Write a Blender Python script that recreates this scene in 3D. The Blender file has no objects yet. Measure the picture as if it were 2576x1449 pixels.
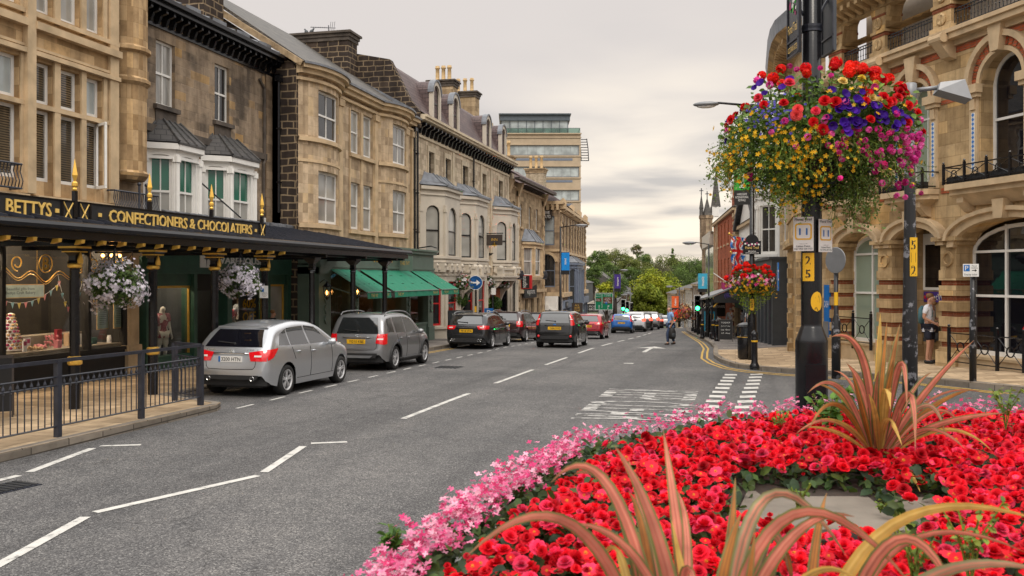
import bpy,bmesh,math,random
import numpy as np
from mathutils import Matrix,Vector
R=math.radians
random.seed(7);RNG=np.random.default_rng(11)
SC=bpy.context.scene
COL=SC.collection
# camera
cam_d=bpy.data.cameras.new("camera");cam=bpy.data.objects.new("camera",cam_d);COL.objects.link(cam)
YAW=math.atan(562/2290)
cam.location=(0,0,2.4);cam.rotation_euler=(R(90),0,YAW)
cam_d.sensor_width=36;cam_d.lens=36*2290/2576
cam_d.shift_y=-(724.5-700)/2576
cam_d.clip_start=.05;cam_d.clip_end=6000
cam_d.dof.use_dof=True;cam_d.dof.focus_distance=17;cam_d.dof.aperture_fstop=5
SC.camera=cam
# sky
W=bpy.data.worlds.new("World");SC.world=W;W.use_nodes=True
nt=W.node_tree;nt.nodes.clear()
def wn(t,**k):
 n=nt.nodes.new(t)
 for a,b in k.items():
  if a in n.inputs:n.inputs[a].default_value=b
  else:setattr(n,a,b)
 return n
def wl(a,b):nt.links.new(a,b)
SUN_EL,SUN_AZ=R(52),R(165)
sky=wn('ShaderNodeTexSky',sky_type='NISHITA',sun_disc=False,sun_elevation=SUN_EL,sun_rotation=SUN_AZ,air_density=1.0,dust_density=2.5)
tc=wn('ShaderNodeTexCoord');sep=wn('ShaderNodeSeparateXYZ');wl(tc.outputs['Generated'],sep.inputs[0])
def wmath(op,a,b=None,clamp=False):
 n=nt.nodes.new('ShaderNodeMath');n.operation=op;n.use_clamp=clamp
 for i,q in enumerate((a,b)):
  if q is None:continue
  if isinstance(q,(int,float)):n.inputs[i].default_value=q
  else:wl(q,n.inputs[i])
 return n.outputs[0]
def wramp(fac,stops):
 n=nt.nodes.new('ShaderNodeValToRGB');cr=n.color_ramp
 while len(cr.elements)<len(stops):cr.elements.new(.5)
 for e,(p,c)in zip(cr.elements,stops):e.position=p;e.color=(*c,1)
 wl(fac,n.inputs[0]);return n.outputs[0]
zc=wmath('MAXIMUM',sep.outputs[2],0.0)
den=wmath('ADD',zc,0.06)
cx_=wmath('DIVIDE',sep.outputs[0],den);cy_=wmath('DIVIDE',sep.outputs[1],den)
comb=wn('ShaderNodeCombineXYZ');wl(cx_,comb.inputs[0]);wl(cy_,comb.inputs[1])
nz=wn('ShaderNodeTexNoise',Scale=.62,Detail=6.0,Roughness=.45,Distortion=.2);wl(comb.outputs[0],nz.inputs['Vector'])
nz2=wn('ShaderNodeTexNoise',Scale=.33,Detail=3.0,Roughness=.5);wl(comb.outputs[0],nz2.inputs['Vector'])
base=wramp(zc,[(0.0,(.60,.51,.42)),(.05,(.60,.53,.465)),(.12,(.545,.50,.47)),(.30,(.56,.515,.485)),(.42,(1.15,1.1,1.05)),(.65,(1.4,1.36,1.31)),(1.0,(1.45,1.42,1.38))])
band=wramp(zc,[(0.0,(0,0,0)),(.03,(.35,.35,.35)),(.07,(1,1,1)),(.15,(.9,.9,.9)),(.22,(.15,.15,.15)),(.4,(0,0,0))])
cm=wramp(nz.outputs[0],[(.47,(0,0,0)),(.60,(1,1,1))])
fac=wmath('MULTIPLY',cm,band)
mixc=wn('ShaderNodeMixRGB');wl(wmath('MULTIPLY',fac,.6),mixc.inputs[0]);wl(base,mixc.inputs[1]);mixc.inputs[2].default_value=(.30,.295,.30,1)
gm=wramp(nz2.outputs[0],[(.5,(0,0,0)),(.62,(1,1,1))])
gband=wramp(zc,[(0.01,(0,0,0)),(.05,(1,1,1)),(.085,(.7,.7,.7)),(.12,(0,0,0))])
gl=wmath('MULTIPLY',wmath('MULTIPLY',gm,gband),wmath('SUBTRACT',1.0,wmath('MULTIPLY',fac,.8)))
mixg=wn('ShaderNodeMixRGB');wl(wmath('MULTIPLY',gl,.75),mixg.inputs[0]);wl(mixc.outputs[0],mixg.inputs[1]);mixg.inputs[2].default_value=(.86,.77,.62,1)
gd=wn('ShaderNodeVectorMath',operation='DOT_PRODUCT');wl(tc.outputs['Generated'],gd.inputs[0]);gd.inputs[1].default_value=(-.085,.993,.075)
glow=wmath('POWER',wmath('MULTIPLY',wmath('SUBTRACT',gd.outputs['Value'],.965),1/.035,True),2.0);gn=wramp(nz.outputs[0],[(.38,(1,1,1)),(.58,(.1,.1,.1))])
mixh=wn('ShaderNodeMixRGB');wl(wmath('MULTIPLY',wmath('MULTIPLY',glow,gn),.85),mixh.inputs[0]);wl(mixg.outputs[0],mixh.inputs[1]);mixh.inputs[2].default_value=(.92,.81,.65,1);mixg=mixh
mul=wn('ShaderNodeVectorMath',operation='SCALE');wl(mixg.outputs[0],mul.inputs[0]);mul.inputs['Scale'].default_value=10.0
mixs=wn('ShaderNodeMixRGB');mixs.inputs[0].default_value=.93;wl(sky.outputs[0],mixs.inputs[1]);wl(mul.outputs[0],mixs.inputs[2])
bg=wn('ShaderNodeBackground',Strength=.1);wl(mixs.outputs[0],bg.inputs[0])
out=wn('ShaderNodeOutputWorld');wl(bg.outputs[0],out.inputs[0])
# sun (veiled by cloud)
sd=bpy.data.lights.new("sun",'SUN');so=bpy.data.objects.new("sun",sd);COL.objects.link(so)
sd.energy=1.0;sd.angle=R(20);sd.color=(1,.91,.8)
so.rotation_euler=(R(90)-SUN_EL,0,R(180)-SUN_AZ)
so.location=(0,0,60)
SC.view_settings.view_transform='Standard';SC.view_settings.look='None'
SC.view_settings.exposure=0.5;SC.view_settings.gamma=1;SC.view_settings.use_curve_mapping=False
SC.cycles.max_bounces=6;SC.cycles.transparent_max_bounces=12
# materials
MATS={}
def newmat(name):
 m=bpy.data.materials.new(name);m.use_nodes=True;MATS[name]=m
 t=m.node_tree;b=t.nodes['Principled BSDF']
 return m,t,b
def nd(t,typ,**k):
 n=t.nodes.new(typ)
 for a,v in k.items():
  if a in n.inputs:n.inputs[a].default_value=v
  else:setattr(n,a,v)
 return n
def c4(c):return(*c,1)if len(c)==3 else c
def hexc(h):
 q=[int(h[i:i+2],16)/255 for i in(0,2,4)]
 return tuple(v/12.92 if v<=.04045 else((v+.055)/1.055)**2.4 for v in q)
def ramp(t,fac,stops):
 n=t.nodes.new('ShaderNodeValToRGB');cr=n.color_ramp
 while len(cr.elements)<len(stops):cr.elements.new(.5)
 for e,(p,c)in zip(cr.elements,stops):e.position=p;e.color=c4(c)
 t.links.new(fac,n.inputs[0]);return n.outputs[0]
def mixrgb(t,fac,a,b,blend='MIX'):
 n=t.nodes.new('ShaderNodeMixRGB');n.blend_type=blend
 for i,q in enumerate((fac,a,b)):
  if hasattr(q,'links')or hasattr(q,'is_linked'):t.links.new(q,n.inputs[i])
  elif isinstance(q,(int,float)):n.inputs[i].default_value=q
  else:n.inputs[i].default_value=c4(q)
 return n.outputs[0]
def noise(t,scale,detail=4,rough=.55,coord='Object',dist=0):
 tcn=nd(t,'ShaderNodeTexCoord');n=nd(t,'ShaderNodeTexNoise',Scale=scale,Detail=detail,Roughness=rough,Distortion=dist)
 t.links.new(tcn.outputs[coord],n.inputs['Vector']);return n.outputs[0]
def bump(t,b,h,strength=.3,dist=.01):
 n=nd(t,'ShaderNodeBump',Strength=strength,Distance=dist);t.links.new(h,n.inputs['Height']);t.links.new(n.outputs[0],b.inputs['Normal'])
def simple(name,col,rough=.6,metal=0,spec=.5,var=.15,vs=4.,coat=0,alpha=None,bmp=0):
 """a plain surface with uneven colour: soft mottling so nothing is perfectly flat"""
 m,t,b=newmat(name)
 if var:
  n=noise(t,vs,5)
  lo=tuple(c*(1-var)for c in col);hi=tuple(min(1,c*(1+var))for c in col)
  t.links.new(ramp(t,n,[(.3,lo),(.7,hi)]),b.inputs['Base Color'])
  if bmp:bump(t,b,noise(t,vs*8,4),bmp,.005)
 else:b.inputs['Base Color'].default_value=c4(col)
 b.inputs['Roughness'].default_value=rough;b.inputs['Metallic'].default_value=metal
 b.inputs['Specular IOR Level'].default_value=spec;b.inputs['Coat Weight'].default_value=coat
 b.inputs['Coat Roughness'].default_value=.06
 return m
def emit(name,col,strength):
 m,t,b=newmat(name);b.inputs['Base Color'].default_value=c4(col)
 b.inputs['Emission Color'].default_value=c4(col);b.inputs['Emission Strength'].default_value=strength
 return m
def stone(name,c1,c2,mortar,bw=.55,bh=.26,ms=.012,soot=(.05,.04,.035),sootamt=.5,patch=None,sootlo=.5,sothi=.75,wob=0.,bmps=.5,warm=None,streak=.5,blockv=.6):
 """coursed stone on metre UVs: each block its own shade, weather stains of their own shape"""
 m,t,b=newmat(name)
 tcn=nd(t,'ShaderNodeTexCoord');uv=tcn.outputs['UV']
 if wob:
  wn_=nd(t,'ShaderNodeTexNoise',Scale=1.3,Detail=2.0);t.links.new(uv,wn_.inputs['Vector'])
  sc=nd(t,'ShaderNodeVectorMath',operation='SCALE');t.links.new(wn_.outputs['Color'],sc.inputs[0]);sc.inputs['Scale'].default_value=wob
  ad=nd(t,'ShaderNodeVectorMath',operation='ADD');t.links.new(uv,ad.inputs[0]);t.links.new(sc.outputs[0],ad.inputs[1]);uv=ad.outputs[0]
 br=nd(t,'ShaderNodeTexBrick',Scale=1.0)
 br.inputs['Brick Width'].default_value=bw;br.inputs['Row Height'].default_value=bh
 br.inputs['Mortar Size'].default_value=ms;br.inputs['Mortar Smooth'].default_value=.3;br.inputs['Bias'].default_value=0
 br.inputs['Color1'].default_value=c4(c1);br.inputs['Color2'].default_value=c4(c2);br.inputs['Mortar'].default_value=c4(mortar)
 br.offset=.5;br.squash=.8;br.squash_frequency=3
 t.links.new(uv,br.inputs['Vector'])
 n1=nd(t,'ShaderNodeTexNoise',Scale=.55,Detail=6.0,Roughness=.6);t.links.new(uv,n1.inputs['Vector'])
 n2=nd(t,'ShaderNodeTexNoise',Scale=3.1,Detail=5.0,Roughness=.65);t.links.new(uv,n2.inputs['Vector'])
 b2=nd(t,'ShaderNodeTexBrick',Scale=1.0);b2.inputs['Brick Width'].default_value=bw;b2.inputs['Row Height'].default_value=bh
 b2.inputs['Mortar Size'].default_value=0;b2.offset=.5;b2.squash=.8;b2.squash_frequency=3
 b2.inputs['Color1'].default_value=(0,0,0,1);b2.inputs['Color2'].default_value=(1,1,1,1);b2.inputs['Bias'].default_value=-.2
 t.links.new(uv,b2.inputs['Vector'])
 col=br.outputs['Color']
 col=mixrgb(t,blockv,col,ramp(t,b2.outputs['Color'],[(.0,(.62,.60,.58)),(.5,(1,1,1)),(1.,(1.14,1.12,1.08))]),'MULTIPLY')
 if warm:col=mixrgb(t,ramp(t,b2.outputs['Color'],[(.66,(0,0,0)),(.82,(.75,.75,.75))]),col,warm)
 sm=nd(t,'ShaderNodeMath',operation='ADD');t.links.new(n1.outputs[0],sm.inputs[0])
 s2=nd(t,'ShaderNodeMath',operation='MULTIPLY');t.links.new(b2.outputs['Color'],s2.inputs[0]);s2.inputs[1].default_value=-.16
 t.links.new(s2.outputs[0],sm.inputs[1])
 f=ramp(t,sm.outputs[0],[(sootlo-.08,(0,0,0)),(sothi-.08,(sootamt,)*3)])
 col=mixrgb(t,f,col,soot)
 col=mixrgb(t,.8,col,ramp(t,n2.outputs[0],[(.22,(.52,.49,.46)),(.5,(1.,1.,1.)),(.8,(1.32,1.3,1.26))]),'MULTIPLY')
 mp=nd(t,'ShaderNodeMapping');mp.inputs['Scale'].default_value=(2.6,.16,1);t.links.new(tcn.outputs['UV'],mp.inputs[0]);n3=nd(t,'ShaderNodeTexNoise',Scale=1.0,Detail=5.0,Roughness=.6);t.links.new(mp.outputs[0],n3.inputs['Vector'])
 col=mixrgb(t,streak,col,ramp(t,n3.outputs[0],[(.36,(.42,.38,.35)),(.55,(1.04,1.03,1.02))]),'MULTIPLY')
 t.links.new(col,b.inputs['Base Color']);b.inputs['Roughness'].default_value=.9;b.inputs['Specular IOR Level'].default_value=.2
 hm=mixrgb(t,.35,br.outputs['Fac'],n2.outputs[0])
 bp=nd(t,'ShaderNodeBump',Strength=bmps,Distance=.02,invert=True);t.links.new(br.outputs['Fac'],bp.inputs['Height'])
 bp2=nd(t,'ShaderNodeBump',Strength=bmps*.6,Distance=.015);t.links.new(n2.outputs[0],bp2.inputs['Height']);t.links.new(bp.outputs[0],bp2.inputs['Normal'])
 t.links.new(bp2.outputs[0],b.inputs['Normal'])
 return m
def pane_mat(name,col,rough=.03,var=.0,coat=0.):
 m,t,b=newmat(name)
 n=noise(t,.8,2)
 t.links.new(ramp(t,n,[(.35,tuple(c*(1-var)for c in col)),(.65,tuple(min(1,c*(1+var))for c in col))]),b.inputs['Base Color'])
 b.inputs['Roughness'].default_value=rough;b.inputs['Specular IOR Level'].default_value=.9;b.inputs['Coat Weight'].default_value=coat
 bump(t,b,noise(t,1.7,2),.06,.02)
 return m
def clear_glass(name,tint=(.9,.93,.92),refl=1.0):
 m,t,b=newmat(name)
 tr=nd(t,'ShaderNodeBsdfTransparent');tr.inputs[0].default_value=c4(tint)
 gl=nd(t,'ShaderNodeBsdfGlossy',Roughness=.02);fr=nd(t,'ShaderNodeFresnel',IOR=1.5)
 mu=nd(t,'ShaderNodeMath',operation='MULTIPLY',use_clamp=True);t.links.new(fr.outputs[0],mu.inputs[0]);mu.inputs[1].default_value=refl
 mx=nd(t,'ShaderNodeMixShader');t.links.new(mu.outputs[0],mx.inputs[0]);t.links.new(tr.outputs[0],mx.inputs[1]);t.links.new(gl.outputs[0],mx.inputs[2])
 t.links.new(mx.outputs[0],t.nodes['Material Output'].inputs[0]);return m
def slate(name,c1,c2,bw=.3,bh=.2):
 m,t,b=newmat(name);tcn=nd(t,'ShaderNodeTexCoord')
 br=nd(t,'ShaderNodeTexBrick',Scale=1.0);br.inputs['Brick Width'].default_value=bw;br.inputs['Row Height'].default_value=bh;br.inputs['Mortar Size'].default_value=.012
 br.inputs['Color1'].default_value=c4(c1);br.inputs['Color2'].default_value=c4(c2);br.inputs['Mortar'].default_value=c4(tuple(q*.35 for q in c1))
 t.links.new(tcn.outputs['UV'],br.inputs['Vector'])
 n2=nd(t,'ShaderNodeTexNoise',Scale=1.4,Detail=6.0);t.links.new(tcn.outputs['UV'],n2.inputs['Vector'])
 t.links.new(mixrgb(t,.6,br.outputs['Color'],ramp(t,n2.outputs[0],[(.3,(.6,.6,.6)),(.7,(1.3,1.25,1.1))]),'MULTIPLY'),b.inputs['Base Color'])
 b.inputs['Roughness'].default_value=.65;bump(t,b,br.outputs['Fac'],-.4,.02);return m
def attr_mat(name,rough=.55,transl=.25,spec=.3,var=.25,vs=30.):
 """petals and leaves: the colour of each petal or leaf is stored on the mesh"""
 m,t,b=newmat(name);a=nd(t,'ShaderNodeAttribute',attribute_name='tint')
 n=noise(t,vs,2)
 col=mixrgb(t,1.0,a.outputs['Color'],ramp(t,n,[(.3,(1-var,)*3),(.7,(1+var,)*3)]),'MULTIPLY')
 t.links.new(col,b.inputs['Base Color']);b.inputs['Roughness'].default_value=rough;b.inputs['Specular IOR Level'].default_value=spec
 if transl:
  tr=nd(t,'ShaderNodeBsdfTranslucent');t.links.new(col,tr.inputs[0])
  mx=nd(t,'ShaderNodeMixShader');mx.inputs[0].default_value=transl
  t.links.new(b.outputs[0],mx.inputs[1]);t.links.new(tr.outputs[0],mx.inputs[2]);t.links.new(mx.outputs[0],t.nodes['Material Output'].inputs[0])
 return m
def carpaint(name,col,metal=.5,rough=.35):
 m,t,b=newmat(name)
 n=noise(t,900,1);t.links.new(ramp(t,n,[(.35,tuple(c*.9 for c in col)),(.65,tuple(min(1,c*1.1)for c in col))]),b.inputs['Base Color'])
 b.inputs['Metallic'].default_value=metal;b.inputs['Roughness'].default_value=rough;b.inputs['Coat Weight'].default_value=1;b.inputs['Coat Roughness'].default_value=.04
 return m
stone('buff_stone',(.48,.315,.16),(.56,.395,.225),(.42,.29,.15),.8,.38,.008,(.10,.07,.045),.45,sootlo=.5,sothi=.8,bmps=.25,warm=(.55,.33,.12))
stone('dark_stone',(.47,.36,.25),(.31,.24,.175),(.40,.31,.22),.48,.24,.012,(.085,.07,.058),.85,sootlo=.5,sothi=.68,warm=(.50,.30,.10))
stone('gable_stone',(.075,.055,.045),(.035,.028,.025),(.30,.23,.15),.52,.25,.028,(.018,.015,.015),.6,wob=.12,bmps=.8,warm=(.10,.07,.05))
stone('tan_stone',(.53,.40,.26),(.58,.45,.31),(.42,.32,.21),.7,.33,.006,(.20,.14,.09),.55,sootlo=.5,sothi=.8,bmps=.2,warm=(.52,.36,.17))
stone('pale_stone',(.55,.45,.325),(.60,.50,.37),(.40,.33,.23),.5,.25,.008,(.22,.17,.12),.5,sootlo=.52,sothi=.8,bmps=.3)
stone('sand_stone',(.44,.33,.20),(.49,.37,.235),(.34,.25,.14),.7,.3,.008,(.16,.11,.07),.6,sootlo=.48,sothi=.75,bmps=.3)
stone('corner_stone',(.44,.33,.22),(.36,.265,.175),(.28,.2,.13),.6,.3,.008,(.10,.07,.05),.8,sootlo=.45,sothi=.7,bmps=.3)
stone('bank_stone',(.50,.345,.175),(.60,.44,.25),(.38,.26,.13),.9,.3,.008,(.28,.19,.10),.5,sootlo=.5,sothi=.8,bmps=.25,warm=(.60,.34,.09))
stone('red_brick',(.56,.14,.06),(.46,.105,.045),(.30,.16,.10),.225,.075,.01,(.15,.04,.02),.5)
stone('band_brick',(.30,.085,.035),(.24,.06,.028),(.30,.17,.10),.225,.06,.008,(.14,.05,.03),.4)
stone('cream_brick',(.55,.46,.33),(.5,.42,.30),(.4,.34,.25),.225,.075,.01,(.25,.2,.15),.6)
stone('paving',(.46,.34,.215),(.52,.39,.255),(.24,.175,.11),.6,.45,.009,(.28,.205,.13),.55,sootlo=.45,sothi=.7,bmps=.15,streak=0)
stone('grey_paving',(.20,.18,.165),(.235,.21,.19),(.12,.11,.10),.6,.45,.009,(.12,.105,.10),.6,bmps=.15,streak=0)
stone('kerb_stone',(.235,.205,.17),(.26,.225,.185),(.07,.06,.05),.9,3.,.012,(.13,.11,.09),.5,bmps=.2,streak=0)
slate('slate_grey',(.06,.055,.052),(.105,.095,.085));slate('slate_purple',(.085,.055,.058),(.125,.085,.085))
simple('slate_black',(.020,.022,.026),.35,var=.3,vs=3.);slate('slate_dark',(.05,.048,.05),(.08,.075,.075))
simple('white_paint',(.78,.76,.72),.4,var=.05);simple('cream_paint',(.54,.48,.395),.55,var=.08,vs=2.)
simple('lead',(.16,.17,.19),.45,.3,var=.35,vs=3.);simple('black_paint',(.009,.009,.011),.22,spec=.4,var=.3,vs=6.,bmp=.08)
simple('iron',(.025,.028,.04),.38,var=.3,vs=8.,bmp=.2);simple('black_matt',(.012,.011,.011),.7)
simple('gold',(.80,.48,.09),.34,.55,var=.15);simple('gold_letter',(.82,.55,.15),.45,.1,var=.06)
simple('dark_green',(.028,.085,.058),.4,var=.2,vs=3.);simple('sage_green',(.11,.155,.125),.45,var=.12,vs=2.5)
simple('awning_green',(.006,.18,.10),.75,var=.12,vs=6.);simple('blind_green',(.005,.13,.075),.5,var=.15,vs=2.)
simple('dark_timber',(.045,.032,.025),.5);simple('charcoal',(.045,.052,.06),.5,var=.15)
simple('pot_clay',(.52,.36,.18),.8,var=.25,vs=5.);simple('terracotta',(.22,.09,.04),.8)
simple('trim_stone',(.53,.39,.235),.85,var=.22,vs=2.2,bmp=.3);simple('pale_trim',(.54,.45,.32),.85,var=.18,vs=2.2,bmp=.3)
simple('sooty_trim',(.085,.068,.055),.85,var=.5,vs=2.2,bmp=.3);simple('grey_metal',(.22,.225,.235),.45,.4,var=.12)
simple('blue_grey_paint',(.16,.19,.25),.5,var=.1);simple('red_paint',(.55,.02,.02),.4);simple('blue_paint',(.02,.16,.48),.4,var=.05)
simple('sign_blue',(.01,.13,.42),.35,var=.03);simple('sign_green',(.0,.19,.085),.4,var=.05);simple('sign_brown',(.13,.035,.015),.4,var=.05)
simple('yellow_plate',(.75,.42,.01),.45,var=.08);simple('white_sign',(.72,.71,.68),.4,var=.06);simple('purple_sign',(.06,.03,.24),.5)
simple('cyan_cloth',(.04,.36,.55),.7);simple('jazz_cloth',(.0,.23,.66),.7);simple('orange_cloth',(.75,.12,.02),.7);simple('green_cloth',(.03,.3,.03),.7)
simple('plum_cloth',(.32,.03,.12),.7);simple('sage_blind',(.30,.37,.30),.55,var=.08,vs=1.5)
simple('concrete',(.46,.36,.25),.85,var=.1,vs=1.2);simple('tower_grey',(.08,.10,.12),.5);simple('soil',(.035,.024,.017),.95,var=.4,vs=14,bmp=.5)
simple('slab',(.18,.155,.125),.9,var=.18,vs=5.,bmp=.4);simple('moss',(.12,.17,.015),.95,var=.4,vs=20)
m_,t_,b_=newmat('road_paint');t_.links.new(ramp(t_,noise(t_,5.,7,.7),[(.36,(.16,.157,.15)),(.43,(.50,.49,.46)),(.7,(.64,.62,.58))]),b_.inputs['Base Color']);b_.inputs['Roughness'].default_value=.75;m_,t_,b_=newmat('worn_paint');t_.links.new(ramp(t_,noise(t_,5.,7,.7),[(.44,(.15,.147,.14)),(.52,(.42,.41,.39)),(.75,(.56,.54,.51))]),b_.inputs['Base Color']);b_.inputs['Roughness'].default_value=.75;simple('yellow_line',(.50,.31,.055),.75,var=.25,vs=9.)
simple('rubber',(.014,.014,.014),.75,var=.25,vs=10.);simple('alloy',(.50,.50,.51),.32,.35,var=.08);simple('chrome',(.8,.8,.8),.12,1,var=0)
simple('plastic',(.018,.018,.019),.55);simple('red_lens',(.70,.006,.012),.12,coat=1.,var=.12,vs=20.);simple('skin',(.48,.25,.16),.55,var=.1);simple('wood',(.16,.085,.04),.6,var=.3)
emit('red_glow',(1,.08,.04),1.6);emit('green_glow',(.1,1,.5),2.6);emit('warm_glow',(1,.42,.10),9);emit('shop_lamp',(1,.74,.48),1100);emit('lamp_shine',(1,.75,.4),3)
pane_mat('pane_dark',(.018,.018,.02));pane_mat('pane_pale',(.32,.31,.28),.06,var=.25);pane_mat('pane_sky',(.38,.42,.42),.05,var=.3)
pane_mat('pane_black',(.006,.006,.009),.02);pane_mat('pane_sage',(.27,.34,.27),.12,var=.1);pane_mat('pane_green',(.006,.12,.07),.08,var=.3)
m_,t_,b_=newmat('pane_mid');oi=nd(t_,'ShaderNodeObjectInfo');tcn=nd(t_,'ShaderNodeTexCoord');sp_=nd(t_,'ShaderNodeMapping');sp_.inputs['Scale'].default_value=(5.,.6,1);t_.links.new(tcn.outputs['UV'],sp_.inputs[0]);cn=nd(t_,'ShaderNodeTexNoise',Scale=1.6,Detail=2.0);t_.links.new(sp_.outputs[0],cn.inputs['Vector'])
t_.links.new(mixrgb(t_,1.0,ramp(t_,oi.outputs['Random'],[(.0,(.02,.02,.022)),(.4,(.05,.05,.05)),(.6,(.24,.23,.21)),(1.,(.42,.40,.36))]),ramp(t_,cn.outputs[0],[(.3,(.55,.55,.55)),(.65,(1.1,1.1,1.1))]),'MULTIPLY'),b_.inputs['Base Color']);b_.inputs['Roughness'].default_value=.04;b_.inputs['Specular IOR Level'].default_value=.8
m_,t_,b_=newmat('car_pane');b_.inputs['Base Color'].default_value=(.018,.02,.021,1);b_.inputs['Roughness'].default_value=.02;b_.inputs['IOR'].default_value=1.9;b_.inputs['Specular IOR Level'].default_value=.8
m_,t_,b_=newmat('pane_blind')
tcn=nd(t_,'ShaderNodeTexCoord');wv=nd(t_,'ShaderNodeTexWave',Scale=6.0,Distortion=.4,Detail=1.0,bands_direction='Y');t_.links.new(tcn.outputs['UV'],wv.inputs['Vector'])
t_.links.new(mixrgb(t_,ramp(t_,noise(t_,.9,2),[(.4,(0,0,0)),(.6,(.6,.6,.6))]),ramp(t_,wv.outputs[0],[(.35,(.03,.022,.014)),(.65,(.20,.145,.085))]),(.05,.05,.045)),b_.inputs['Base Color'])
b_.inputs['Roughness'].default_value=.05;b_.inputs['Specular IOR Level'].default_value=.7
clear_glass('clear_glass',refl=1.0);clear_glass('canopy_glass',(.38,.40,.42),1.2);clear_glass('car_glass',(.16,.18,.18),1.4);clear_glass('balcony_glass',(.55,.68,.62),1.5)
attr_mat('petal',.55,.36,.2,.16,60.);attr_mat('leaf',.5,.25,.35,.3,25.);attr_mat('tree_leaf',.6,.3,.2,.35,.7)
attr_mat('blade',.6,.25,.2,.16,14.)
carpaint('paint_silver',(.52,.54,.57),.75,.34);carpaint('paint_grey',(.25,.252,.26),.6);carpaint('paint_graphite',(.022,.023,.027),.4);carpaint('paint_black',(.007,.007,.008),.2)
carpaint('paint_red',(.36,.006,.018),.25);carpaint('paint_blue',(.0,.11,.42),.35);carpaint('paint_white',(.55,.57,.60),.1);carpaint('paint_maroon',(.03,.012,.014),.3)
m_,t_,b_=newmat('asphalt');tcn=nd(t_,'ShaderNodeTexCoord')
vo=nd(t_,'ShaderNodeTexVoronoi',Scale=78.0);t_.links.new(tcn.outputs['Object'],vo.inputs['Vector'])
sv=nd(t_,'ShaderNodeSeparateColor');t_.links.new(vo.outputs['Color'],sv.inputs[0])
grain=ramp(t_,sv.outputs[0],[(.0,(.050,.050,.052)),(.35,(.094,.093,.095)),(.8,(.148,.146,.146)),(1.,(.28,.275,.268))])
big=noise(t_,.35,5);mid=noise(t_,3.,4)
col=mixrgb(t_,1.0,grain,ramp(t_,big,[(.3,(.72,.72,.73)),(.7,(1.12,1.1,1.08))]),'MULTIPLY')
mp=nd(t_,'ShaderNodeMapping');mp.inputs['Scale'].default_value=(1.1,.035,1);t_.links.new(tcn.outputs['Object'],mp.inputs[0]);trk=nd(t_,'ShaderNodeTexNoise',Scale=1.0,Detail=4.0,Distortion=.6);t_.links.new(mp.outputs[0],trk.inputs['Vector'])
col=mixrgb(t_,.8,col,ramp(t_,trk.outputs[0],[(.34,(.70,.70,.71)),(.5,(1,1,1)),(.66,(1.16,1.15,1.13))]),'MULTIPLY')
ck=nd(t_,'ShaderNodeTexVoronoi',Scale=.33,feature='DISTANCE_TO_EDGE');cn=nd(t_,'ShaderNodeVectorMath',operation='ADD');t_.links.new(tcn.outputs['Object'],cn.inputs[0]);cq=nd(t_,'ShaderNodeTexNoise',Scale=1.3,Detail=5.0);t_.links.new(tcn.outputs['Object'],cq.inputs['Vector']);t_.links.new(cq.outputs['Color'],cn.inputs[1]);t_.links.new(cn.outputs[0],ck.inputs['Vector'])
col=mixrgb(t_,.55,col,ramp(t_,ck.outputs['Distance'],[(.0,(.35,.35,.35)),(.006,(1,1,1))]),'MULTIPLY')
col=mixrgb(t_,.6,col,ramp(t_,mid,[(.3,(.8,.8,.8)),(.7,(1.15,1.13,1.1))]),'MULTIPLY')
t_.links.new(col,b_.inputs['Base Color']);b_.inputs['Roughness'].default_value=.85;b_.inputs['Specular IOR Level'].default_value=.3;bump(t_,b_,vo.outputs['Distance'],.5,.006)
m_,t_,b_=newmat('flaking');n=noise(t_,3.2,7,.7)
t_.links.new(ramp(t_,n,[(.55,(.012,.012,.014)),(.58,(.20,.20,.22))]),b_.inputs['Base Color']);b_.inputs['Roughness'].default_value=.45
simple('hillside',(.045,.06,.02),.95,var=.4,vs=.1)
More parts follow.
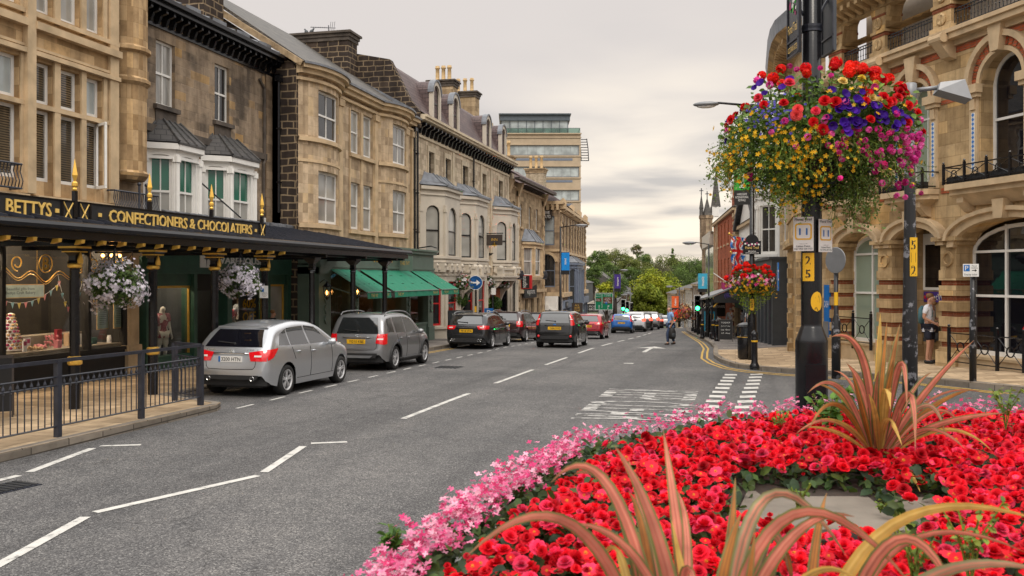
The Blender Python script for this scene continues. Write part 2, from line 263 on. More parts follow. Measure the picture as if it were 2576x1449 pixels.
# mesh helpers
class Frame:
 """facade frame: u along the wall, w outwards, z up"""
 def __init__(s,o,ang):
  s.o=Vector(o);s.u=Vector((math.cos(ang),math.sin(ang),0));s.n=Vector((math.sin(ang),-math.cos(ang),0))
  s.M=Matrix(((s.u.x,s.n.x,0,s.o.x),(s.u.y,s.n.y,0,s.o.y),(0,0,1,s.o.z),(0,0,0,1)))
 def p(s,u,w=0,z=0):return s.o+s.u*u+s.n*w+Vector((0,0,z))
 def text_m(s,u,w,z):
  x,y,n=s.u,Vector((0,0,1)),s.n;p=s.p(u,w,z)
  return Matrix(((x.x,y.x,n.x,p.x),(x.y,y.y,n.y,p.y),(x.z,y.z,n.z,p.z),(0,0,0,1)))
def world_of(o):
 m=o.matrix_basis.copy()
 while o.parent:o=o.parent;m=o.matrix_basis@m
 return m
class MB:
 def __init__(s,F=None):s.v=[];s.f=[];s.mi=[];s.F=F;s.flip=bool(F is not None and F.M.determinant()<0);s.cur=0;s.T=None
 def add(s,vs,fs):
  k=len(s.v)
  for p in vs:
   p=Vector(p)
   if s.T is not None:p=s.T@p
   if s.F is not None:p=s.F.M@p
   s.v.append(p)
  for f in fs:
   g=[k+i for i in f]
   if s.flip:g.reverse()
   s.f.append(g);s.mi.append(s.cur)
  return s
 def box(s,a0,a1,b0,b1,c0,c1):
  vs=[(a,b,c)for c in(c0,c1)for b in(b0,b1)for a in(a0,a1)]
  return s.add(vs,[(0,2,3,1),(4,5,7,6),(0,1,5,4),(2,6,7,3),(0,4,6,2),(1,3,7,5)])
 def hexa(s,lo,hi):
  return s.add(list(lo)+list(hi),[(3,2,1,0),(4,5,6,7)]+[(i,(i+1)%4,4+(i+1)%4,4+i)for i in range(4)])
 def cut(s):s.__dict__.setdefault('marks',[]).append((len(s.v),len(s.f)));return s
 def build_each(s,name,mats,parent=None,**k):
  """one object per run of shapes between cut() marks"""
  mk_=[q for q in s.marks if q[1]<len(s.f)]+[(len(s.v),len(s.f))]
  for(v0,f0),(v1,f1)in zip(mk_,mk_[1:]):
   if f1==f0:continue
   b=MB();b.v=s.v[v0:v1];b.f=[[i-v0 for i in f]for f in s.f[f0:f1]];b.mi=s.mi[f0:f1];o=b.build(name,mats,parent,**k)
  return o
 def quad(s,*p):return s.add(p,[tuple(range(len(p)))])
 def prism(s,poly,axis,lo,hi):
  """poly in 2D, extruded along axis ('x': poly=(y,z); 'y': poly=(x,z); 'z': poly=(x,y))"""
  g={'x':lambda p,t:(t,p[0],p[1]),'y':lambda p,t:(p[0],t,p[1]),'z':lambda p,t:(p[0],p[1],t)}[axis]
  n=len(poly);vs=[g(p,lo)for p in poly]+[g(p,hi)for p in poly]
  ar=sum(poly[i][0]*poly[(i+1)%n][1]-poly[(i+1)%n][0]*poly[i][1]for i in range(n))
  fl=(ar<0)!=(axis=='y')
  fs=[tuple(reversed(range(n))),tuple(range(n,2*n))]+[(i,(i+1)%n,n+(i+1)%n,n+i)for i in range(n)]
  return s.add(vs,[tuple(reversed(f))for f in fs]if fl else fs)
 def lathe(s,prof,c=(0,0,0),n=16,axis='z',a0=0,a1=2*math.pi):
  vs=[];loop=prof[0]==prof[-1];full=abs(a1-a0-2*math.pi)<1e-6;m=n if full else n+1
  for r,h in prof:
   for i in range(m):
    a=a0+(a1-a0)*i/n;x,y=r*math.cos(a),r*math.sin(a)
    vs.append({'z':(c[0]+x,c[1]+y,c[2]+h),'x':(c[0]+h,c[1]+x,c[2]+y),'y':(c[0]+y,c[1]+h,c[2]+x)}[axis])
  fs=[]
  for j in range(len(prof)-1):
   for i in range(n):
    k=(i+1)%m if full else i+1
    fs.append((j*m+i,j*m+k,(j+1)*m+k,(j+1)*m+i))
  if prof[0][0]>1e-5 and full and not loop:fs.append(tuple(reversed(range(m))))
  if prof[-1][0]>1e-5 and full and not loop:fs.append(tuple((len(prof)-1)*m+i for i in range(m)))
  return s.add(vs,fs)
 def tube(s,pts,r,n=8,cap=True):
  pts=[Vector(p)for p in pts];rs=r if isinstance(r,(list,tuple))else[r]*len(pts)
  vs=[];ref=Vector((0,0,1))
  for i,p in enumerate(pts):
   d=(pts[min(i+1,len(pts)-1)]-pts[max(i-1,0)]).normalized()
   if abs(d.dot(ref))>.95:ref=Vector((1,0,0))if abs(d.x)<.9 else Vector((0,1,0))
   a=d.cross(ref).normalized();b=a.cross(d).normalized();ref=b
   for k in range(n):
    t=2*math.pi*k/n;vs.append(p+(a*math.cos(t)+b*math.sin(t))*rs[i])
  fs=[(i*n+k,i*n+(k+1)%n,(i+1)*n+(k+1)%n,(i+1)*n+k)for i in range(len(pts)-1)for k in range(n)]
  fs=[tuple(reversed(f))for f in fs]
  if cap:fs+=[tuple(range(n)),tuple(reversed(range((len(pts)-1)*n,len(pts)*n)))]
  return s.add(vs,fs)
 def sphere(s,c,r,n=10,m=7):
  r=r if isinstance(r,(list,tuple))else(r,r,r)
  vs=[(c[0],c[1],c[2]-r[2])]
  for j in range(1,m):
   ph=-math.pi/2+math.pi*j/m
   for i in range(n):
    t=2*math.pi*i/n;vs.append((c[0]+r[0]*math.cos(ph)*math.cos(t),c[1]+r[1]*math.cos(ph)*math.sin(t),c[2]+r[2]*math.sin(ph)))
  vs.append((c[0],c[1],c[2]+r[2]));L=len(vs)-1
  fs=[(0,1+(i+1)%n,1+i)for i in range(n)]
  fs+=[(1+j*n+i,1+j*n+(i+1)%n,1+(j+1)*n+(i+1)%n,1+(j+1)*n+i)for j in range(m-2)for i in range(n)]
  fs+=[(1+(m-2)*n+i,1+(m-2)*n+(i+1)%n,L)for i in range(n)]
  return s.add(vs,fs)
 def build(s,name,mats,parent=None,smooth=False,local=False,uv=True):
  """link as ONE mesh object; coordinates are world unless local"""
  if not isinstance(mats,(list,tuple)):mats=[mats]
  me=bpy.data.meshes.new(name);V=[tuple(p)for p in s.v]
  W3=np.array(V,dtype=float)if V else np.zeros((0,3))
  o=bpy.data.objects.new(name,me)
  if parent is not None:
   o.parent=parent
   if not local:
    iv=world_of(parent).inverted();V=[tuple(iv@Vector(p))for p in V]
  me.from_pydata(V,[],s.f)
  for m in mats:me.materials.append(MATS[m])
  me.polygons.foreach_set('material_index',s.mi)
  if smooth:me.polygons.foreach_set('use_smooth',[True]*len(s.f))
  if uv and s.f:
   ul=me.uv_layers.new(name='UVMap');dat=np.zeros((len(me.loops),2));k=0
   for f in s.f:
    P=W3[f];n=np.zeros(3)
    for i in range(len(f)):
     a,b=P[i],P[(i+1)%len(f)]
     n+=np.array([(a[1]-b[1])*(a[2]+b[2]),(a[2]-b[2])*(a[0]+b[0]),(a[0]-b[0])*(a[1]+b[1])])
    L=np.linalg.norm(n);n=n/L if L>0 else np.array([0,0,1.])
    if abs(n[2])>.9:dat[k:k+len(f)]=P[:,:2]
    else:
     h=np.array([-n[1],n[0],0]);h/=np.linalg.norm(h);q=np.cross(n,h)
     dat[k:k+len(f),0]=P@h;dat[k:k+len(f),1]=P@q if abs(n[2])>.2 else P[:,2]
    k+=len(f)
   ul.data.foreach_set('uv',dat.ravel())
  me.validate();me.update();COL.objects.link(o);return o
def tag(o,label=None,cat=None,group=None,kind=None):
 if label:o['label']=label
 if cat:o['category']=cat
 if group:o['group']=group
 if kind:o['kind']=kind
 return o
def thing(name,label,cat,loc=(0,0,0),rz=0,group=None):
 o=bpy.data.objects.new(name,None);COL.objects.link(o);o.location=loc;o.rotation_euler=(0,0,rz);o.empty_display_size=.2
 return tag(o,label,cat,group)
KIDS=lambda o:[c for c in bpy.data.objects if c.parent==o]
def copy_tree(o,loc,rz=None,label=None,scale=None):
 r=o.copy();COL.objects.link(r);r.location=loc
 if rz is not None:r.rotation_euler=(0,0,rz)
 if scale:r.scale=scale
 if label:r['label']=label
 for ch in KIDS(o):
  c=ch.copy();COL.objects.link(c);c.parent=r
  for g in KIDS(ch):
   d=g.copy();COL.objects.link(d);d.parent=c
 return r
def text(s,M,w,h,mat,parent,name='lettering',ext=.004,bold=0.,sep=None,spacing=1.0,local=False):
 """lettering fitted into a w x h box centred at M (x right, y up, z out)"""
 cu=bpy.data.curves.new(name,'FONT');cu.body=s;cu.align_x='CENTER';cu.align_y='CENTER';cu.size=1;cu.offset=bold;cu.space_character=spacing;cu.resolution_u=2
 if '\n' in s:cu.space_line=.95
 tmp=bpy.data.objects.new(name,cu);COL.objects.link(tmp)
 dg=bpy.context.evaluated_depsgraph_get();me=bpy.data.meshes.new_from_object(tmp.evaluated_get(dg))
 bpy.data.objects.remove(tmp);bpy.data.curves.remove(cu)
 P=np.array([tuple(v.co)for v in me.vertices]);F=[tuple(p.vertices)for p in me.polygons];bpy.data.meshes.remove(me)
 lo,hi=P.min(0),P.max(0);c=(lo+hi)/2;sx,sy=w/(hi[0]-lo[0]),h/(hi[1]-lo[1])
 n=len(P);Q=[((p[0]-c[0])*sx,(p[1]-c[1])*sy,ext)for p in P]
 mb=MB();
 if ext>.008:
  E={}
  for f in F:
   for i in range(len(f)):
    e=(f[i],f[(i+1)%len(f)]);E[e]=1
  side=[(b,a,n+a,n+b)for(a,b)in E if(b,a)not in E]
  Q2=Q+[(q[0],q[1],0)for q in Q];mb.v=[M@Vector(q)for q in Q2];mb.f=[list(f)for f in F]+[list(reversed(q))for q in side]
 else:mb.v=[M@Vector(q)for q in Q];mb.f=[list(f)for f in F]
 mb.mi=[0]*len(mb.f)
 return mb.build(name,mat,parent,local=local,uv=False)
def face_m(p,n,up=(0,0,1)):
 """matrix of a flat sign at p facing n"""
 n=Vector(n).normalized();up=Vector(up);x=up.cross(n).normalized();y=n.cross(x)
 return Matrix(((x.x,y.x,n.x,p[0]),(x.y,y.y,n.y,p[1]),(x.z,y.z,n.z,p[2]),(0,0,0,1)))
def arch_z(u,u0,u1,zt,rise):
 if rise<=0:return zt
 hw=(u1-u0)/2;q=max(0,1-((u-(u0+u1)/2)/hw)**2);return zt-rise+rise*math.sqrt(q)
def wall_grid(mb,u0,u1,z0,z1,holes,depth=.2,w=0.):
 """a wall face with real openings and reveals; hole = (u0,u1,z0,z1,arch rise)"""
 us=sorted({u0,u1,*[h[0]for h in holes],*[h[1]for h in holes]});zs=sorted({z0,z1,*[h[2]for h in holes],*[h[3]for h in holes]})
 us=[u for u in us if u0<=u<=u1];zs=[z for z in zs if z0<=z<=z1]
 for i in range(len(us)-1):
  for j in range(len(zs)-1):
   a,b,c,d=us[i],us[i+1],zs[j],zs[j+1];um,zm=(a+b)/2,(c+d)/2
   if any(h[0]<um<h[1]and h[2]<zm<h[3]for h in holes):continue
   mb.quad((a,w,c),(a,w,d),(b,w,d),(b,w,c))
 for h in holes:
  a,b,c,d=h[:4];rise=h[4]if len(h)>4 else 0;sp=d-rise
  mb.quad((a,w,c),(b,w,c),(b,w-depth,c),(a,w-depth,c))
  mb.quad((a,w,c),(a,w-depth,c),(a,w-depth,sp),(a,w,sp));mb.quad((b,w,c),(b,w,sp),(b,w-depth,sp),(b,w-depth,c))
  N=12 if rise>0 else 1
  for i in range(N):
   p,q=a+(b-a)*i/N,a+(b-a)*(i+1)/N;zp,zq=arch_z(p,a,b,d,rise),arch_z(q,a,b,d,rise)
   mb.quad((p,w,zp),(p,w-depth,zp),(q,w-depth,zq),(q,w,zq))
   if rise>0:mb.quad((p,w,zp),(p,w,d),(q,w,d),(q,w,zq))
def arch_ring(mb,u0,u1,zt,rise,th,w0,w1,n=16):
 """a moulding that follows an arch head"""
 hw=(u1-u0)/2;uc=(u0+u1)/2;sp=zt-rise;P=[]
 for i in range(n+1):
  a=math.pi*(1-i/n);P.append((uc+hw*math.cos(a),sp+rise*math.sin(a),uc+(hw+th)*math.cos(a),sp+(rise+th)*math.sin(a)))
 for p,q in zip(P,P[1:]):
  mb.quad((p[0],w1,p[1]),(p[2],w1,p[3]),(q[2],w1,q[3]),(q[0],w1,q[1]))
  mb.quad((p[2],w1,p[3]),(p[2],w0,p[3]),(q[2],w0,q[3]),(q[2],w1,q[3]));mb.quad((p[0],w0,p[1]),(p[0],w1,p[1]),(q[0],w1,q[1]),(q[0],w0,q[1]))
 for p in(P[0],P[-1]):mb.quad((p[0],w0,p[1]),(p[2],w0,p[3]),(p[2],w1,p[3]),(p[0],w1,p[1]))
def window(root,F,u0,u1,z0,z1,rise=0,w=0,d=.12,fm='white_paint',pm='pane_dark',bars='sash',ft=.06,name='window',lower=None,vb=1):
 """a window (frame mesh) with its pane as a sub-part, set back d from the wall face"""
 mb=MB(F);wo,wi=w-d,w-d-.05;sp=z1-rise
 mb.box(u0,u0+ft,wi,wo,z0,sp);mb.box(u1-ft,u1,wi,wo,z0,sp);mb.box(u0+ft,u1-ft,wi,wo,z0,z0+ft*1.3)
 if rise<=0:mb.box(u0+ft,u1-ft,wi,wo,z1-ft,z1)
 else:arch_ring(mb,u0+ft,u1-ft,z1-ft,rise-ft*.5,ft,wi,wo,12)
 uc,zc=(u0+u1)/2,(z0+z1)/2
 top=z1-ft
 if bars in('sash','sash1','sash0'):mb.box(u0+ft,u1-ft,wi+.004,wo+.012,zc-.03,zc+.03)
 if bars in('sash','vert','cross'):
  for k in range(1,vb+1):
   q=u0+(u1-u0)*k/(vb+1);mb.box(q-.016,q+.016,wi+.008,wo-.006,z0+ft*1.3,top)
 if bars=='sash1':mb.box(uc-.016,uc+.016,wi+.008,wo-.006,zc,top)
 if bars=='cross':mb.box(u0+ft,u1-ft,wi+.01,wo-.004,zc+(z1-z0)*.17-.025,zc+(z1-z0)*.17+.025)
 o=mb.build(name,fm,root)
 p=MB(F);N=12 if rise>0 else 1;wp=wi+.015;zs=[z0,zc,None]if lower else[z0,None]
 for j in range(len(zs)-1):
  p.cur=1 if(lower and j==0)else 0
  for i in range(N):
   a,b=u0+(u1-u0)*i/N,u0+(u1-u0)*(i+1)/N
   ta=arch_z(a,u0,u1,z1,rise)if zs[j+1]is None else zs[j+1];tb=arch_z(b,u0,u1,z1,rise)if zs[j+1]is None else zs[j+1]
   p.quad((a,wp,zs[j]),(a,wp,ta),(b,wp,tb),(b,wp,zs[j]))
 p.build('pane',[pm,lower]if lower else pm,o)
 return o
class NPB:
 """many small copies (petals, leaves) gathered in one mesh with a stored tint per copy"""
 def __init__(s):s.V=[];s.F3=[];s.T=[];s.n=0
 def scatter(s,pv,pf,mats,tints):
  """pv (n,3) proto verts, pf (m,4) quads, mats (k,3,4) transforms, tints (k,3) or (k,n,3)"""
  k=len(mats)
  if k==0:return
  pv=np.asarray(pv,float);pf=np.asarray(pf,int);n=len(pv)
  V=np.einsum('kij,nj->kni',mats[:,:,:3],pv)+mats[:,None,:,3]
  F=pf[None]+(np.arange(k)*n)[:,None,None]+s.n
  tints=np.asarray(tints,float)
  if tints.ndim==2:tints=np.repeat(tints[:,None],n,1)
  s.V.append(V.reshape(-1,3));s.F3.append(F.reshape(-1,pf.shape[1]));s.T.append(tints.reshape(-1,3));s.n+=k*n
 def build(s,name,mat,parent=None,smooth=True,local=False):
  V=np.concatenate(s.V);T=np.concatenate(s.T)
  o_me=bpy.data.meshes.new(name);o=bpy.data.objects.new(name,o_me)
  if parent is not None:
   o.parent=parent
   if not local:
    iv=np.array(world_of(parent).inverted());V=V@iv[:3,:3].T+iv[:3,3]
  nf=sum(len(f)for f in s.F3);nl=sum(f.size for f in s.F3)
  o_me.vertices.add(len(V));o_me.vertices.foreach_set('co',V.ravel())
  o_me.loops.add(nl);o_me.loops.foreach_set('vertex_index',np.concatenate([f.ravel()for f in s.F3]).astype(np.int32))
  tot=np.concatenate([np.full(len(f),f.shape[1])for f in s.F3]);st=np.concatenate([[0],np.cumsum(tot)[:-1]])
  o_me.polygons.add(nf);o_me.polygons.foreach_set('loop_start',st.astype(np.int32));o_me.polygons.foreach_set('loop_total',tot.astype(np.int32))
  if smooth:o_me.polygons.foreach_set('use_smooth',np.ones(nf,bool))
  a=o_me.attributes.new('tint','FLOAT_COLOR','POINT');a.data.foreach_set('color',np.concatenate([T,np.ones((len(T),1))],1).ravel())
  o_me.materials.append(MATS[mat]);o_me.validate();o_me.update();COL.objects.link(o);return o
def rot_mats(pos,nrm,spin,scale):
 """transforms that put local z on nrm, spun about it"""
 nrm=nrm/np.linalg.norm(nrm,axis=1,keepdims=True);ref=np.where(np.abs(nrm[:,2:3])>.95,np.array([[1.,0,0]]),np.array([[0,0,1.]]))
 x=np.cross(ref,nrm);x/=np.linalg.norm(x,axis=1,keepdims=True);y=np.cross(nrm,x)
 c,s_=np.cos(spin)[:,None],np.sin(spin)[:,None];X=x*c+y*s_;Y=-x*s_+y*c
 sc=np.asarray(scale,float).reshape(-1,1)
 return np.stack([X*sc,Y*sc,nrm*sc,pos],2)
def tint_of(cols,k,jit=.15):
 cols=np.array(cols);c=cols[RNG.integers(0,len(cols),k)];return np.clip(c*(1+RNG.normal(0,jit,(k,1))),0,1)
 # ground, road, pavements
ZP=[(-60,.3),(-40,.2),(0,.05),(10,.0),(18,-.08),(25,-.2),(36,-.42),(42,-.62),(50,-.98),(60,-1.42),(70,-1.84),(80,-2.2),(90,-2.55),(110,-3.5),(130,-5.2),(160,-7.2),(190,-6.6),(220,-4.6),(260,-2.0),(330,1.7),(420,5),(900,9)]
def lerp_tab(T,y):
 if y<=T[0][0]:return T[0][1]
 for a,b in zip(T,T[1:]):
  if y<=b[0]:return a[1]+(b[1]-a[1])*(y-a[0])/(b[0]-a[0])
 return T[-1][1]
def zr(y):return lerp_tab(ZP,y)
def gz(x,y):return zr(y)+.06*min(max(0,x),30)*max(0,min(1,(70-y)/30))
SH=[(42,0),(60,-.9),(80,-2.1),(100,-3.6),(130,-7.5),(160,-12.),(200,-19.5),(260,-27),(330,-33.5),(420,-42)]
def sh(y):return lerp_tab(SH,y)
YS=sorted({*range(-30,60,2),*range(60,424,6),*[int(p[0])for p in ZP if-30<=p[0]<=420]})
def strip(name,mat,xs,ys,dz=0.,kind='structure'):
 mb=MB();n=len(xs(ys[0]))
 for y in ys:
  for x in xs(y):mb.v.append(Vector((x,y,gz(x,y)+dz)))
 for j in range(len(ys)-1):
  for i in range(n-1):a=j*n+i;mb.f.append([a,a+1,a+n+1,a+n]);mb.mi.append(0)
 return tag(mb.build(name,mat),kind=kind)
def road_x(y):
 w=[-13,-11,-8,-4,-1.5,0,1,2,4,8,14,30,45]if y<=30 else([-13,-11,-8,-4,-1.5,0,.3,.6,1,1.5,2,3,4]if y<=110 else[-10,-9,-8,-7,-6,-5,-4.5,-4,-3.5,-3,-2.5,-2,-1.5])
 return[x+sh(y)for x in w]
strip('road','asphalt',road_x,YS)
mb=MB();xs=[-420,-150,-70,-40,-25,-14,-8,-3,0,3,10,20,30,60,150,420];ys=[-80,-30,0,30,60,90,110,130,160,190,220,260,330,420,600,900,1600]
for y in ys:
 for x in xs:mb.v.append(Vector((x,y,zr(y)-.35+(.06*min(max(0,x),30)if y<40 else 0)+(0 if abs(x)<60 else.01*abs(x)))))
for j in range(len(ys)-1):
 for i in range(len(xs)-1):a=j*len(xs)+i;mb.f.append([a,a+1,a+len(xs)+1,a+len(xs)]);mb.mi.append(0)
tag(mb.build('terrain','hillside',smooth=True),kind='structure')
def densify(P,step=1.0):
 o=[P[0]]
 for a,b in zip(P,P[1:]):
  L=math.dist(a,b);n=max(1,int(L/step))
  o+=[tuple(a[k]+(b[k]-a[k])*i/n for k in range(len(a)))for i in range(1,n+1)]
 return o
KH=.12
def pave(name,K,Wd,mat,step=1.0):
 """K: kerb line, Wd: inner line, paired points"""
 Q=densify([(*k,*w)for k,w in zip(K,Wd)],step);mb=MB()
 for q in Q:
  for i in range(7):
   t=i/6;x,y=q[0]+(q[2]-q[0])*t,q[1]+(q[3]-q[1])*t;mb.v.append(Vector((x,y,gz(x,y)+KH)))
 for j in range(len(Q)-1):
  for i in range(6):a=j*7+i;mb.f.append([a,a+1,a+8,a+7]);mb.mi.append(0)
 return tag(mb.build(name,mat),kind='structure')
def kerb(K,side,step=.9):
 """side=+1: pavement lies to the left of the direction of travel"""
 Q=densify(K,step);mb=MB();n=len(Q);wd=.16
 for i,q in enumerate(Q):
  a,b=Q[max(0,i-1)],Q[min(n-1,i+1)];d=Vector((b[0]-a[0],b[1]-a[1])).normalized();nx,ny=-d.y*side,d.x*side
  for off,dz in((0,-.05),(0,KH-.015),(.02,KH+.006),(wd,KH+.006),(wd,KH-.05)):
   x,y=q[0]+nx*off,q[1]+ny*off;mb.v.append(Vector((x,y,gz(x,y)+dz)))
 for i in range(n-1):
  for k in range(4):a=i*5+k;f=[a,a+5,a+6,a+1];mb.f.append(f if side>0 else f[::-1]);mb.mi.append(0)
 return tag(mb.build('kerb','kerb_stone'),kind='structure')
lk=lambda y:-.05*max(0,y-45)
LK=[(-9.3,-20),(-9.28,15.0),(-9.42,15.35),(-11.2,16.2),(-11.25,30),(-11.25,45),(-11.25+lk(70),70),(-11.25+lk(90),90),(-11.5+sh(110),110)]
LW=[(-16,-20),(-16,15.0),(-16,15.3),(-16,16.2),(-16,30),(-16,45),(-16.5,70),(-18,90),(-15.5+sh(110),110)]
pave('pavement',LK[:5],LW[:5],'paving');pave('pavement',LK[4:],LW[4:],'grey_paving')
kerb(LK,1)
RK=[(13,4.5),(8.5,13),(5.3,19.0),(4.12,21.4),(2.7,23.6),(1.52,25.05),(.7,26.3),(0,27.86),(-.45,29.8),(-.72,32),(-.8,35),(-.85,38),(-1.4,47),(-2.5,61),(-4.1,80),(-1.2+sh(105),105)]
RW=[(18,8),(13.5,15.5),(9.,22.),(7.6,23.5),(6.6,25.3),(6,27),(5.2,29),(4.5,31),(4,33),(3.6,34.5),(3.4,36.5),(3.3,39),(2.8,47),(2.3,61),(1.,80),(3.2+sh(105),105)]
pave('pavement',RK[:11],RW[:11],'paving');pave('pavement',RK[10:],RW[10:],'grey_paving')
kerb(RK,-1)
# painted lines
MK=MB();YL=MB()
def stripe(mb,p,q,w=.12,dz=.006):
 L=math.dist(p,q);n=max(1,int(L/.5));d=((q[0]-p[0])/L,(q[1]-p[1])/L);nx,ny=-d[1]*w/2,d[0]*w/2;k=len(mb.v)
 for i in range(n+1):
  x,y=p[0]+(q[0]-p[0])*i/n,p[1]+(q[1]-p[1])*i/n
  for s in(1,-1):X,Y=x+nx*s,y+ny*s;mb.v.append(Vector((X,Y,gz(X,Y)+dz)))
 for i in range(n):a=k+2*i;mb.f.append([a,a+1,a+3,a+2]);mb.mi.append(0)
for p,q in[((-5.7,5.2),(-5.90,6.1)),((-5.92,6.25),(-6.31,7.82)),((-6.34,8.0),(-5.63,10.0)),((-5.66,10.2),(-6.04,12.0)),((-6.04,12.25),(-5.58,12.5)),((-8.62,7.3),(-8.44,9.3)),((-8.47,9.5),(-8.84,11.1)),((-8.86,11.28),(-8.36,11.52))]:stripe(MK,p,q,.11)
for y0,y1 in[(14.95,18.9),(21.2,25.3),(27.2,30.7),(33.2,36.8),(39.2,42.8),(45.5,49),(51.5,55),(57.5,61),(63.5,67),(69.5,73)]:
 stripe(MK,(-5.62+.55*sh(y0),y0),(-5.6+.55*sh(y1),y1),.11)
y=15.4
while y<60:stripe(MK,(-9.12+lk(y),y),(-9.12+lk(y),y+.62),.07);y+=1.27
for t in np.linspace(0,1,11):
 for(a,b)in(((-.12,25.2),(-.55,16.2)),((.55,25.2),(.05,16.2))):
  x,y_=a[0]+(b[0]-a[0])*t,a[1]+(b[1]-a[1])*t;stripe(MK,(x-.16,y_),(x+.16,y_),.42)
stripe(MK,(-3.35,34.5),(-3.35,37.6),.16)
k=len(MK.v)
for X,Y in((-3.95,37.6),(-2.75,37.6),(-3.35,39.4)):MK.v.append(Vector((X,Y,gz(X,Y)+.006)))
MK.f.append([k,k+1,k+2]);MK.mi.append(0)
stripe(MK,(-3.4,28.6),(-3.1,28.6),.3);stripe(MK,(-4.2,46.0),(-3.2,46.0),.3)
for y0 in(205,214,223,232):stripe(MK,(-6.4+sh(y0),y0),(-6.4+sh(y0+4),y0+4),.25,.02);stripe(MK,(-4.0+sh(y0),y0),(-4.0+sh(y0+4),y0+4),.25,.02)
tag(MK.build('road_marking','road_paint'),kind='structure')
for off in(.28,.5):
 P=[(k[0]-off*.8 if i>6 else k[0]-off*.75,k[1]-(off*.7 if 2<=i<=8 else 0))for i,k in enumerate(RK[2:15])]
 for p,q in zip(densify(P,1.),densify(P,1.)[1:]):stripe(YL,p,q,.075)
for p,q in zip(densify(LK[4:8],1.),densify(LK[4:8],1.)[1:]):
 for off in(.22,.42):stripe(YL,(p[0]+off,p[1]),(q[0]+off,q[1]),.075)
tag(YL.build('yellow_line','yellow_line'),kind='structure')
o=text("KEEP CLEAR",Matrix(((0,1,0,-1.8),(-1,0,0,18.2),(0,0,1,0),(0,0,0,1))),5.0,2.05,'worn_paint',None,'road_lettering',.0)
for v in o.data.vertices:v.co.z=gz(v.co.x,v.co.y)+.007
tag(o,kind='structure')
def iron_cover(name,x,y,sx,sy,rz,label,slots=0):
 t=thing(name,label,'drain cover',(x,y,gz(x,y)+.004),rz);mb=MB()
 mb.box(-sx/2,sx/2,-sy/2,sy/2,-.03,.004);mb.build('frame','iron',t,local=True)
 g=MB()
 for i in range(slots):q=-sx/2+sx*(i+.5)/slots;g.box(q-sx/slots*.3,q+sx/slots*.3,-sy*.42,sy*.42,-.02,.012)
 if not slots:
  for i in range(6):
   for j in range(6):a,b=-sx/2+sx*(i+.5)/6,-sy/2+sy*(j+.5)/6;g.box(a-sx*.05,a+sx*.05,b-sy*.05,b+sy*.05,0,.012)
 g.build('grating','rubber',t,local=True)
iron_cover('drain_grate',-8.1,8.6,.8,.45,R(80),'slotted iron drain grate in the road beside the zigzag line',9)
iron_cover('manhole_cover',-8.15,25.4,.7,.7,0,'worn iron manhole cover out in the road beside the grey parked car')
iron_cover('manhole_cover',-9.9,12.6,.5,.4,0,'small iron cover in the sandy paving behind the guard railing')
# survey helpers: a sighted direction meets a known wall plane
_c,_s=math.cos(YAW),math.sin(YAW)
def yx(u,x):t=(u-1288)/2290;return x/(_c*t-_s)*(_s*t+_c)
def zx(u,v,x):t=(u-1288)/2290;return 2.4+(700-v)/2290*x/(_c*t-_s)
def xy(u,y):t=(u-1288)/2290;return y/(_s*t+_c)*(_c*t-_s)
def zy(u,v,y):t=(u-1288)/2290;return 2.4+(700-v)/2290*y/(_s*t+_c)
PZ=lambda y:zr(y)+KH
def LF(x):return Frame((x,0,0),R(90))
def roof_slab(mb,u0,u1,w0,z0,w1,z1,th=.12):
 mb.hexa([(u0,w0,z0-th),(u1,w0,z0-th),(u1,w1,z1-th),(u0,w1,z1-th)][::-1],[(u0,w0,z0),(u1,w0,z0),(u1,w1,z1),(u0,w1,z1)][::-1])
def canted(root,F,u0,u1,proj,cant,z0,z1,wz0,wz1,mat,w0=0.,rise=.0,wfrac=.72,fm='white_paint',pm='pane_dark',lower=None,bars='sash',ft=.06,ncols=1,name='bay',trim=None):
 """canted bay: three facets, a window in each; returns the outline"""
 P=[(u0,w0),(u0+cant,w0+proj),(u1-cant,w0+proj),(u1,w0)];mb=MB();fr=[]
 for a,b in zip(P,P[1:]):
  A,B=F.p(*a),F.p(*b);L=(B-A).length;G=Frame((A.x,A.y,0),math.atan2(B.y-A.y,B.x-A.x))
  n=ncols if(a[1]==b[1])else 1;hs=[]
  for k in range(n):c=L*(k+.5)/n;hw=L/n*wfrac/2;hs.append((c-hw,c+hw,wz0,wz1,rise*hw*2))
  m2=MB(G);wall_grid(m2,0,L,z0,z1,hs,.12);k0=len(mb.v);mb.v+=m2.v;mb.f+=[[i+k0 for i in f]for f in m2.f];mb.mi+=m2.mi
  for h in hs:fr.append((G,h))
  m3=MB(G);
  for q in(0.0,L):m3.box(q-.07,q+.07,-.02,.05,wz0-.05,wz1+.02);m3.box(q-.1,q+.1,-.02,.08,wz1-rise*.3-.16,wz1-rise*.3)
  for zz,pr,hh in((z1-.16,.14,.16),(z1-.42,.06,.08),(wz0-.16,.09,.11),(z0,.05,.12)):m3.box(-.05,L+.05,-.02,pr,zz,zz+hh)
  k0=len(mb.v);mb.v+=m3.v;mb.f+=[[i+k0 for i in f]for f in m3.f];mb.mi+=m3.mi
 bot=MB(F);bot.quad(*[(p[0],p[1],z0)for p in P]);k0=len(mb.v);mb.v+=bot.v;mb.f+=[[i+k0 for i in f]for f in bot.f];mb.mi+=bot.mi
 mb.build(name,mat,root)
 for G,h in fr:window(root,G,h[0],h[1],h[2],h[3],h[4],0,.07,fm,pm,bars,ft,lower=lower)
 return P
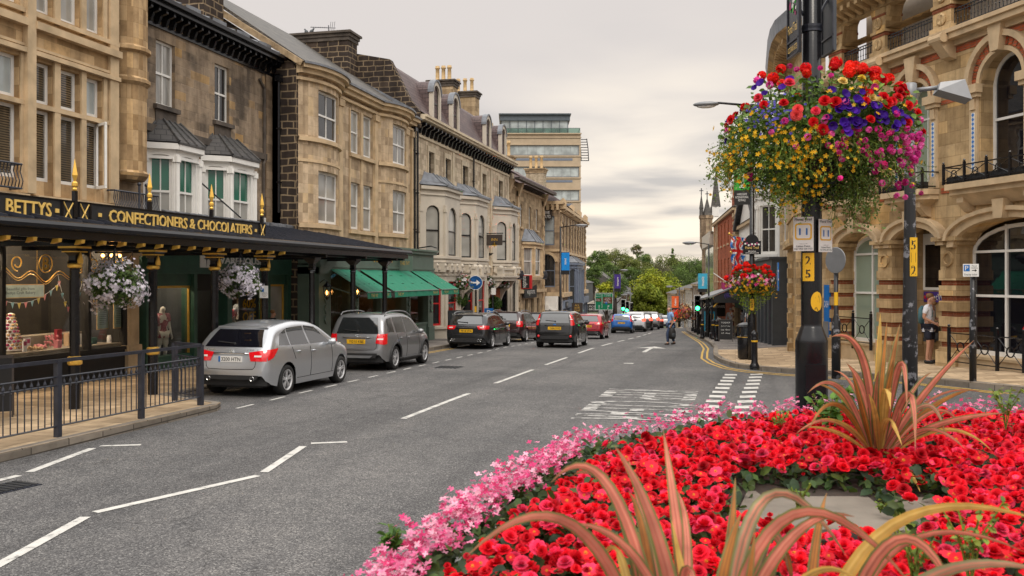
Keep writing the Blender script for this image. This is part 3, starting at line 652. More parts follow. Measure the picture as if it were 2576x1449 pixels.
def bay_roof(root,F,P,z0,z1,mat='lead',inset=.5,over=.16,ribs=True,w_wall=0.,conc=0.):
 (a,_),(b,wb),(c,_),(d,_)=P;w0=P[0][1]
 lo=[(a-over,w0,z0),(b-over*.6,wb+over,z0),(c+over*.6,wb+over,z0),(d+over,w0,z0)]
 hi=[(a+inset,w0,z1),(b+(c-b)*.15,w0+.12,z1),(c-(c-b)*.15,w0+.12,z1),(d-inset,w0,z1)]
 mb=MB(F);md=[tuple((p[i]+q[i])/2-(conc if i==2 else 0)for i in range(3))for p,q in zip(lo,hi)]
 for A,B in((lo,md),(md,hi)):
  for i in range(3):mb.quad(A[i],A[i+1],B[i+1],B[i])
 mb.quad(*hi);mb.quad(*lo[::-1])
 for i in(0,1,2,3):
  if ribs:mb.tube([Vector(lo[i])+Vector((0,0,.02)),Vector(md[i])+Vector((0,0,.02)),Vector(hi[i])+Vector((0,0,.02))],.035,6)
 if ribs:
  for t in(.33,.66):
   L=[Vector(Q[1]).lerp(Vector(Q[2]),t)+Vector((0,0,.02))for Q in(lo,md,hi)];mb.tube(L,.028,6)
 mb.box(lo[1][0],lo[2][0],w0,wb+over,z0-.06,z0-.004)
 mb.build('bay_roof',mat,root)
def brackets(mb,u0,u1,n,z,h=.28,d=.34,t=.09,w=0.):
 for i in range(n):
  u=u0+(u1-u0)*(i+.5)/n
  mb.prism([(w,z),(w+d,z),(w+d,z-h*.28),(w+d*.55,z-h*.45),(w+d*.35,z-h),(w,z-h)],'x',u-t/2,u+t/2)
def chimney(root,x0,x1,y0,y1,z0,z1,mat,pots,name='chimney',cap='sooty_trim',pot_h=.75,pot_m='pot_clay'):
 mb=MB();mb.box(x0,x1,y0,y1,z0,z1-.25);o=mb.build(name,mat,root)
 c=MB();c.box(x0-.1,x1+.1,y0-.1,y1+.1,z1-.25,z1-.1);c.box(x0-.18,x1+.18,y0-.18,y1+.18,z1-.1,z1);c.box(x0-.05,x1+.05,y0-.05,y1+.05,z1-.42,z1-.25);c.build('cap',cap,o)
 for px,py in pots:
  p=MB();p.lathe([(.16,0),(.17,.06),(.13,.1),(.12,pot_h*.8),(.165,pot_h*.84),(.165,pot_h*.9),(.13,pot_h*.92),(.14,pot_h)],(px,py,z1),12);p.build('chimney_pot',pot_m,o,smooth=True)
 return o
def downpipe(root,F,u,w,z0,z1,mat='black_paint'):
 mb=MB(F);mb.tube([(u,w,z0),(u,w,z1)],.05,8)
 z=z0+1
 while z<z1:mb.box(u-.08,u+.08,w-.07,w+.06,z,z+.05);z+=1.8
 mb.box(u-.12,u+.12,w-.1,w+.1,z1,z1+.22);mb.build('downpipe',mat,root)
 # 1. tea room with the gold-lettered canopy
T=thing('tea_room_building','honey stone building with big white mullioned windows above gold scrollwork','building',(-14.6,16,PZ(16)))
F=LF(-14.6)
rows=[(4.5,6.05),(6.18,7.08),(8.15,10.6)];cols=[(12.4,13.2),(13.4,14.2),(14.4,15.1),(15.28,16.09),(16.5,17.05),(17.27,17.9),(18.1,18.66)]
H=[(a,b,c,d)for(a,b)in cols for(c,d)in rows]
mb=MB(F);wall_grid(mb,11,19.16,3.6,12,H,.24);mb.box(11,19.16,-5,-.9,3.6,12);mb.quad((19.16,0,3.6),(19.16,-.9,3.6),(19.16,-.9,12),(19.16,0,12));mb.build('wall','buff_stone',T)
tr=MB(F)
tr.box(16.18,16.42,.005,.14,4.2,12)
for z,h,pr in((3.95,.22,.20),(7.16,.10,.13),(7.30,.06,.07),(7.72,.16,.17),(8.0,.1,.09),(6.06,.1,.055)):tr.box(11,16.18,.003,pr,z,z+h);tr.box(16.42,19.19,.003,pr,z,z+h)
for a,b in((16.42,16.5),(17.07,17.25),(17.92,18.08),(18.68,18.8),(16.1,16.18),(15.12,15.26)):tr.box(a,b,.003,.047,4.2,7.155);tr.box(a,b,.003,.047,8.0,12)
tr.box(18.86,19.17,.003,.086,4.2,12);tr.build('trim','trim_stone',T)
for i,(a,b)in enumerate(cols):
 for j,(c,d)in enumerate(rows):
  window(T,F,a,b,c,d,0,0,.13,'white_paint',['pane_blind','pane_sky' if i in(3,6)else'pane_blind','pane_pale'][j],'none',.07)
oc=MB(Frame(F.p(18.60,-.1,0),R(-30)))
for q in((0,.05,4.55,6.0),(.5,.55,4.55,6.0),(0,.55,4.5,4.57),(0,.55,5.98,6.04)):oc.box(q[0],q[1],-.02,.03,q[2],q[3])
oc.build('open_casement','white_paint',T)
lf=MB(F);lf.prism([(.02,3.6),(.5,3.62),(.35,3.98),(.02,4.05)],'x',11,19.2);lf.build('lead_flashing','lead',T)
S=MB(F)
S.box(11,19.56,-.12,.05,PZ(17)-.1,.66);S.box(11,19.56,-.1,.1,.66,.74);S.box(11,19.56,-.3,.08,3.12,3.6)
for u in(13.2,15.6,18.15,19.5):S.box(u-.05,u+.05,-.1,.08,.74,3.12)
S.build('shop_front','black_matt',T)
g=MB(F)
for a,b in((11,13.15),(13.25,15.55),(15.65,18.1),(18.2,19.45)):g.cut();g.quad((a,-.03,.74),(a,-.03,3.12),(b,-.03,3.12),(b,-.03,.74))
g.build_each('shop_window','clear_glass',T)
gp=MB(F);gw=-.022
def curl(mb,uc,zc,r,a0,a1,w,th=.014,n=22,k=.55):
 P=[(uc+r*(1-k*i/n)*math.cos(a0+(a1-a0)*i/n),w,zc+r*(1-k*i/n)*math.sin(a0+(a1-a0)*i/n))for i in range(n+1)];mb.tube(P,th,5)
for a,b in((15.65,18.1),(18.2,19.5),(13.25,15.55)):
 c,L=(a+b)/2,b-a
 for s in(1,-1):
  gp.tube([(c+s*t*L*.47,gw,2.42-.10*math.cos(t*9)+.12*t)for t in np.linspace(0,1,14)],.010,5);gp.tube([(c+s*t*L*.47,gw,2.36-.09*math.cos(t*9)+.12*t)for t in np.linspace(0,1,14)],.005,4)
  curl(gp,c+s*L*.33,2.72,.17,R(-90),R(-90)+s*R(420),gw);gp.tube([(c+s*L*.46,gw,2.5),(c+s*L*.46,gw,3.1)],.006,4)
 gp.lathe([(.205,-.004),(.205,.004),(.185,.004),(.185,-.004),(.205,-.004)],(c,gw,2.72),28,'y')
gp.build('gilded_scroll','gold',T,smooth=True)
for c in(16.87,18.85,14.4):text("B",F.text_m(c,-.015,2.72),.20,.28,'gold',T,'gilded_monogram',.004,.02)
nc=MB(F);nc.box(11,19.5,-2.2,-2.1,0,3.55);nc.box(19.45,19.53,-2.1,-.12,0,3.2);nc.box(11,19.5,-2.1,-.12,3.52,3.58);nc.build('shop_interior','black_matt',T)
dk=MB(F);dk.box(12,19.45,-1.0,-.06,.55,.82);dk.box(12,19.45,-1.5,-1.0,.55,1.08);dk.build('display_counter','slab',T)
bl=MB(F)
for u in np.linspace(12.5,19.2,8):bl.cut();bl.sphere((u,-.75,3.42),.045,8,6)
bl.build_each('ceiling_lamp','shop_lamp',T)
tu=MB();cx0,cy0=-14.95,yx(328,-14.75)
tu.lathe([(.5,4.85),(.58,4.95),(.60,5.02),(.55,5.08),(.55,7.2),(.64,7.28),(.64,7.36),(.56,7.42),(.56,8.0),(.65,8.06),(.65,8.14),(.57,8.2),(.57,12)],(cx0,cy0,0),24);tu.build('turret','buff_stone',T)
tw=MB();tw.box(-15.6,-15.0,19.1,20.6,3.4,12);tw.build('recessed_wall','dark_stone',T)
downpipe(T,F,19.2,-.05,4.0,11.5)
pl=MB(F);a,b=yx(322,-14.5),yx(350,-14.5)
pl.box(a,b,-.2,.1,PZ(20),3.1);pl.box(a-.05,b+.05,-.2,.15,PZ(20),.75);pl.box(a-.06,b+.06,-.2,.16,2.95,3.2);pl.box(a+.1,b-.1,.1,.115,1.0,2.8);pl.build('pilaster','trim_stone',T)
bc=MB();y0,y1,xb=yx(288,-14.35),yx(398,-14.35),-14.35
for z in(3.95,4.5):bc.tube([(-14.6,y0,z),(xb,y0,z),(xb,y1,z),(-14.6,y1,z)],.022,6)
n=26
for i in range(n+1):
 y=y0+(y1-y0)*i/n;bc.tube([(xb,y,3.95),(xb+.05,y,4.1),(xb-.02,y,4.3),(xb,y,4.5)],.012,5)
for q in(.55,.72):bc.tube([(xb,y0+(y1-y0)*q,3.95),(xb,y0+(y1-y0)*q,4.7)],.03,6);bc.sphere((xb,y0+(y1-y0)*q,4.73),.05)
bc.box(-14.9,xb+.02,y0,y1,3.86,3.93);bc.build('balcony','iron',T)
b2=MB();
for z in(4.25,4.75):b2.tube([(-14.3,13,z),(-14.3,yx(55,-14.3),z),(-14.6,yx(55,-14.3),z)],.022,6)
for y in np.arange(14.2,yx(55,-14.3),.09):b2.tube([(-14.3,y,4.25),(-14.26,y,4.4),(-14.33,y,4.6),(-14.3,y,4.75)],.012,5)
b2.build('window_guard','iron',T)
# 2. dark weathered stone building with green blinds
D=thing('dark_stone_building','soot-stained stone building with two white oriel bays and green blinds, beside the round turret','building',(-15.25,24,PZ(24)))
F=LF(-15.25);u0,u1=20.1,27.95
wa=[(yx(392,-15.25),yx(440,-15.25),7.12,8.9),(yx(540,-15.25),yx(577,-15.25),7.16,8.9)]
mb=MB(F);wall_grid(mb,u0,u1,3.2,9.62,wa,.2);mb.box(u0,u1,-8,-.5,3.2,9.6);mb.build('wall','dark_stone',D)
tr=MB(F);tr.box(u0,27.55,.003,.09,6.34,6.54);tr.box(u0,27.5,.003,.05,3.8,3.95)
for(a,b,c,d)in wa:tr.box(a-.12,b+.12,.003,.12,c-.12,c);tr.box(a-.04,b+.04,.003,.03,c-.55,c-.12)
tr.tube([(27.42,.06,6.5),(27.42,.06,6.3),(27.35,.06,6.2),(27.35,.06,3.5)],.05,6);tr.tube([(27.1,.05,8.95),(27.42,.05,8.7),(27.42,.05,6.5)],.05,6);tr.build('string_course','sooty_trim',D)
qn=MB(F);qn.box(27.55,27.94,.003,.05,3.3,9.5);qn.build('quoin','corner_stone',D)
for(a,b,c,d)in wa:window(D,F,a,b,c,d,0,0,.1,'white_paint','pane_mid','sash')
co=MB(F);co.box(u0,28.2,.003,.5,9.62,9.74);co.box(u0,28.25,.003,.62,9.74,9.84);brackets(co,u0,28.1,24,9.62,.34,.4);co.box(u0,28.0,.003,.06,9.2,9.3);co.build('cornice','black_paint',D)
ro=MB(F);roof_slab(ro,u0,28,.6,9.86,-4,11.6);r_=ro.build('roof','slate_grey',D)
rt=MB(F)
for u in np.linspace(u0+.6,27.6,6):rt.cut();rt.prism([(-.15,10.1),(.1,10.0),(.1,10.22),(-.15,10.32)],'x',u-.18,u+.18);rt.tube([(u,.5,9.92),(u,-.3,10.2)],.035,6)
rt.build_each('roof_vent','lead',r_)
chimney(D,-18.5,-16.95,26.6,27.8,9,13.2,'gable_stone',[(-18,27.2),(-17.4,27.2)])
pr_=MB();pr_.prism([(-20.5,9),(-15.3,9),(-15.3,9.9),(-20.5,12.6)],'y',19.7,20.05);pr_.build('party_wall','gable_stone',D)
for(a,b)in((yx(368,-15.2),yx(497,-15.0)),(yx(512,-15.2),yx(634,-15.0))):
 P=canted(D,F,a,b,.62,.5,3.55,6.02,3.75,5.72,'white_paint',rise=.12,wfrac=.7,pm='pane_green',lower='pane_pale',bars='sash')
 bay_roof(D,F,P,6.06,6.72,'slate_dark',.55)
vt=MB(F);a,b=yx(482,-15.2),yx(510,-15.2);vt.box(a,b,.003,.03,5.95,6.3)
for z in np.arange(5.98,6.28,.05):vt.box(a+.02,b-.02,.03,.05,z,z+.02)
vt.build('air_vent','grey_metal',D)
fp=MB(F);fp.tube([(yx(500,-14.8),.5,zx(500,458,-14.8)),(yx(602,-14.2),1.1,zx(602,548,-14.2))],.022,6);fp.build('flag_pole','black_paint',D)
ju=MB(F);ju.box(27.25,27.36,.05,.14,4.15,4.4);ju.build('junction_box','white_paint',D)
F=LF(-14.6);S=MB(F)
S.box(20.2,28.0,-.3,.12,2.52,3.3);S.box(20.15,28.05,-.3,.2,3.3,3.42);S.box(20.2,28.0,.12,.16,2.52,2.58)
for a,b in((20.2,20.5),(22.3,22.45),(24.0,24.25),(26.3,26.55),(27.7,28.0)):S.box(a,b,-.3,.1,PZ(24)-.1,2.52)
for a,b in((20.5,22.3),(24.25,26.3),(26.55,27.7)):S.box(a,b,-.28,.02,PZ(24)-.1,.35);S.box(a+.1,b-.1,.02,.05,0,.27);S.box(a,b,-.2,.0,2.2,2.52)
S.box(20.2,28,-.31,-.1,3.2,3.9);S.build('shop_front','dark_green',D)
g=MB(F)
for a,b in((20.5,22.3),(24.25,26.3)):g.cut();g.quad((a,-.1,.35),(a,-.1,2.2),(b,-.1,2.2),(b,-.1,.35))
g.build_each('shop_window','clear_glass',D)
bl=MB(F)
for u in(21.2,25.0):bl.cut();bl.sphere((u,-.8,2.62),.035,8,6)
bl.build_each('ceiling_lamp','shop_lamp',D)
g=MB(F);g.quad((26.55,-.1,.35),(26.55,-.1,2.2),(27.7,-.1,2.2),(27.7,-.1,.35));g.build('blind_window','pane_pale',D)
bz=MB(F)
for a,b in((20.5,22.3),(24.25,26.3),(26.55,27.7)):bz.cut();bz.box(a,b,-.09,-.04,2.14,2.2);bz.box(a,a+.05,-.09,-.04,.35,2.14);bz.box(b-.05,b,-.09,-.04,.35,2.14)
bz.build_each('window_bead','gold',D)
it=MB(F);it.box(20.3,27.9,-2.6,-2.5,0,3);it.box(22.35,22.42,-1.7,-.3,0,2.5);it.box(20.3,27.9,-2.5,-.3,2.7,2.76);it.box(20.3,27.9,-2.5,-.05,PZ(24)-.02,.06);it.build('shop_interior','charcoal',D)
tp=MB(F);tp.box(22.45,24.0,-.5,-.1,2.05,2.52);tp.build('door_header','black_matt',D)
text("MOUNTAIN\nWAREHOUSE",F.text_m((yx(447,-14.6)+yx(500,-14.6))/2,-.09,2.28),1.15,.3,'grey_metal',D,'door_lettering',.004)
text("MOUNTAIN\nWAREHOUSE",F.text_m((yx(545,-14.5)+yx(655,-14.5))/2,.13,3.05),yx(655,-14.5)-yx(535,-14.5),.46,'white_sign',D,'shop_lettering',.02,.02)
lg=MB(F);a,b=yx(501,-14.5),yx(530,-14.5);lg.box(a,b,.12,.15,2.7,3.25);lo=lg.build('shop_logo','white_sign',D)
st=MB(F);c=(a+b)/2;st.quad((c-.03,.154,2.95),(c,.154,3.12),(c+.03,.154,2.95),(c,.154,2.68));st.quad((c-.16,.155,2.95),(c,.155,2.98),(c+.16,.155,2.95),(c,.155,2.92));st.build('star','charcoal',lo)
rs=MB(F);a=yx(357,-14.7);rs.box(a,a+.42,-.16,-.15,.75,2.1);q=rs.build('sale_poster','red_paint',D)
text("SALE",F.text_m(a+.21,-.14,1.85),.36,.2,'white_sign',q);text("50",F.text_m(a+.21,-.14,1.35),.36,.34,'white_sign',q,bold=.03)
ps=MB(F);a,b=yx(604,-14.7),yx(655,-14.7);ps.box(a,b,-.16,-.15,.8,2.15);q=ps.build('offer_poster','charcoal',D);c=(a+b)/2
for s,z,w,h in(("UP TO",1.92,.4,.09),("60%",1.62,.8,.3),("OFF",1.2,.8,.32),("SELECTED STYLES",.95,.8,.06)):text(s,F.text_m(c,-.14,z),w,h,'yellow_plate',q,bold=.02)
# 3. bow-fronted sandstone building with a rough gable
B=thing('bow_fronted_building','tan stone building with two rounded bows and a green restaurant front with awnings','building',(-14.3,33,PZ(33)))
F=LF(-14.3);u0,u1=27.92,39.34
BOW=[(29.55,1.55),(36.55,1.55)];BD=.5
bw=[(4.3,6.1),(7.22,8.88)];prs=[(yx(881,-14.3),yx(905,-14.3)),(yx(913,-14.3),yx(937,-14.3))]
H=[(a,b,c,d)for a,b in prs for c,d in bw]
mb=MB(F);wall_grid(mb,BOW[0][0]+BOW[0][1],BOW[1][0]-BOW[1][1],3.4,9.3,H,.2)
wall_grid(mb,u0,BOW[0][0]-BOW[0][1],3.4,9.3,[]);wall_grid(mb,BOW[1][0]+BOW[1][1],u1,3.4,9.3,[])
def arc_pts(uc,hw,d,n=14):
 return[(uc+hw*math.sin(a)/math.sin(1.1),d*(math.cos(a)-math.cos(1.1))/(1-math.cos(1.1)))for a in np.linspace(-1.1,1.1,n+1)]
WH=.84
for uc,hw in BOW:
 def seg(z0,z1,lim=None):
  P=arc_pts(uc,hw,BD)
  for p,q in zip(P,P[1:]):
   if lim and abs((p[0]+q[0])/2-uc)<lim:continue
   mb.quad((p[0],p[1],z0),(p[0],p[1],z1),(q[0],q[1],z1),(q[0],q[1],z0))
 seg(3.4,bw[0][0]);seg(bw[0][1],bw[1][0]);seg(bw[1][1],9.3)
 for z0,z1 in bw:
  P=[p for p in arc_pts(uc,hw,BD)];L=[i for i in range(len(P)-1)if abs((P[i][0]+P[i+1][0])/2-uc)>=WH*.93]
  for i in L:p,q=P[i],P[i+1];mb.quad((p[0],p[1],z0),(p[0],p[1],z1),(q[0],q[1],z1),(q[0],q[1],z0))
  iL,iR=max(i for i in L if P[i][0]<uc)+1,min(i for i in L if P[i][0]>uc)
  for p in(P[iL],P[iR]):mb.quad((p[0],p[1],z0),(p[0],p[1],z1),(p[0],.1,z1),(p[0],.1,z0))
  mb.quad(*[(p[0],p[1],z0)for p in P[iL:iR+1]],(P[iR][0],.1,z0),(P[iL][0],.1,z0));mb.quad(*[(p[0],p[1],z1)for p in P[iL:iR+1]][::-1],(P[iL][0],.1,z1),(P[iR][0],.1,z1))
  window(B,F,P[iL][0]-.01,P[iR][0]+.01,z0,z1,0,.46,.14,'white_paint','pane_mid' if z0>6 else 'pane_pale','sash',.08)
mb.box(u0+.02,u1,-6,-.6,3.4,9.3);mb.build('wall','tan_stone',B)
for(a,b)in prs:
 for(c,d)in bw:window(B,F,a,b,c,d,0,0,.1,'white_paint','pane_pale','sash0',.07)
tr=MB(F)
def bow_band(mb,z,h,pr,ends=True):
 for uc,hw in BOW:
  P=arc_pts(uc,hw,BD)
  for p,q in zip(P,P[1:]):
   o1=(p[0]+(p[0]-uc)*pr/hw*.6,p[1]+pr);o2=(q[0]+(q[0]-uc)*pr/hw*.6,q[1]+pr)
   mb.quad((*o1,z),(*o1,z+h),(*o2,z+h),(*o2,z));mb.quad((*o1,z+h),(*p,z+h),(*q,z+h),(*o2,z+h));mb.quad((*p,z),(*o1,z),(*o2,z),(*q,z))
for z,h,pr in((9.08,.1,.1),(9.3,.16,.2),(9.46,.14,.34),(4.12,.14,.1),(7.05,.14,.1),(6.35,.1,.03)):bow_band(tr,z,h,pr)
mid=(BOW[0][0]+BOW[0][1],BOW[1][0]-BOW[1][1])
for a,b in((u0,BOW[0][0]-BOW[0][1]),mid,(BOW[1][0]+BOW[1][1],u1)):
 tr.box(a,b,.003,.12,9.08,9.18);tr.box(a,b,.003,.24,9.3,9.46);tr.box(a,b,.003,.36,9.46,9.6)
 for q in((a+.05,a+.4),(b-.4,b-.05)):
  if b-a>.9:tr.box(*q,.003,.08,3.5,9.0);tr.box(q[0]-.05,q[1]+.05,.003,.14,8.8,9.05)
for z in(4.12,7.05):tr.box(prs[0][0]-.15,prs[1][1]+.15,.003,.12,z,z+.14)
for a,b in((prs[0][0]-.02,prs[0][0]-.12),(prs[0][1]+.05,prs[1][0]-.05),(prs[1][1]+.02,prs[1][1]+.12)):tr.box(min(a,b),max(a,b),.003,.04,4.3,8.9)
tr.build('cornice','trim_stone',B)
ga=MB();ga.prism([(-14.28,-.5),(-14.28,9.3),(-14.4,9.6),(-19.6,12.95),(-24,10.4),(-24,-.5)],'y',27.94,28.2);ga.build('gable_wall','gable_stone',B)
cp=MB();cp.prism([(-14.0,9.66),(-19.6,13.2),(-19.6,12.95),(-14.1,9.5)],'y',27.8,28.2);cp.build('gable_coping','sand_stone',B)
ro=MB(F);roof_slab(ro,28.1,u1,.2,9.75,-5.3,13.45)
for uc,hw in BOW:
 P=arc_pts(uc,hw+.15,BD+.3)
 for p,q in zip(P,P[1:]):ro.quad((p[0],p[1],9.62),(uc+(p[0]-uc)*.6,-.9,10.25),(uc+(q[0]-uc)*.6,-.9,10.25),(q[0],q[1],9.62))
r_=ro.build('roof','slate_grey',B)
gu=MB(F);bow_band(gu,9.58,.07,.4)
for a,b in((u0,BOW[0][0]-BOW[0][1]),mid,(BOW[1][0]+BOW[1][1],u1)):gu.box(a,b,.003,.44,9.6,9.68)
gu.prism([(.1,9.9),(-5.0,12.6),(-5.0,12.9),(.1,10.1)],'x',u1-.35,u1-.05);gu.build('lead_gutter','lead',B)
chimney(B,-20.3,-17.0,38.2,39.2,9.5,13.6,'gable_stone',[])
ae=MB();q=Vector((-18.2,38.7,13.6));ae.tube([q,q+Vector((0,0,.45))],.02,5);ae.tube([q+Vector((-.9,0,.42)),q+Vector((.35,0,.3))],.015,5)
for i in range(9):p=q+Vector((-.8+i*.09,0,.41-i*.008));ae.tube([p+Vector((0,-.12,0)),p+Vector((0,.12,0))],.008,4)
for i in range(3):ae.tube([q+Vector((.05+.1*i,0,.1)),q+Vector((.12+.1*i,0,.6))],.01,4)
ae.build('aerial','iron',B)
downpipe(B,F,39.2,.12,3.6,9.1);downpipe(B,F,27.85,-.6,4.6,9)
F=LF(-13.6);S=MB(F);GZ=PZ(33)
S.box(28,39.8,-.8,.12,2.85,3.45);S.box(27.95,39.85,-.8,.26,3.45,3.58);S.box(27.95,39.85,-.8,.18,2.78,2.85);S.box(27.95,39.9,-.8,.34,3.58,3.66)
for a,b in((28,28.9),(30.9,31.3),(36.3,36.8),(39.1,39.8)):
 S.box(a,b,-.8,.1,GZ-.5,2.8);S.box(a-.04,b+.04,-.8,.16,GZ-.5,.2);S.box(a-.03,b+.03,-.8,.15,2.55,2.78)
for a,b in((28.9,30.9),(31.3,36.3),(36.8,39.1)):S.box(a,b,-.6,.03,GZ-.5,.35);S.box(a+.15,b-.15,.03,.06,GZ+.1,.22);S.box(a,b,-.1,.07,.35,.43)
S.box(33.6,33.75,-.3,.03,.4,2.8)
for a in(28.45,31.1,36.55,39.45):
 for z in(1.0,1.35,1.7):S.prism([(a-.12,z),(a,z-.16),(a+.12,z),(a,z+.16)],'y',.1,.15)
S.prism([(-14.5,GZ-.5),(-13.5,GZ-.5),(-13.5,3.45),(-14.5,3.45)],'x',0,.001)if False else None
S.box(27.97,28.0,-.8,.1,GZ-.5,2.8);S.build('shop_front','sage_green',B)
g=MB(F)
for a,b in((28.9,30.9),(31.3,33.6),(33.75,36.3),(36.8,39.1)):g.cut();g.quad((a,-.15,.43),(a,-.15,2.78),(b,-.15,2.78),(b,-.15,.43))
g.build_each('shop_window','clear_glass',B)
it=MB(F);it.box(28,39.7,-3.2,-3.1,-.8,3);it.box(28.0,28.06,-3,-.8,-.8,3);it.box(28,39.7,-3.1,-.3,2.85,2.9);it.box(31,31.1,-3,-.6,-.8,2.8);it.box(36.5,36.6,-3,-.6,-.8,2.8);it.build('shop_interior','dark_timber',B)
wl_=MB(F)
for u in(29.6,32.3,33.9,35.3,37.9):wl_.cut();wl_.sphere((u,-2.2,1.7),.11,8,6)
wl_.build_each('ceiling_lamp','warm_glow',B)
text("THE IVY",F.text_m(yx(962,-13.5),.13,3.17),2.2,.3,'gold',B,'shop_lettering',.02)
sb=MB(F);a=yx(1024,-13.1);sb.box(a-.03,a+.03,.1,.75,2.72,3.3);q=sb.build('hanging_sign','sage_green',B)
for sx in(-1,):text("THE IVY",face_m(F.p(a-.035,.42,3.02),(0,-1,0)),.42,.16,'gold',q)
pt=MB(F)
for a,u in((36.55,0),):pt.tube([(a+1.2,.1,3.72),(a+1.2,.7,3.8),(a+1.2,.95,3.72)],.03,6)
pt.build('sign_bracket','black_paint',B)
def awning(u0,u1,label):
 t=thing('awning',label,'awning',(-13.6,(u0+u1)/2,2.6),0,'green awnings over the restaurant windows');G=LF(-13.6);m=MB(G);n=14
 pts=[(.06,2.76),(.5,2.5),(1.0,2.2),(1.5,1.92)]
 for k in range(n):
  a,b=u0+(u1-u0)*k/n,u0+(u1-u0)*(k+1)/n
  for p,q in zip(pts,pts[1:]):m.quad((a,p[0],p[1]+.012*math.sin(k*1.9)),(a,q[0],q[1]+.012*math.sin(k*2.3)),(b,q[0],q[1]+.012*math.sin(k*2.3+2.3)),(b,p[0],p[1]+.012*math.sin(k*1.9+1.9)))
 m.build('canvas','awning_green',t)
 v=MB(G);N=30
 for k in range(N):
  a,b=u0+(u1-u0)*k/N,u0+(u1-u0)*(k+1)/N;da,db=.012*math.sin(k*1.3),.012*math.sin(k*1.3+1.3)
  v.quad((a,1.5+da,1.92),(a,1.52+da,1.70),(b,1.52+db,1.70),(b,1.5+db,1.92))
 vo=v.build('valance','awning_green',t)
 for q in((u0+.55),(u1-.55)):text("THE IVY",G.text_m(q,1.545,1.81),.62,.11,'gold',vo)
 ar=MB(G)
 for q in(u0+.12,u1-.12):ar.cut();ar.tube([(q,.1,2.1),(q,.8,1.9),(q,1.48,1.9)],.02,6)
 ar.box(u0,u1,.0,.14,2.72,2.8);ar.tube([(u0,1.5,1.92),(u1,1.5,1.92)],.025,6);ar.build_each('awning_arm','sage_green',t)
awning(28.75,30.9,'short green awning nearest the canopy columns');awning(31.3,36.4,'wide green awning over the middle restaurant window');awning(36.75,39.2,'green awning at the far end beside the white stone porch')
def lantern(x,y,z,label):
 t=thing('wall_lantern',label,'lantern',(x,y,z),0,'glowing lanterns on the restaurant front');m=MB()
 m.tube([(-.25,0,.32),(-.1,0,.42),(0,0,.36)],.015,6);m.lathe([(.02,.36),(.05,.3),(.17,.2),(.18,.18),(.03,.17)],(0,0,0),6)
 for k in range(6):a=k*math.pi/3;m.tube([(.15*math.cos(a),.15*math.sin(a),.18),(.08*math.cos(a),.08*math.sin(a),-.18)],.01,4)
 m.lathe([(.02,-.26),(.05,-.22),(.09,-.17),(.02,-.17)],(0,0,0),6);m.build('lantern_frame','black_paint',t,local=True)
 g=MB();g.lathe([(.08,-.17),(.145,.17)],(0,0,0),6);g.build('lantern_glass','clear_glass',t,local=True)
 b=MB();b.sphere((0,0,-.02),(.035,.035,.08),8,6);b.build('flame_bulb','warm_glow',t,local=True)
lantern(-13.25,yx(826,-13.2),zx(826,735,-13.2),'glowing black lantern on the green pilaster below the short awning');lantern(-13.25,yx(903,-13.2),zx(903,733,-13.2),'glowing black lantern between the short and the wide awning')
# 4. long pale hotel with white bays and arched dormers
O=thing('pale_terrace_building','long pale hotel with white painted bays and arched dormers in a purple mansard','building',(-14.3,48,PZ(48)))
F=LF(-14.3);u0,u1=39.36,57.45;GZ=PZ(50)
w2=[(yx(a,-14.4),yx(b,-14.4))for a,b in((1072,1086),(1114,1128),(1158,1172),(1205,1218),(1249,1260))]
BY=[(40.35,44.9),(45.7,50.1),(53.4,57.35)]
H=[(a,b,7.15,8.5)for a,b in w2]
mb=MB(F);wall_grid(mb,u0,u1,-1.5,9.5,H,.22);mb.box(u0,u1,-9,-.5,-1.5,9.4);mb.build('wall','pale_stone',O)
for a,b in w2:window(O,F,a,b,7.15,8.5,0,0,.16,'black_paint','pane_mid','sash0',.06)
tr=MB(F)
for a,b in w2:tr.box(a-.15,b+.15,.003,.14,7.0,7.14);tr.box(a-.14,a,.003,.05,7.14,8.75);tr.box(b,b+.14,.003,.05,7.14,8.75);tr.box(a,b,.003,.05,8.5,8.75)
tr.box(u0,u1,.003,.07,8.98,9.1)
for a in(u0+.1,45.2,50.6,52.8,u1-.5):tr.box(a,a+.35,.003,.04,3,9)
tr.build('string_course','pale_trim',O)
co=MB(F);brackets(co,u0+.3,u1-.1,30,9.62,.5,.42,.13);co.box(u0,u1,.003,.1,9.5,9.64);co.build('cornice_bracket','black_paint',O)
c2=MB(F);c2.box(u0,u1+.05,.003,.56,9.66,9.78);c2.box(u0,u1+.05,.003,.64,9.78,9.9);c2.build('cornice','pale_trim',O)
ro=MB(F);RZ=[(.55,9.92),(-.15,10.35),(-1.0,12.1),(-1.25,12.35),(-5,13.2)]
for p,q in zip(RZ,RZ[1:]):ro.quad((u0,*p),(u1,*p),(u1,*q),(u0,*q))
ro.prism(RZ+[(-5,9.9)],'x',u1-.05,u1);ro.build('roof','slate_purple',O)
pw=MB(F);pw.prism([(.3,9.3),(.35,10.0),(-.15,10.6),(-1.1,12.45),(-6.5,13.6),(-6.5,9)],'x',u0-.15,u0+.25);pw.build('party_wall','gable_stone',O)
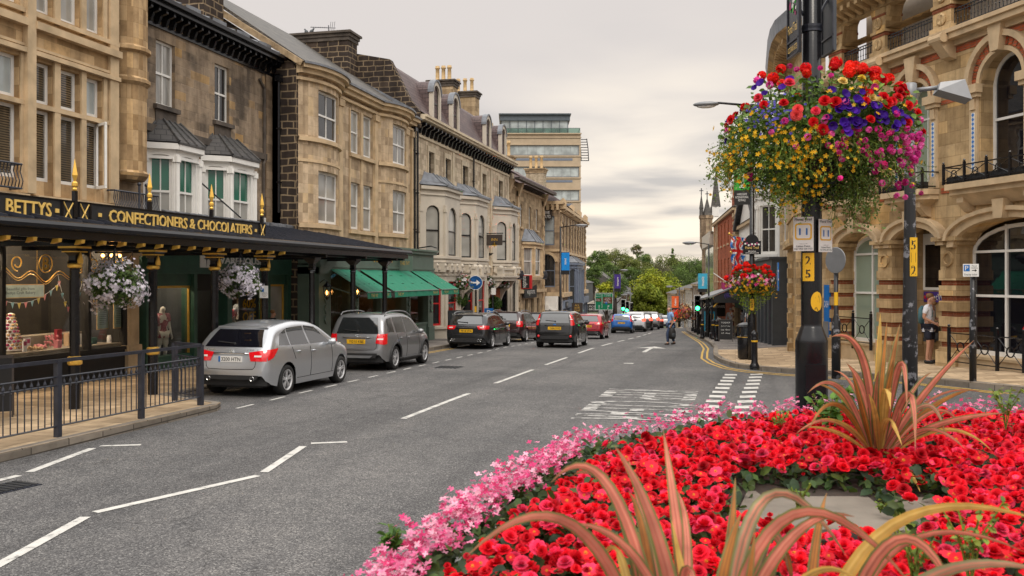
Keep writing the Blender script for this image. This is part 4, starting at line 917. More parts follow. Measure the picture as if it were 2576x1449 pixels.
for y in(42.75,45.9,52.4,56.1):
 z0,hw=10.05,.62;sp=11.5
 A=[(y-hw,z0)]+[(y+hw*math.cos(a),sp+hw*math.sin(a))for a in np.linspace(math.pi,0,15)]+[(y+hw,z0)]
 m=MB(F);m.prism(A,'y',-2.2,-.12);d_=m.build('dormer','slate_purple',O)
 m=MB(F);arch_ring(m,y-.44,y+.44,11.9,.44,.2,-.2,.0,14);m.box(y-.64,y-.44,-.2,0,z0,sp-.04);m.box(y+.44,y+.64,-.2,0,z0,sp-.04);m.box(y-.66,y+.66,-.2,.06,z0-.06,z0+.05);m.build('dormer_frame','cream_paint',d_)
 m=MB(F);arch_ring(m,y-.62,y+.62,12.1,.62,.09,-.25,.05,14);m.build('dormer_hood','lead',d_)
 window(O,F,y-.44,y+.44,z0+.05,11.9,.44,-.04,.06,'black_paint','pane_mid','sash0',.05)
chimney(O,-19.0,-17.4,55.2,56.2,11,zy(1085,205,55.5),'sand_stone',[(-18.6,55.7),(-18.2,55.7),(-17.8,55.7)],pot_h=1.0)
chimney(O,-19.4,-17.6,61.0,62.0,10,zy(1140,235,61.5),'sand_stone',[(-19,61.5),(-18.5,61.5),(-18,61.5)],pot_h=1.0)
downpipe(O,F,yx(1192,-14.2),.1,6.8,9.4);downpipe(O,F,39.6,.12,3.5,9.4)
for i,(a,b)in enumerate(BY):
 P=canted(O,F,a,b,.85,1.05,3.15,6.75,3.5,5.85,'cream_paint',rise=.5,wfrac=.56,fm='black_paint',pm='pane_pale',bars='sash0',ft=.05)
 bay_roof(O,F,P,6.8,7.45,'lead',.5,.2,conc=.12)
 canted(O,F,a+.1,b-.1,.85,1.05,GZ-.3,2.95,.15,2.25,'cream_paint',rise=.0,wfrac=.62,fm='red_paint' if i<2 else 'black_paint',pm='pane_black',bars='sash0',ft=.07,name='ground_floor_bay')
 k=MB(F)
 for p,q in zip(P,P[1:]):
  n=3
  for j in range(n):
   k.cut();t=(j+.5)/n;u,w=p[0]+(q[0]-p[0])*t,p[1]+(q[1]-p[1])*t;k.box(u-.1,u+.1,w-.1,w+.22,2.7,3.12);k.sphere((u,w+.2,3.02),(.1,.1,.1),8,6)
 k.build_each('console_bracket','cream_paint',O)
for i,(a,b)in enumerate(((44.7,46.0),(50.0,53.5))):
 k=MB(F);k.box(a,b,.003,1.5,2.25,2.45);k.box(a-.1,b+.1,.003,1.62,2.45,2.55)
 for u in(a+.1,b-.28):k.prism([(.003,2.25),(1.4,2.25),(1.2,1.95),(.75,1.6),(.5,1.0),(.25,.6),(.003,.55)],'x',u,u+.2);k.box(u-.06,u+.26,1.15,1.5,2.55,3.0);k.sphere((u+.1,1.32,3.0),(.17,.17,.12),8,6)
 n=int((b-a)/.2)
 for j in range(n):k.lathe([(.04,0),(.065,.1),(.03,.22),(.05,.32)],(a+(b-a)*(j+.5)/n,1.32,2.56),6)
 k.box(a,b,1.22,1.42,2.88,2.96);k.build('porch','cream_paint',O)
 d=MB(F);d.box(a+.15,b-.15,.003,.06,GZ-.1,2.0);d.build('porch_door','black_matt',O)
br=MB(F);br.box(52.0,53.3,.003,.5,GZ-.2,2.3);br.build('brick_pier','red_brick',O)
for y,lab in((yx(1138,-14.0),'uplight bowl glowing on the wall between the first two white bays'),(yx(1233,-14.0),'uplight bowl glowing on the wall before the last white bay')):
 t=thing('uplight',lab,'wall light',(-14.25,y,3.85),0,'uplights on the hotel front');m=MB();m.lathe([(.05,-.12),(.2,0),(.21,.03),(.18,.03),(.04,-.06)],(.24,0,0),12);m.box(0,.08,-.05,.05,-.1,.06);m.build('bowl','black_paint',t,local=True)
 b=MB();b.lathe([(.001,.012),(.15,.012)],(.24,0,0),10);b.build('bulb','warm_glow',t,local=True)
hs=thing('hanging_sign','black square sign with gold emblem hanging on a bracket by the last white bay','sign',(-14.3,yx(1244,-13.2),4.8));y=yx(1244,-13.0)
m=MB();m.box(-13.45,-12.55,y-.04,y+.04,zx(1244,617,-13),zx(1244,590,-13));q=m.build('board','dark_timber',hs);m=MB();zt=zx(1244,587,-13);m.tube([(-14.3,y,zt),(-12.5,y,zt)],.03,6);m.tube([(-14.3,y,zt+.4),(-13.4,y,zt)],.02,6);m.build('bracket','black_paint',hs)
text("INN",face_m((-13.0,y-.045,zt-.35),(0,-1,0)),.35,.14,'gold',q);m=MB();m.lathe([(.001,0),(.1,0)],(-13,y-.046,zt-.62),8,'y');m.tube([(-13,y-.046,zt-.8),(-13,y-.046,zt-.5)],.02,4);m.tube([(-13.15,y-.046,zt-.68),(-12.85,y-.046,zt-.68)],.02,4);m.build('emblem','gold',q)
# 5. honey stone building with quoins
N=thing('quoined_building','honey ashlar building with toothed quoins, an oriel window and a red upright restaurant sign','building',(-14.5,64,PZ(64)))
F=LF(-14.5);u0,u1=57.5,69.9;GZ=PZ(66)
wt=[(59.2,59.9),(61.4,62.1),(64.2,64.9),(66.6,67.3)]
H=[(a,b,6.0,7.6,.1)for a,b in wt]+[(59.2,60.0,2.6,4.9,.4),(67.3,68,2.6,4.6,.1)]+[(a,a+.9,GZ+.4,.9)for a in(58.6,60.6,63.0,65.0,67.0)]
mb=MB(F);wall_grid(mb,u0,u1,-2.2,9.0,H,.2);mb.box(u0,u1,-9,-.5,-2.2,9.0);mb.build('wall','sand_stone',N)
for h in H[:6]:window(N,F,*h[:4],h[4],0,.1,'white_paint','pane_mid','sash0',.06)
for h in H[6:]:window(N,F,*h[:4],0,0,.15,'black_paint','pane_black','none',.06)
tr=MB(F)
for u in(57.7,60.4,68.9):
 z=-1.9
 while z<8.2:tr.box(u-.05,u+.45,.003,.12,z,z+.38);z+=.76
 tr.box(u+.05,u+.35,.003,.08,-2,8.4);tr.prism([(.003,8.0),(.16,8.0),(.45,8.9),(.003,8.9)],'x',u-.05,u+.45)
tr.box(u0,u1,.003,.16,1.35,1.6);tr.box(u0,u1,.003,.1,8.5,8.6)
for(a,b)in wt:tr.box(a-.1,b+.1,.003,.12,5.85,5.98)
tr.build('quoin','trim_stone',N)
ro=MB(F);roof_slab(ro,u0-.1,u1+.2,.9,9.1,-5,12.2);ro.build('roof','slate_purple',N)
fb=MB(F);fb.box(u0,u1+.15,.55,.9,8.86,8.98);brackets(fb,61.5,68,16,8.9,.22,.45,.08);fb.build('eaves','sooty_trim',N)
P=canted(N,F,62.0,66.2,.7,.8,2.3,4.95,2.6,4.6,'trim_stone',wfrac=.66,pm='pane_mid',bars='sash0');bay_roof(N,F,P,5.0,5.9,'lead',.9)
ob=MB(F);ob.hexa([(63.2,.003,1.75),(65.0,.003,1.75),(64.6,.15,1.75),(63.6,.15,1.75)][::-1],[(62.0,.003,2.3),(66.2,.003,2.3),(65.4,.7,2.3),(62.8,.7,2.3)][::-1]);ob.build('oriel_base','trim_stone',N)
for y in(59.6,67.6):
 m=MB(F);m.box(y-.6,y+.6,.003,.5,2.32,2.42)
 for k in range(9):m.tube([(y-.6+1.2*k/8,.48,2.42),(y-.6+1.2*k/8+.05,.55,2.65),(y-.6+1.2*k/8,.48,2.9)],.025,4)
 m.tube([(y-.6,.48,2.9),(y+.6,.48,2.9)],.03,4);m.build('iron_balcony','iron',N)
rs=MB(F);y=60.3;zt,zb=zx(1309,692,-13.9),zx(1309,727,-13.9);rs.box(y-.1,y+.1,.35,1.1,zb,zt);q=rs.build('projecting_sign','red_paint',N);m=MB(F);m.box(y-.12,y-.103,.4,.95,zb+.05,zt-.05);q2=m.build('sign_face','black_matt',q)
text("wagamama",face_m(F.p(y-.13,.66,(zb+zt)/2),(0,-1,0),(-1,0,0)),(zt-zb)*.86,.3,'white_sign',q2)
m=MB(F);m.box(62.0,66.0,.1,.2,.1+.9,1.35+.55);q=m.build('sign_panel','black_matt',N);text("wagamama",F.text_m(64,.21,1.35),2.6,.4,'white_sign',q);m=MB(F);m.lathe([(.01,0),(.16,0)],(64,.21,1.72),12,'y');m.build('star_mark','red_paint',q)
chimney(N,-19.3,-17.2,69.6,70.8,9,zy(1310,392,70),'cream_brick',[(-19,70.2),(-18.5,70.2),(-18,70.2),(-17.5,70.2)],pot_h=1.25,cap='sand_stone')
chimney(N,-18.2,-16.6,79.4,80.6,8,zy(1355,425,80),'cream_brick',[(-17.9,80),(-17.4,80),(-16.9,80)],pot_h=1.2,cap='sand_stone')
# 6. corner building that steps forward
K=thing('ornate_corner_building','ornate brown stone building stepping forward with a white arched entrance and slate-blue bay','building',(-14,80,PZ(80)))
x0=-13.35;S_=Frame((-15.3,70.2,0),0.0);L=15.3+x0;GZ=PZ(72)
Hs=[(.3,L-.45,5.0,7.3),(.2,L-.4,1.7,4.3,.6)]
mb=MB(S_);wall_grid(mb,0,L,1.0,8.4,Hs,.2);G=Frame((x0,70.2,0),math.atan2(22.5,-1.6));LL=math.hypot(22.5,1.6)
k0=len(mb.v);m2=MB(G)
hk=[]
for i in range(9):
 a=1.2+i*2.35;hk+=[(a,a+.75,4.9,6.9,.2),(a+1.0,a+1.6,4.9,6.9,.2)]
 if not 2<=i<=4:hk+=[(a,a+.7,1.2,3.6,.35),(a+1.,a+1.6,1.2,3.6,.35)]
wall_grid(m2,0,LL,.6,8.0,hk,.15);mb.v+=m2.v;mb.f+=[[i+k0 for i in f]for f in m2.f];mb.mi+=m2.mi
mb.build('wall','corner_stone',K)
for h in Hs:window(K,S_,*h[:4],h[4]if len(h)>4 else 0,0,.1,'blue_grey_paint','pane_sky' if h[2]>4 else 'pane_mid','sash0',.08)
for h in hk:window(K,G,*h,0,.1,'cream_paint','pane_mid','none',.05)
tr=MB(S_)
for z,h,p in((8.0,.16,.1),(8.2,.25,.3),(4.5,.2,.12),(1.0,.3,.2)):tr.box(-.1,L+p,.003,p,z,z+h)
for i in range(5):tr.box(.1+i*.4,.28+i*.4,.003,.3,7.75,8.2)
arch_ring(tr,.2,L-.4,4.3,.6,.22,.003,.1,10)
m2=MB(G)
for z,h,p in((7.6,.12,.1),(7.85,.25,.4),(4.4,.2,.14),(.9,.35,.3),(3.95,.1,.08)):m2.box(0.01,LL,.003,p,z,z+h)
for i in range(30):u=.3+i*.74;m2.box(u,u+.16,.003,.3,7.62,7.85)
for i in range(10):
 a=.55+i*2.35;z=1;m2.box(a,a+.3,.003,.07,1.2,7.5)
 while z<7.4 and i in(0,3,6,9):m2.box(a-.03,a+.33,.072,.11,z,z+.3);z+=.6
for i in range(4):m2.prism([(.003,7.6),(.4,7.7),(.45,8.5),(.2,8.75),(.003,8.6)],'x',.4+i*6.4,.75+i*6.4)
k0=len(tr.v);tr.v+=m2.v;tr.f+=[[i+k0 for i in f]for f in m2.f];tr.mi+=m2.mi;tr.build('trim','trim_stone',K)
ro=MB();ro.hexa([(-15.5,70,8.3),(-13,69.9,8.3),(-14.6,92.6,8.1),(-22,92.6,8.1)],[(-19.5,72,11.2),(-17.5,73,11.2),(-18.8,92,11),(-20,92,11)]);ro.build('roof','slate_purple',K)
pt=MB(S_);pt.box(-.15,L+.3,.003,.25,GZ-.2,1.0)if False else None
wall_grid(pt,-.2,L+.1,-2.3,1.0,[(.25,L-.3,-2.4,.0,.75)],.4,.25);arch_ring(pt,.25,L-.3,.0,.75,.14,.25,.32);pt.box(L/2-.14,L/2+.14,.25,.42,-.1,.35);pt.box(L-.1,L+.1,-.5,.25,-2.3,1.0);pt.build('arched_entrance','white_paint',K)
rd=MB(S_);rd.box(-.1,L,-.4,-.3,-2.3,-.7);rd.build('entrance_door','pane_black',K);rd=MB(S_);rd.box(0,L-.1,-.3,-.2,-.7,-.2);q=rd.build('entrance_sign','red_paint',K);text("FIVE GUYS",S_.text_m(L/2,-.19,-.45),1.3,.26,'white_sign',q)
a,b=(xy(1364,70.05)+15.3),(xy(1388,70.05)+15.3);sg=MB(S_);sg.box(a,b,.05,.2,zy(1375,552,70),zy(1375,528,70));q=sg.build('upper_sign','dark_timber',K);text("FIVE\nGUYS",S_.text_m((a+b)/2,.21,(zy(1375,552,70)+zy(1375,528,70))/2),(b-a)*.8,.55,'white_sign',q,bold=.03)
P=canted(K,G,5.8,13.2,.7,1.0,-.6,3.7,.2,3.2,'blue_grey_paint',rise=.3,wfrac=.6,fm='blue_grey_paint',pm='pane_mid',bars='sash0',ncols=4);bay_roof(K,G,P,3.75,4.3,'lead',.6)
sf=MB(G);sf.box(.4,LL,.003,.35,.0,.6)
for a in np.arange(.4,LL,2.4):sf.box(a,a+.3,.003,.2,-3.4,0)
sf.build('shop_front','blue_grey_paint',K);q=MB(G)
for a in np.arange(.7,LL-2,2.4):q.quad((a,.05,-3.4),(a,.05,0),(a+2.1,.05,0),(a+2.1,.05,-3.4))
q.build('shop_window','pane_mid',K)
hs=MB(G);hs.box(5.0,5.06,.4,1.3,-.5,.35);q=hs.build('hanging_sign','dark_timber',K);text("ALL\nBAR\nONE",face_m(G.p(4.99,.85,-.07),-G.u),.5,.6,'gold',q)
for a,s,c in((1.4,"NERO",'white_sign'),(8.8,"BREW",'gold')):
 m=MB(G);m.box(a-.8,a+.8,.36,.42,.08,.52);q=m.build('fascia_panel','black_matt',K);text(s,G.text_m(a,.43,.3),1.2,.28,c,q)
m=MB(G);m.box(21.2,21.26,.3,1.4,-1.0,-.2);q=m.build('projecting_sign','black_matt',K);text("MOSS\nBROS",face_m(G.p(21.19,.85,-.6),-G.u),.8,.5,'white_sign',q)
E_=thing('slate_clad_building','plain dark clad building beyond the ornate corner building','building',(-15.5,100,PZ(100)));G=Frame((-15.1,93,0),math.atan2(16,-1.6))
m=MB(G);m.box(0,16,-8,0,-3.5,1.9);m.build('wall','charcoal',E_);m=MB(G);m.prism([(.2,1.9),(-4,3.3),(-8,1.9)],'x',0,16);m.build('roof','slate_dark',E_)
m=MB(G)
for a in np.arange(.6,15,1.4):m.box(a,a+.9,.003,.05,-3.4,-.9)
m.build('shop_window','pane_mid',E_);m=MB(G);m.box(.1,15.9,.003,.18,-.8,-.3);m.build('fascia','cream_paint',E_)
E2=thing('low_stone_building','low stone building with a chimney behind the green direction sign','building',(-21,125,PZ(125)));m=MB();m.box(-27,-20.0,120,128,-6,-.2);m.build('wall','corner_stone',E2);m=MB();m.prism([(-27.3,-.2),(-23.5,1.4),(-19.7,-.2)],'y',119.8,128.2);m.build('roof','slate_grey',E2);chimney(E2,-22,-20.8,121,122,-.5,1.5,'red_brick',[(-21.4,121.5)],pot_h=.6)
m=MB()
for x in(-25.6,-23.6,-21.6):m.box(x-.4,x+.4,119.93,120.02,-2.6,-1.2)
m.build('window','pane_dark',E2)
# 7. modern tower
TW=thing('modern_tower','tall beige modern block with ribbon windows and a glazed penthouse above the old roofs','building',(-26,130,PZ(130)))
fw=Vector((-_s,_c));rt_=Vector((_c,_s))
def camp(X,Z):p=rt_*X+fw*Z;return(p.x,p.y,0)
DZ=132;sc_=DZ/2290
def tu(u):return(u-1288)*sc_
def tv(v):return 2.4+(700-v)*sc_
G=Frame(camp(tu(1215),DZ),YAW);X0=tu(1215)
def gu_(u):return tu(u)-X0
bands=[(370,410),(460,505),(555,600),(650,700),(745,790)];bands=[(365,391),(419,446),(478,505),(537,564),(596,624),(655,684)]
hs=[(0.0+.2,gu_(1457),tv(b),tv(a))for a,b in bands]
m=MB(G);wall_grid(m,0,gu_(1461),-8,tv(336),hs,.25);W_=gu_(1461);m.box(.0,W_-.01,-26,-.6,-8,tv(337));m.quad((W_,0,-8),(W_,-26,-8),(W_,-26,tv(336)),(W_,0,tv(336)));m.build('wall','concrete',TW)
for(a,b,c,d)in hs:window(TW,G,a,b,c,d,0,0,.15,'grey_metal','pane_sky','vert',.12,vb=10)
m=MB(G)
for a,b in bands:m.box(1,W_-1.2,.003,.03,tv(b+13),tv(b+7));
m.build('dark_band','blue_grey_paint',TW)
m=MB(G)
for a,b in bands:m.box(0,W_+.08,.003,.1,tv(b+3.5),tv(b));m.box(0,W_+.08,.003,.06,tv(a),tv(a-3))
m.box(0,W_+.1,.003,.25,tv(338),tv(335));m.box(0,W_+.1,.003,.12,tv(347),tv(345));m.build('ledge','concrete',TW)
m=MB(G)
for a,b in bands:
 for k in range(10):m.box(W_,W_+.04,-2-k*2.4,-.7-k*2.4,tv(b),tv(a))
m.build('side_window','pane_dark',TW)
ph=MB(G);pa,pb=gu_(1258),gu_(1435);ph.box(pa,pb,-14,-.9,tv(300)-.02,tv(284));ph.box(pa-.2,pb+.15,-14.4,-.6,tv(286),tv(283));ph.build('penthouse_roof','tower_grey',TW)
m=MB(G);m.box(pa+.2,pb-.3,-13,-1.2,tv(336),tv(300));m.build('penthouse_glazing','pane_sky',TW)
m=MB(G)
for k in range(9):q=pa+.2+(pb-pa-.5)*k/8;m.cut();m.box(q-.05,q+.05,-1.2,-1.12,tv(336),tv(300))
m.build_each('penthouse_mullion','tower_grey',TW)
m=MB(G);m.box(pa-.3,W_-.1,-.05,-.02,tv(335),tv(322));m.build('balustrade_glass','balcony_glass',TW);m=MB(G);m.tube([(pa-.3,-.03,tv(322)),(W_-.1,-.03,tv(322)),(W_-.1,-12,tv(322))],.04,5)
for k in range(8):q=pa-.3+(W_-pa+.2)*k/7;m.tube([(q,-.03,tv(336)),(q,-.03,tv(322))],.025,4)
m.build('balustrade_rail','grey_metal',TW)
m=MB(G)
for s in(0,1.1):m.tube([(W_+s,-3,tv(341)),(W_+s+.2,-3,tv(365)),(W_+s+.3,-3,tv(398))],.07,5)
for k in range(9):z=tv(343+k*6.8);m.tube([(W_,-3,z),(W_+1.2+.03*k,-3,z)],.06,4)
m.build('maintenance_rail','iron',TW)
V=thing('roof_plant_building','pale boxy rooftops with an aerial and dish behind the arched dormers','building',(-30,110,0));m=MB(Frame(camp(tu(1160),118),YAW));s2=118/2290
m.box(0,2.2,-6,0,-6,2.4+(700-268)*s2);m.box(1.9,3.6,-6,-.6,-6,2.4+(700-292)*s2);m.box(3.3,4.9,-6,-1,-6,2.4+(700-306)*s2);m.build('wall','concrete',V)
m=MB(Frame(camp(tu(1199),117),YAW));zt=2.4+(700-252)*s2;m.tube([(0,0,zt-2.5),(0,0,zt)],.06,5);m.tube([(-.5,0,zt-.1),(.4,0,zt-.1)],.04,4);m.tube([(-.4,0,zt-.5),(.3,0,zt-.5)],.04,4);m.lathe([(.02,0),(.3,.08),(.42,.2)],(0,0,zt-2.0),12,'y');m.build('aerial','iron',V)
def pigeon(p,rz,label):
 t=thing('pigeon',label,'bird',p,rz,'pigeons on the chimney');m=MB()
 m.lathe([(.005,-.2),(.03,-.16),(.05,-.08),(.085,.0),(.09,.07),(.06,.14),(.035,.18),(.04,.21),(.03,.245),(.005,.26)],(0,0,0),10)
 m.T=Matrix.Rotation(R(35),4,'Y');m.v=[m.T@v for v in m.v];m.T=None
 m.tube([(.16,0,.2),(.2,0,.19)],[.012,.003],5);m.tube([(0,.02,-.02),(.02,.02,-.13)],.007,4);m.tube([(0,-.02,-.02),(.02,-.02,-.13)],.007,4);m.v=[v+Vector((0,0,.13))for v in m.v]
 m.build('body','charcoal',t,smooth=True,local=True)
for u,v,lab in((714,104,'pigeon perched at the near tip of the roof ridge by the big chimney'),(772,100,'pigeon sitting at the left of the pair on the big chimney top'),(782,99,'pigeon standing at the right of the pair on the big chimney top')):
 y=38.6 if u>720 else 38.3;x=xy(u,y);pigeon((x,y,13.61 if u>720 else zy(u,v+6,y)),R(20 if u>775 else 160),lab)
 # right: bank on the corner
BK=thing('bank_building','golden stone bank on the corner with red brick bands and iron balconies','building',(4,27,.2))
F=Frame((1.93,30.54,0),math.atan2(-.888,.46));u0,u1=1.6,17.
GO=[(2.35,4.2,.05,3.72,.5),(4.75,6.69,.05,3.72,.5),(7.2,10.5,.05,3.78,.62),(11.1,13.2,.05,3.72,.5),(13.7,16.4,.05,3.72,.5)]
FO=[(2.75,3.8,4.62,7.5,.52),(5.2,6.25,4.62,7.5,.52),(8.0,9.3,4.62,7.62,.65),(11.6,12.7,4.62,7.5,.52)]
mb=MB(F);wall_grid(mb,u0,u1,-.6,8.3,GO+FO,.5);mb.box(u0,u1,-7,-1.6,-.6,10.4)
mb.quad((u0,-.5,4.2),(u1,-.5,4.2),(u1,-.5,3.9),(u0,-.5,3.9))
CP=[(2.66,29.12),(2.3,29.95),(2.07,30.8),(1.97,31.8),(1.94,33.2),(2.0,37.4)]
mc=MB()
for p,q in zip(CP,CP[1:]):
 mc.quad((*p,-.6),(*q,-.6),(*q,10.2),(*p,10.2))
mc.quad(*[(p[0],p[1],8.2)for p in CP],(6,36,8.2));mc.quad((2.,37.4,-.6),(8,37.4,-.6),(8,37.4,10),(2,37.4,10))
k0=len(mb.v);mb.v+=mc.v;mb.f+=[[i+k0 for i in f]for f in mc.f];mb.mi+=mc.mi
mb.build('wall','bank_stone',BK)
pb,ps=MB(F),MB(F)
for a,b in((1.9,2.35),(4.2,4.75),(6.69,7.2),(10.5,11.1),(13.2,13.7)):
 pb.cut();ps.cut()
 ps.box(a-.1,b+.1,-.5,.12,-.4,.62);ps.box(a-.04,b+.04,-.48,.07,.62,.7)
 z=.7
 while z<2.4:pb.box(a-.005,b+.005,-.47,.012,z,z+.13);ps.box(a-.05,b+.05,-.48,.06,z+.13,z+.38);z+=.38
 ps.box(a-.02,b+.02,-.48,.035,z,3.22);ps.box(a-.12,b+.12,-.48,.12,3.22,3.32);ps.box(a-.18,b+.18,-.48,.2,3.32,3.42)
 ps.lathe([(.13,0),(.19,0),(.19,.05),(.13,.05),(.13,0)],((a+b)/2,.033,2.88),16,'y')
pb.build_each('brick_course','band_brick',BK);ps.build_each('pier','bank_stone',BK)
tr=MB(F)
for(a,b,c,d,r)in GO:
 arch_ring(tr,a+.02,b-.02,d-.0,r,.22,.003,.14,16);arch_ring(tr,a-.12,b+.12,d+.16,r,.10,.003,.24,16)
 m_=(a+b)/2;tr.prism([(m_-.13,d-.02),(m_+.13,d-.02),(m_+.18,d+.42),(m_-.18,d+.42)],'y',.003,.3)
for(a,b,c,d,r)in FO:
 arch_ring(tr,a-.26,b+.26,d+.3,r+.28,.14,.003,.15,18);m_=(a+b)/2;tr.prism([(m_-.12,d-.03),(m_+.12,d-.03),(m_+.22,d+.62),(m_-.22,d+.62)],'y',.003,.22)
 arch_ring(tr,a+.0,b-.0,d-.02,r,.1,-.1,.06,16);sp=d-r
 for q0,q1 in((a-.34,a-.02),(b+.02,b+.34)):
  tr.box(q0,q1,.003,.10,4.66,4.85);tr.box(q0+.03,q1-.03,.003,.06,4.85,sp-.3);tr.box(q0-.04,q1+.04,.003,.14,sp-.3,sp-.2);tr.box(q0-.08,q1+.08,.003,.2,sp-.2,sp);tr.box(q0+.08,q1-.08,.06,.1,sp-.58,sp-.33)
tr.box(u0,u1,.003,.1,8.06,8.2);tr.box(u0,u1,.003,.3,8.2,8.34);tr.box(u0,u1,-1.4,.36,8.34,8.44)
for a in(2.1,4.4,6.9,10.7):
 tr.prism([(.003,7.75),(.2,7.8),(.5,8.15),(.5,8.34),(.003,8.34)],'x',a,a+.3);tr.lathe([(.12,-.22),(.12,.22)],(a+.15,.42,8.24),10,'x')
tr.build('trim','trim_stone',BK)
rb=MB(F)
for(a,b,c,d,r)in FO:
 hw=(b-a)/2;uc=(a+b)/2;sp=d-r;n=17
 for i in range(n):
  p,q=math.pi*(i+.08)/n,math.pi*(i+.92)/n;P=[(uc+(hw+e)*math.cos(t),(.035),sp+(r+e)*math.sin(t))for e,t in((.1,p),(.29,p),(.29,q),(.1,q))];rb.quad(*P[::-1])
ev=[u0]+[v for f in FO for v in(f[0]-.42,f[1]+.42)]+[u1]
rb.box(u0,u1,.003,.02,7.9,8.05);
for i in range(0,len(ev),2):rb.box(ev[i],ev[i+1],.003,.02,4.5,4.64);rb.box(ev[i],ev[i+1],.003,.018,6.72,6.82)
rb.build('brick_band','red_brick',BK)
tl,tb=MB(F),MB(F)
for(a,b,c,d,r)in FO:
 for q in(a-.18,b+.18):
  z0,z1=4.95,d-r-.65;tl.box(q-.05,q+.05,.06,.066,z0,z1);n=int((z1-z0)/.1)
  for k in range(n):z=z0+(z1-z0)*(k+.5)/n;h=(z1-z0)/n/2;tb.quad((q-.045,.07,z),(q,.07,z+h),(q+.045,.07,z),(q,.07,z-h))
tl.build('tile_strip','white_sign',BK);tb.build('tile_diamond','blue_paint',BK)
for i,(a,b,c,d,r)in enumerate(FO):
 window(BK,F,a,b,c,d,r,0,.34,'white_paint','pane_black' if i==2 else 'pane_sage' if i==1 else 'pane_mid','sash0' if i==2 else 'cross',.08)
for i,(a,b,c,d,r)in enumerate(GO):
 if i==1:continue
 window(BK,F,a,b,.55,d-.1,r,0,.44,'white_paint',['pane_sage','','pane_black','pane_sage','pane_dark'][i],'none',.09)
 g=MB(F);sp=d-r-.12
 for z in(sp-.03,1.95):g.box(a+.09,b-.09,-.49,-.42,z,z+.06)
 for k in range(1,3 if b-a>2.5 else 2):q=a+(b-a)*k/(3 if b-a>2.5 else 2);g.box(q-.03,q+.03,-.485,-.425,.6,d-.12)
 g.build('glazing_bar','white_paint',BK)
 g=MB(F);g.box(a,b,-.5,.04,-.3,.5);g.box(a,b,-.5,.08,.5,.56);g.build('plinth','trim_stone',BK)
a,b=4.75,6.69
po=MB(F);po.box(a,b,-1.0,-.95,-.3,4);po.box(a-.02,a+.05,-.95,-.5,-.3,3.7);po.box(b-.05,b+.02,-.95,-.5,-.3,3.7);po.build('porch_wall','bank_stone',BK)
po=MB(F);po.box(a+.05,b-.05,-.95,-.92,2.08,3.6);q=po.build('porch_window','white_paint',BK);po=MB(F);po.box(a+.15,b-.12,-.92,-.91,2.16,3.3);q2=po.build('cash_panel','pane_black',q);text("Cash out",F.text_m(b-.52,-.9,2.4),.6,.13,'white_sign',q2);m=MB(F)
for k in range(3):t=2*math.pi*k/3+.5;m.prism([(b-.5+.11*math.cos(t+e)*s_,2.72+.11*math.sin(t+e)*s_)for e,s_ in((0,1),(.7,1.2),(1.5,1),(.8,.35))],'y',-.91,-.9)
m.build('emblem','red_paint',q2)
po=MB(F);po.box(a+.1,b-.1,-.94,-.9,1.76,2.04);q=po.build('sign_panel','purple_sign',BK);text("NatWest",F.text_m(5.5,-.89,1.9),.8,.17,'white_sign',q)
m=MB(F)
for k in range(3):t=2*math.pi*k/3+.5;m.prism([(4.98+.09*math.cos(t+e)*s_,1.9+.09*math.sin(t+e)*s_)for e,s_ in((0,1),(.7,1.2),(1.5,1),(.8,.35))],'y',-.9,-.885)
m.build('emblem','red_paint',q)
po=MB(F);po.box(4.9,5.45,-.94,-.86,.75,1.25);po.box(4.95,5.4,-.86,-.8,.7,.8);po.build('cash_machine','charcoal',BK)
m=MB(F)
for(uc,zc,s)in((9.55,1.75,.42),(9.2,1.25,.38),(9.95,1.25,.38)):
 m.prism([(uc-.5*s,zc-.45*s),(uc+.5*s,zc-.45*s),(uc+s,zc),(uc+.5*s,zc+.5*s),(uc-.5*s,zc+.5*s),(uc-s,zc)],'y',-.425,-.4)
m.build('window_emblem','red_paint',BK)
ca=MB(F);ca.box(1.62,1.88,.003,.08,.3,2.2);q=ca.build('cash_panel','sign_blue',BK);text("CASH",F.text_m(1.75,.085,1.62),.24,.2,'white_sign',q);m=MB(F);m.box(1.63,1.87,.08,.12,.55,1.1);m.build('cash_machine','grey_metal',q)
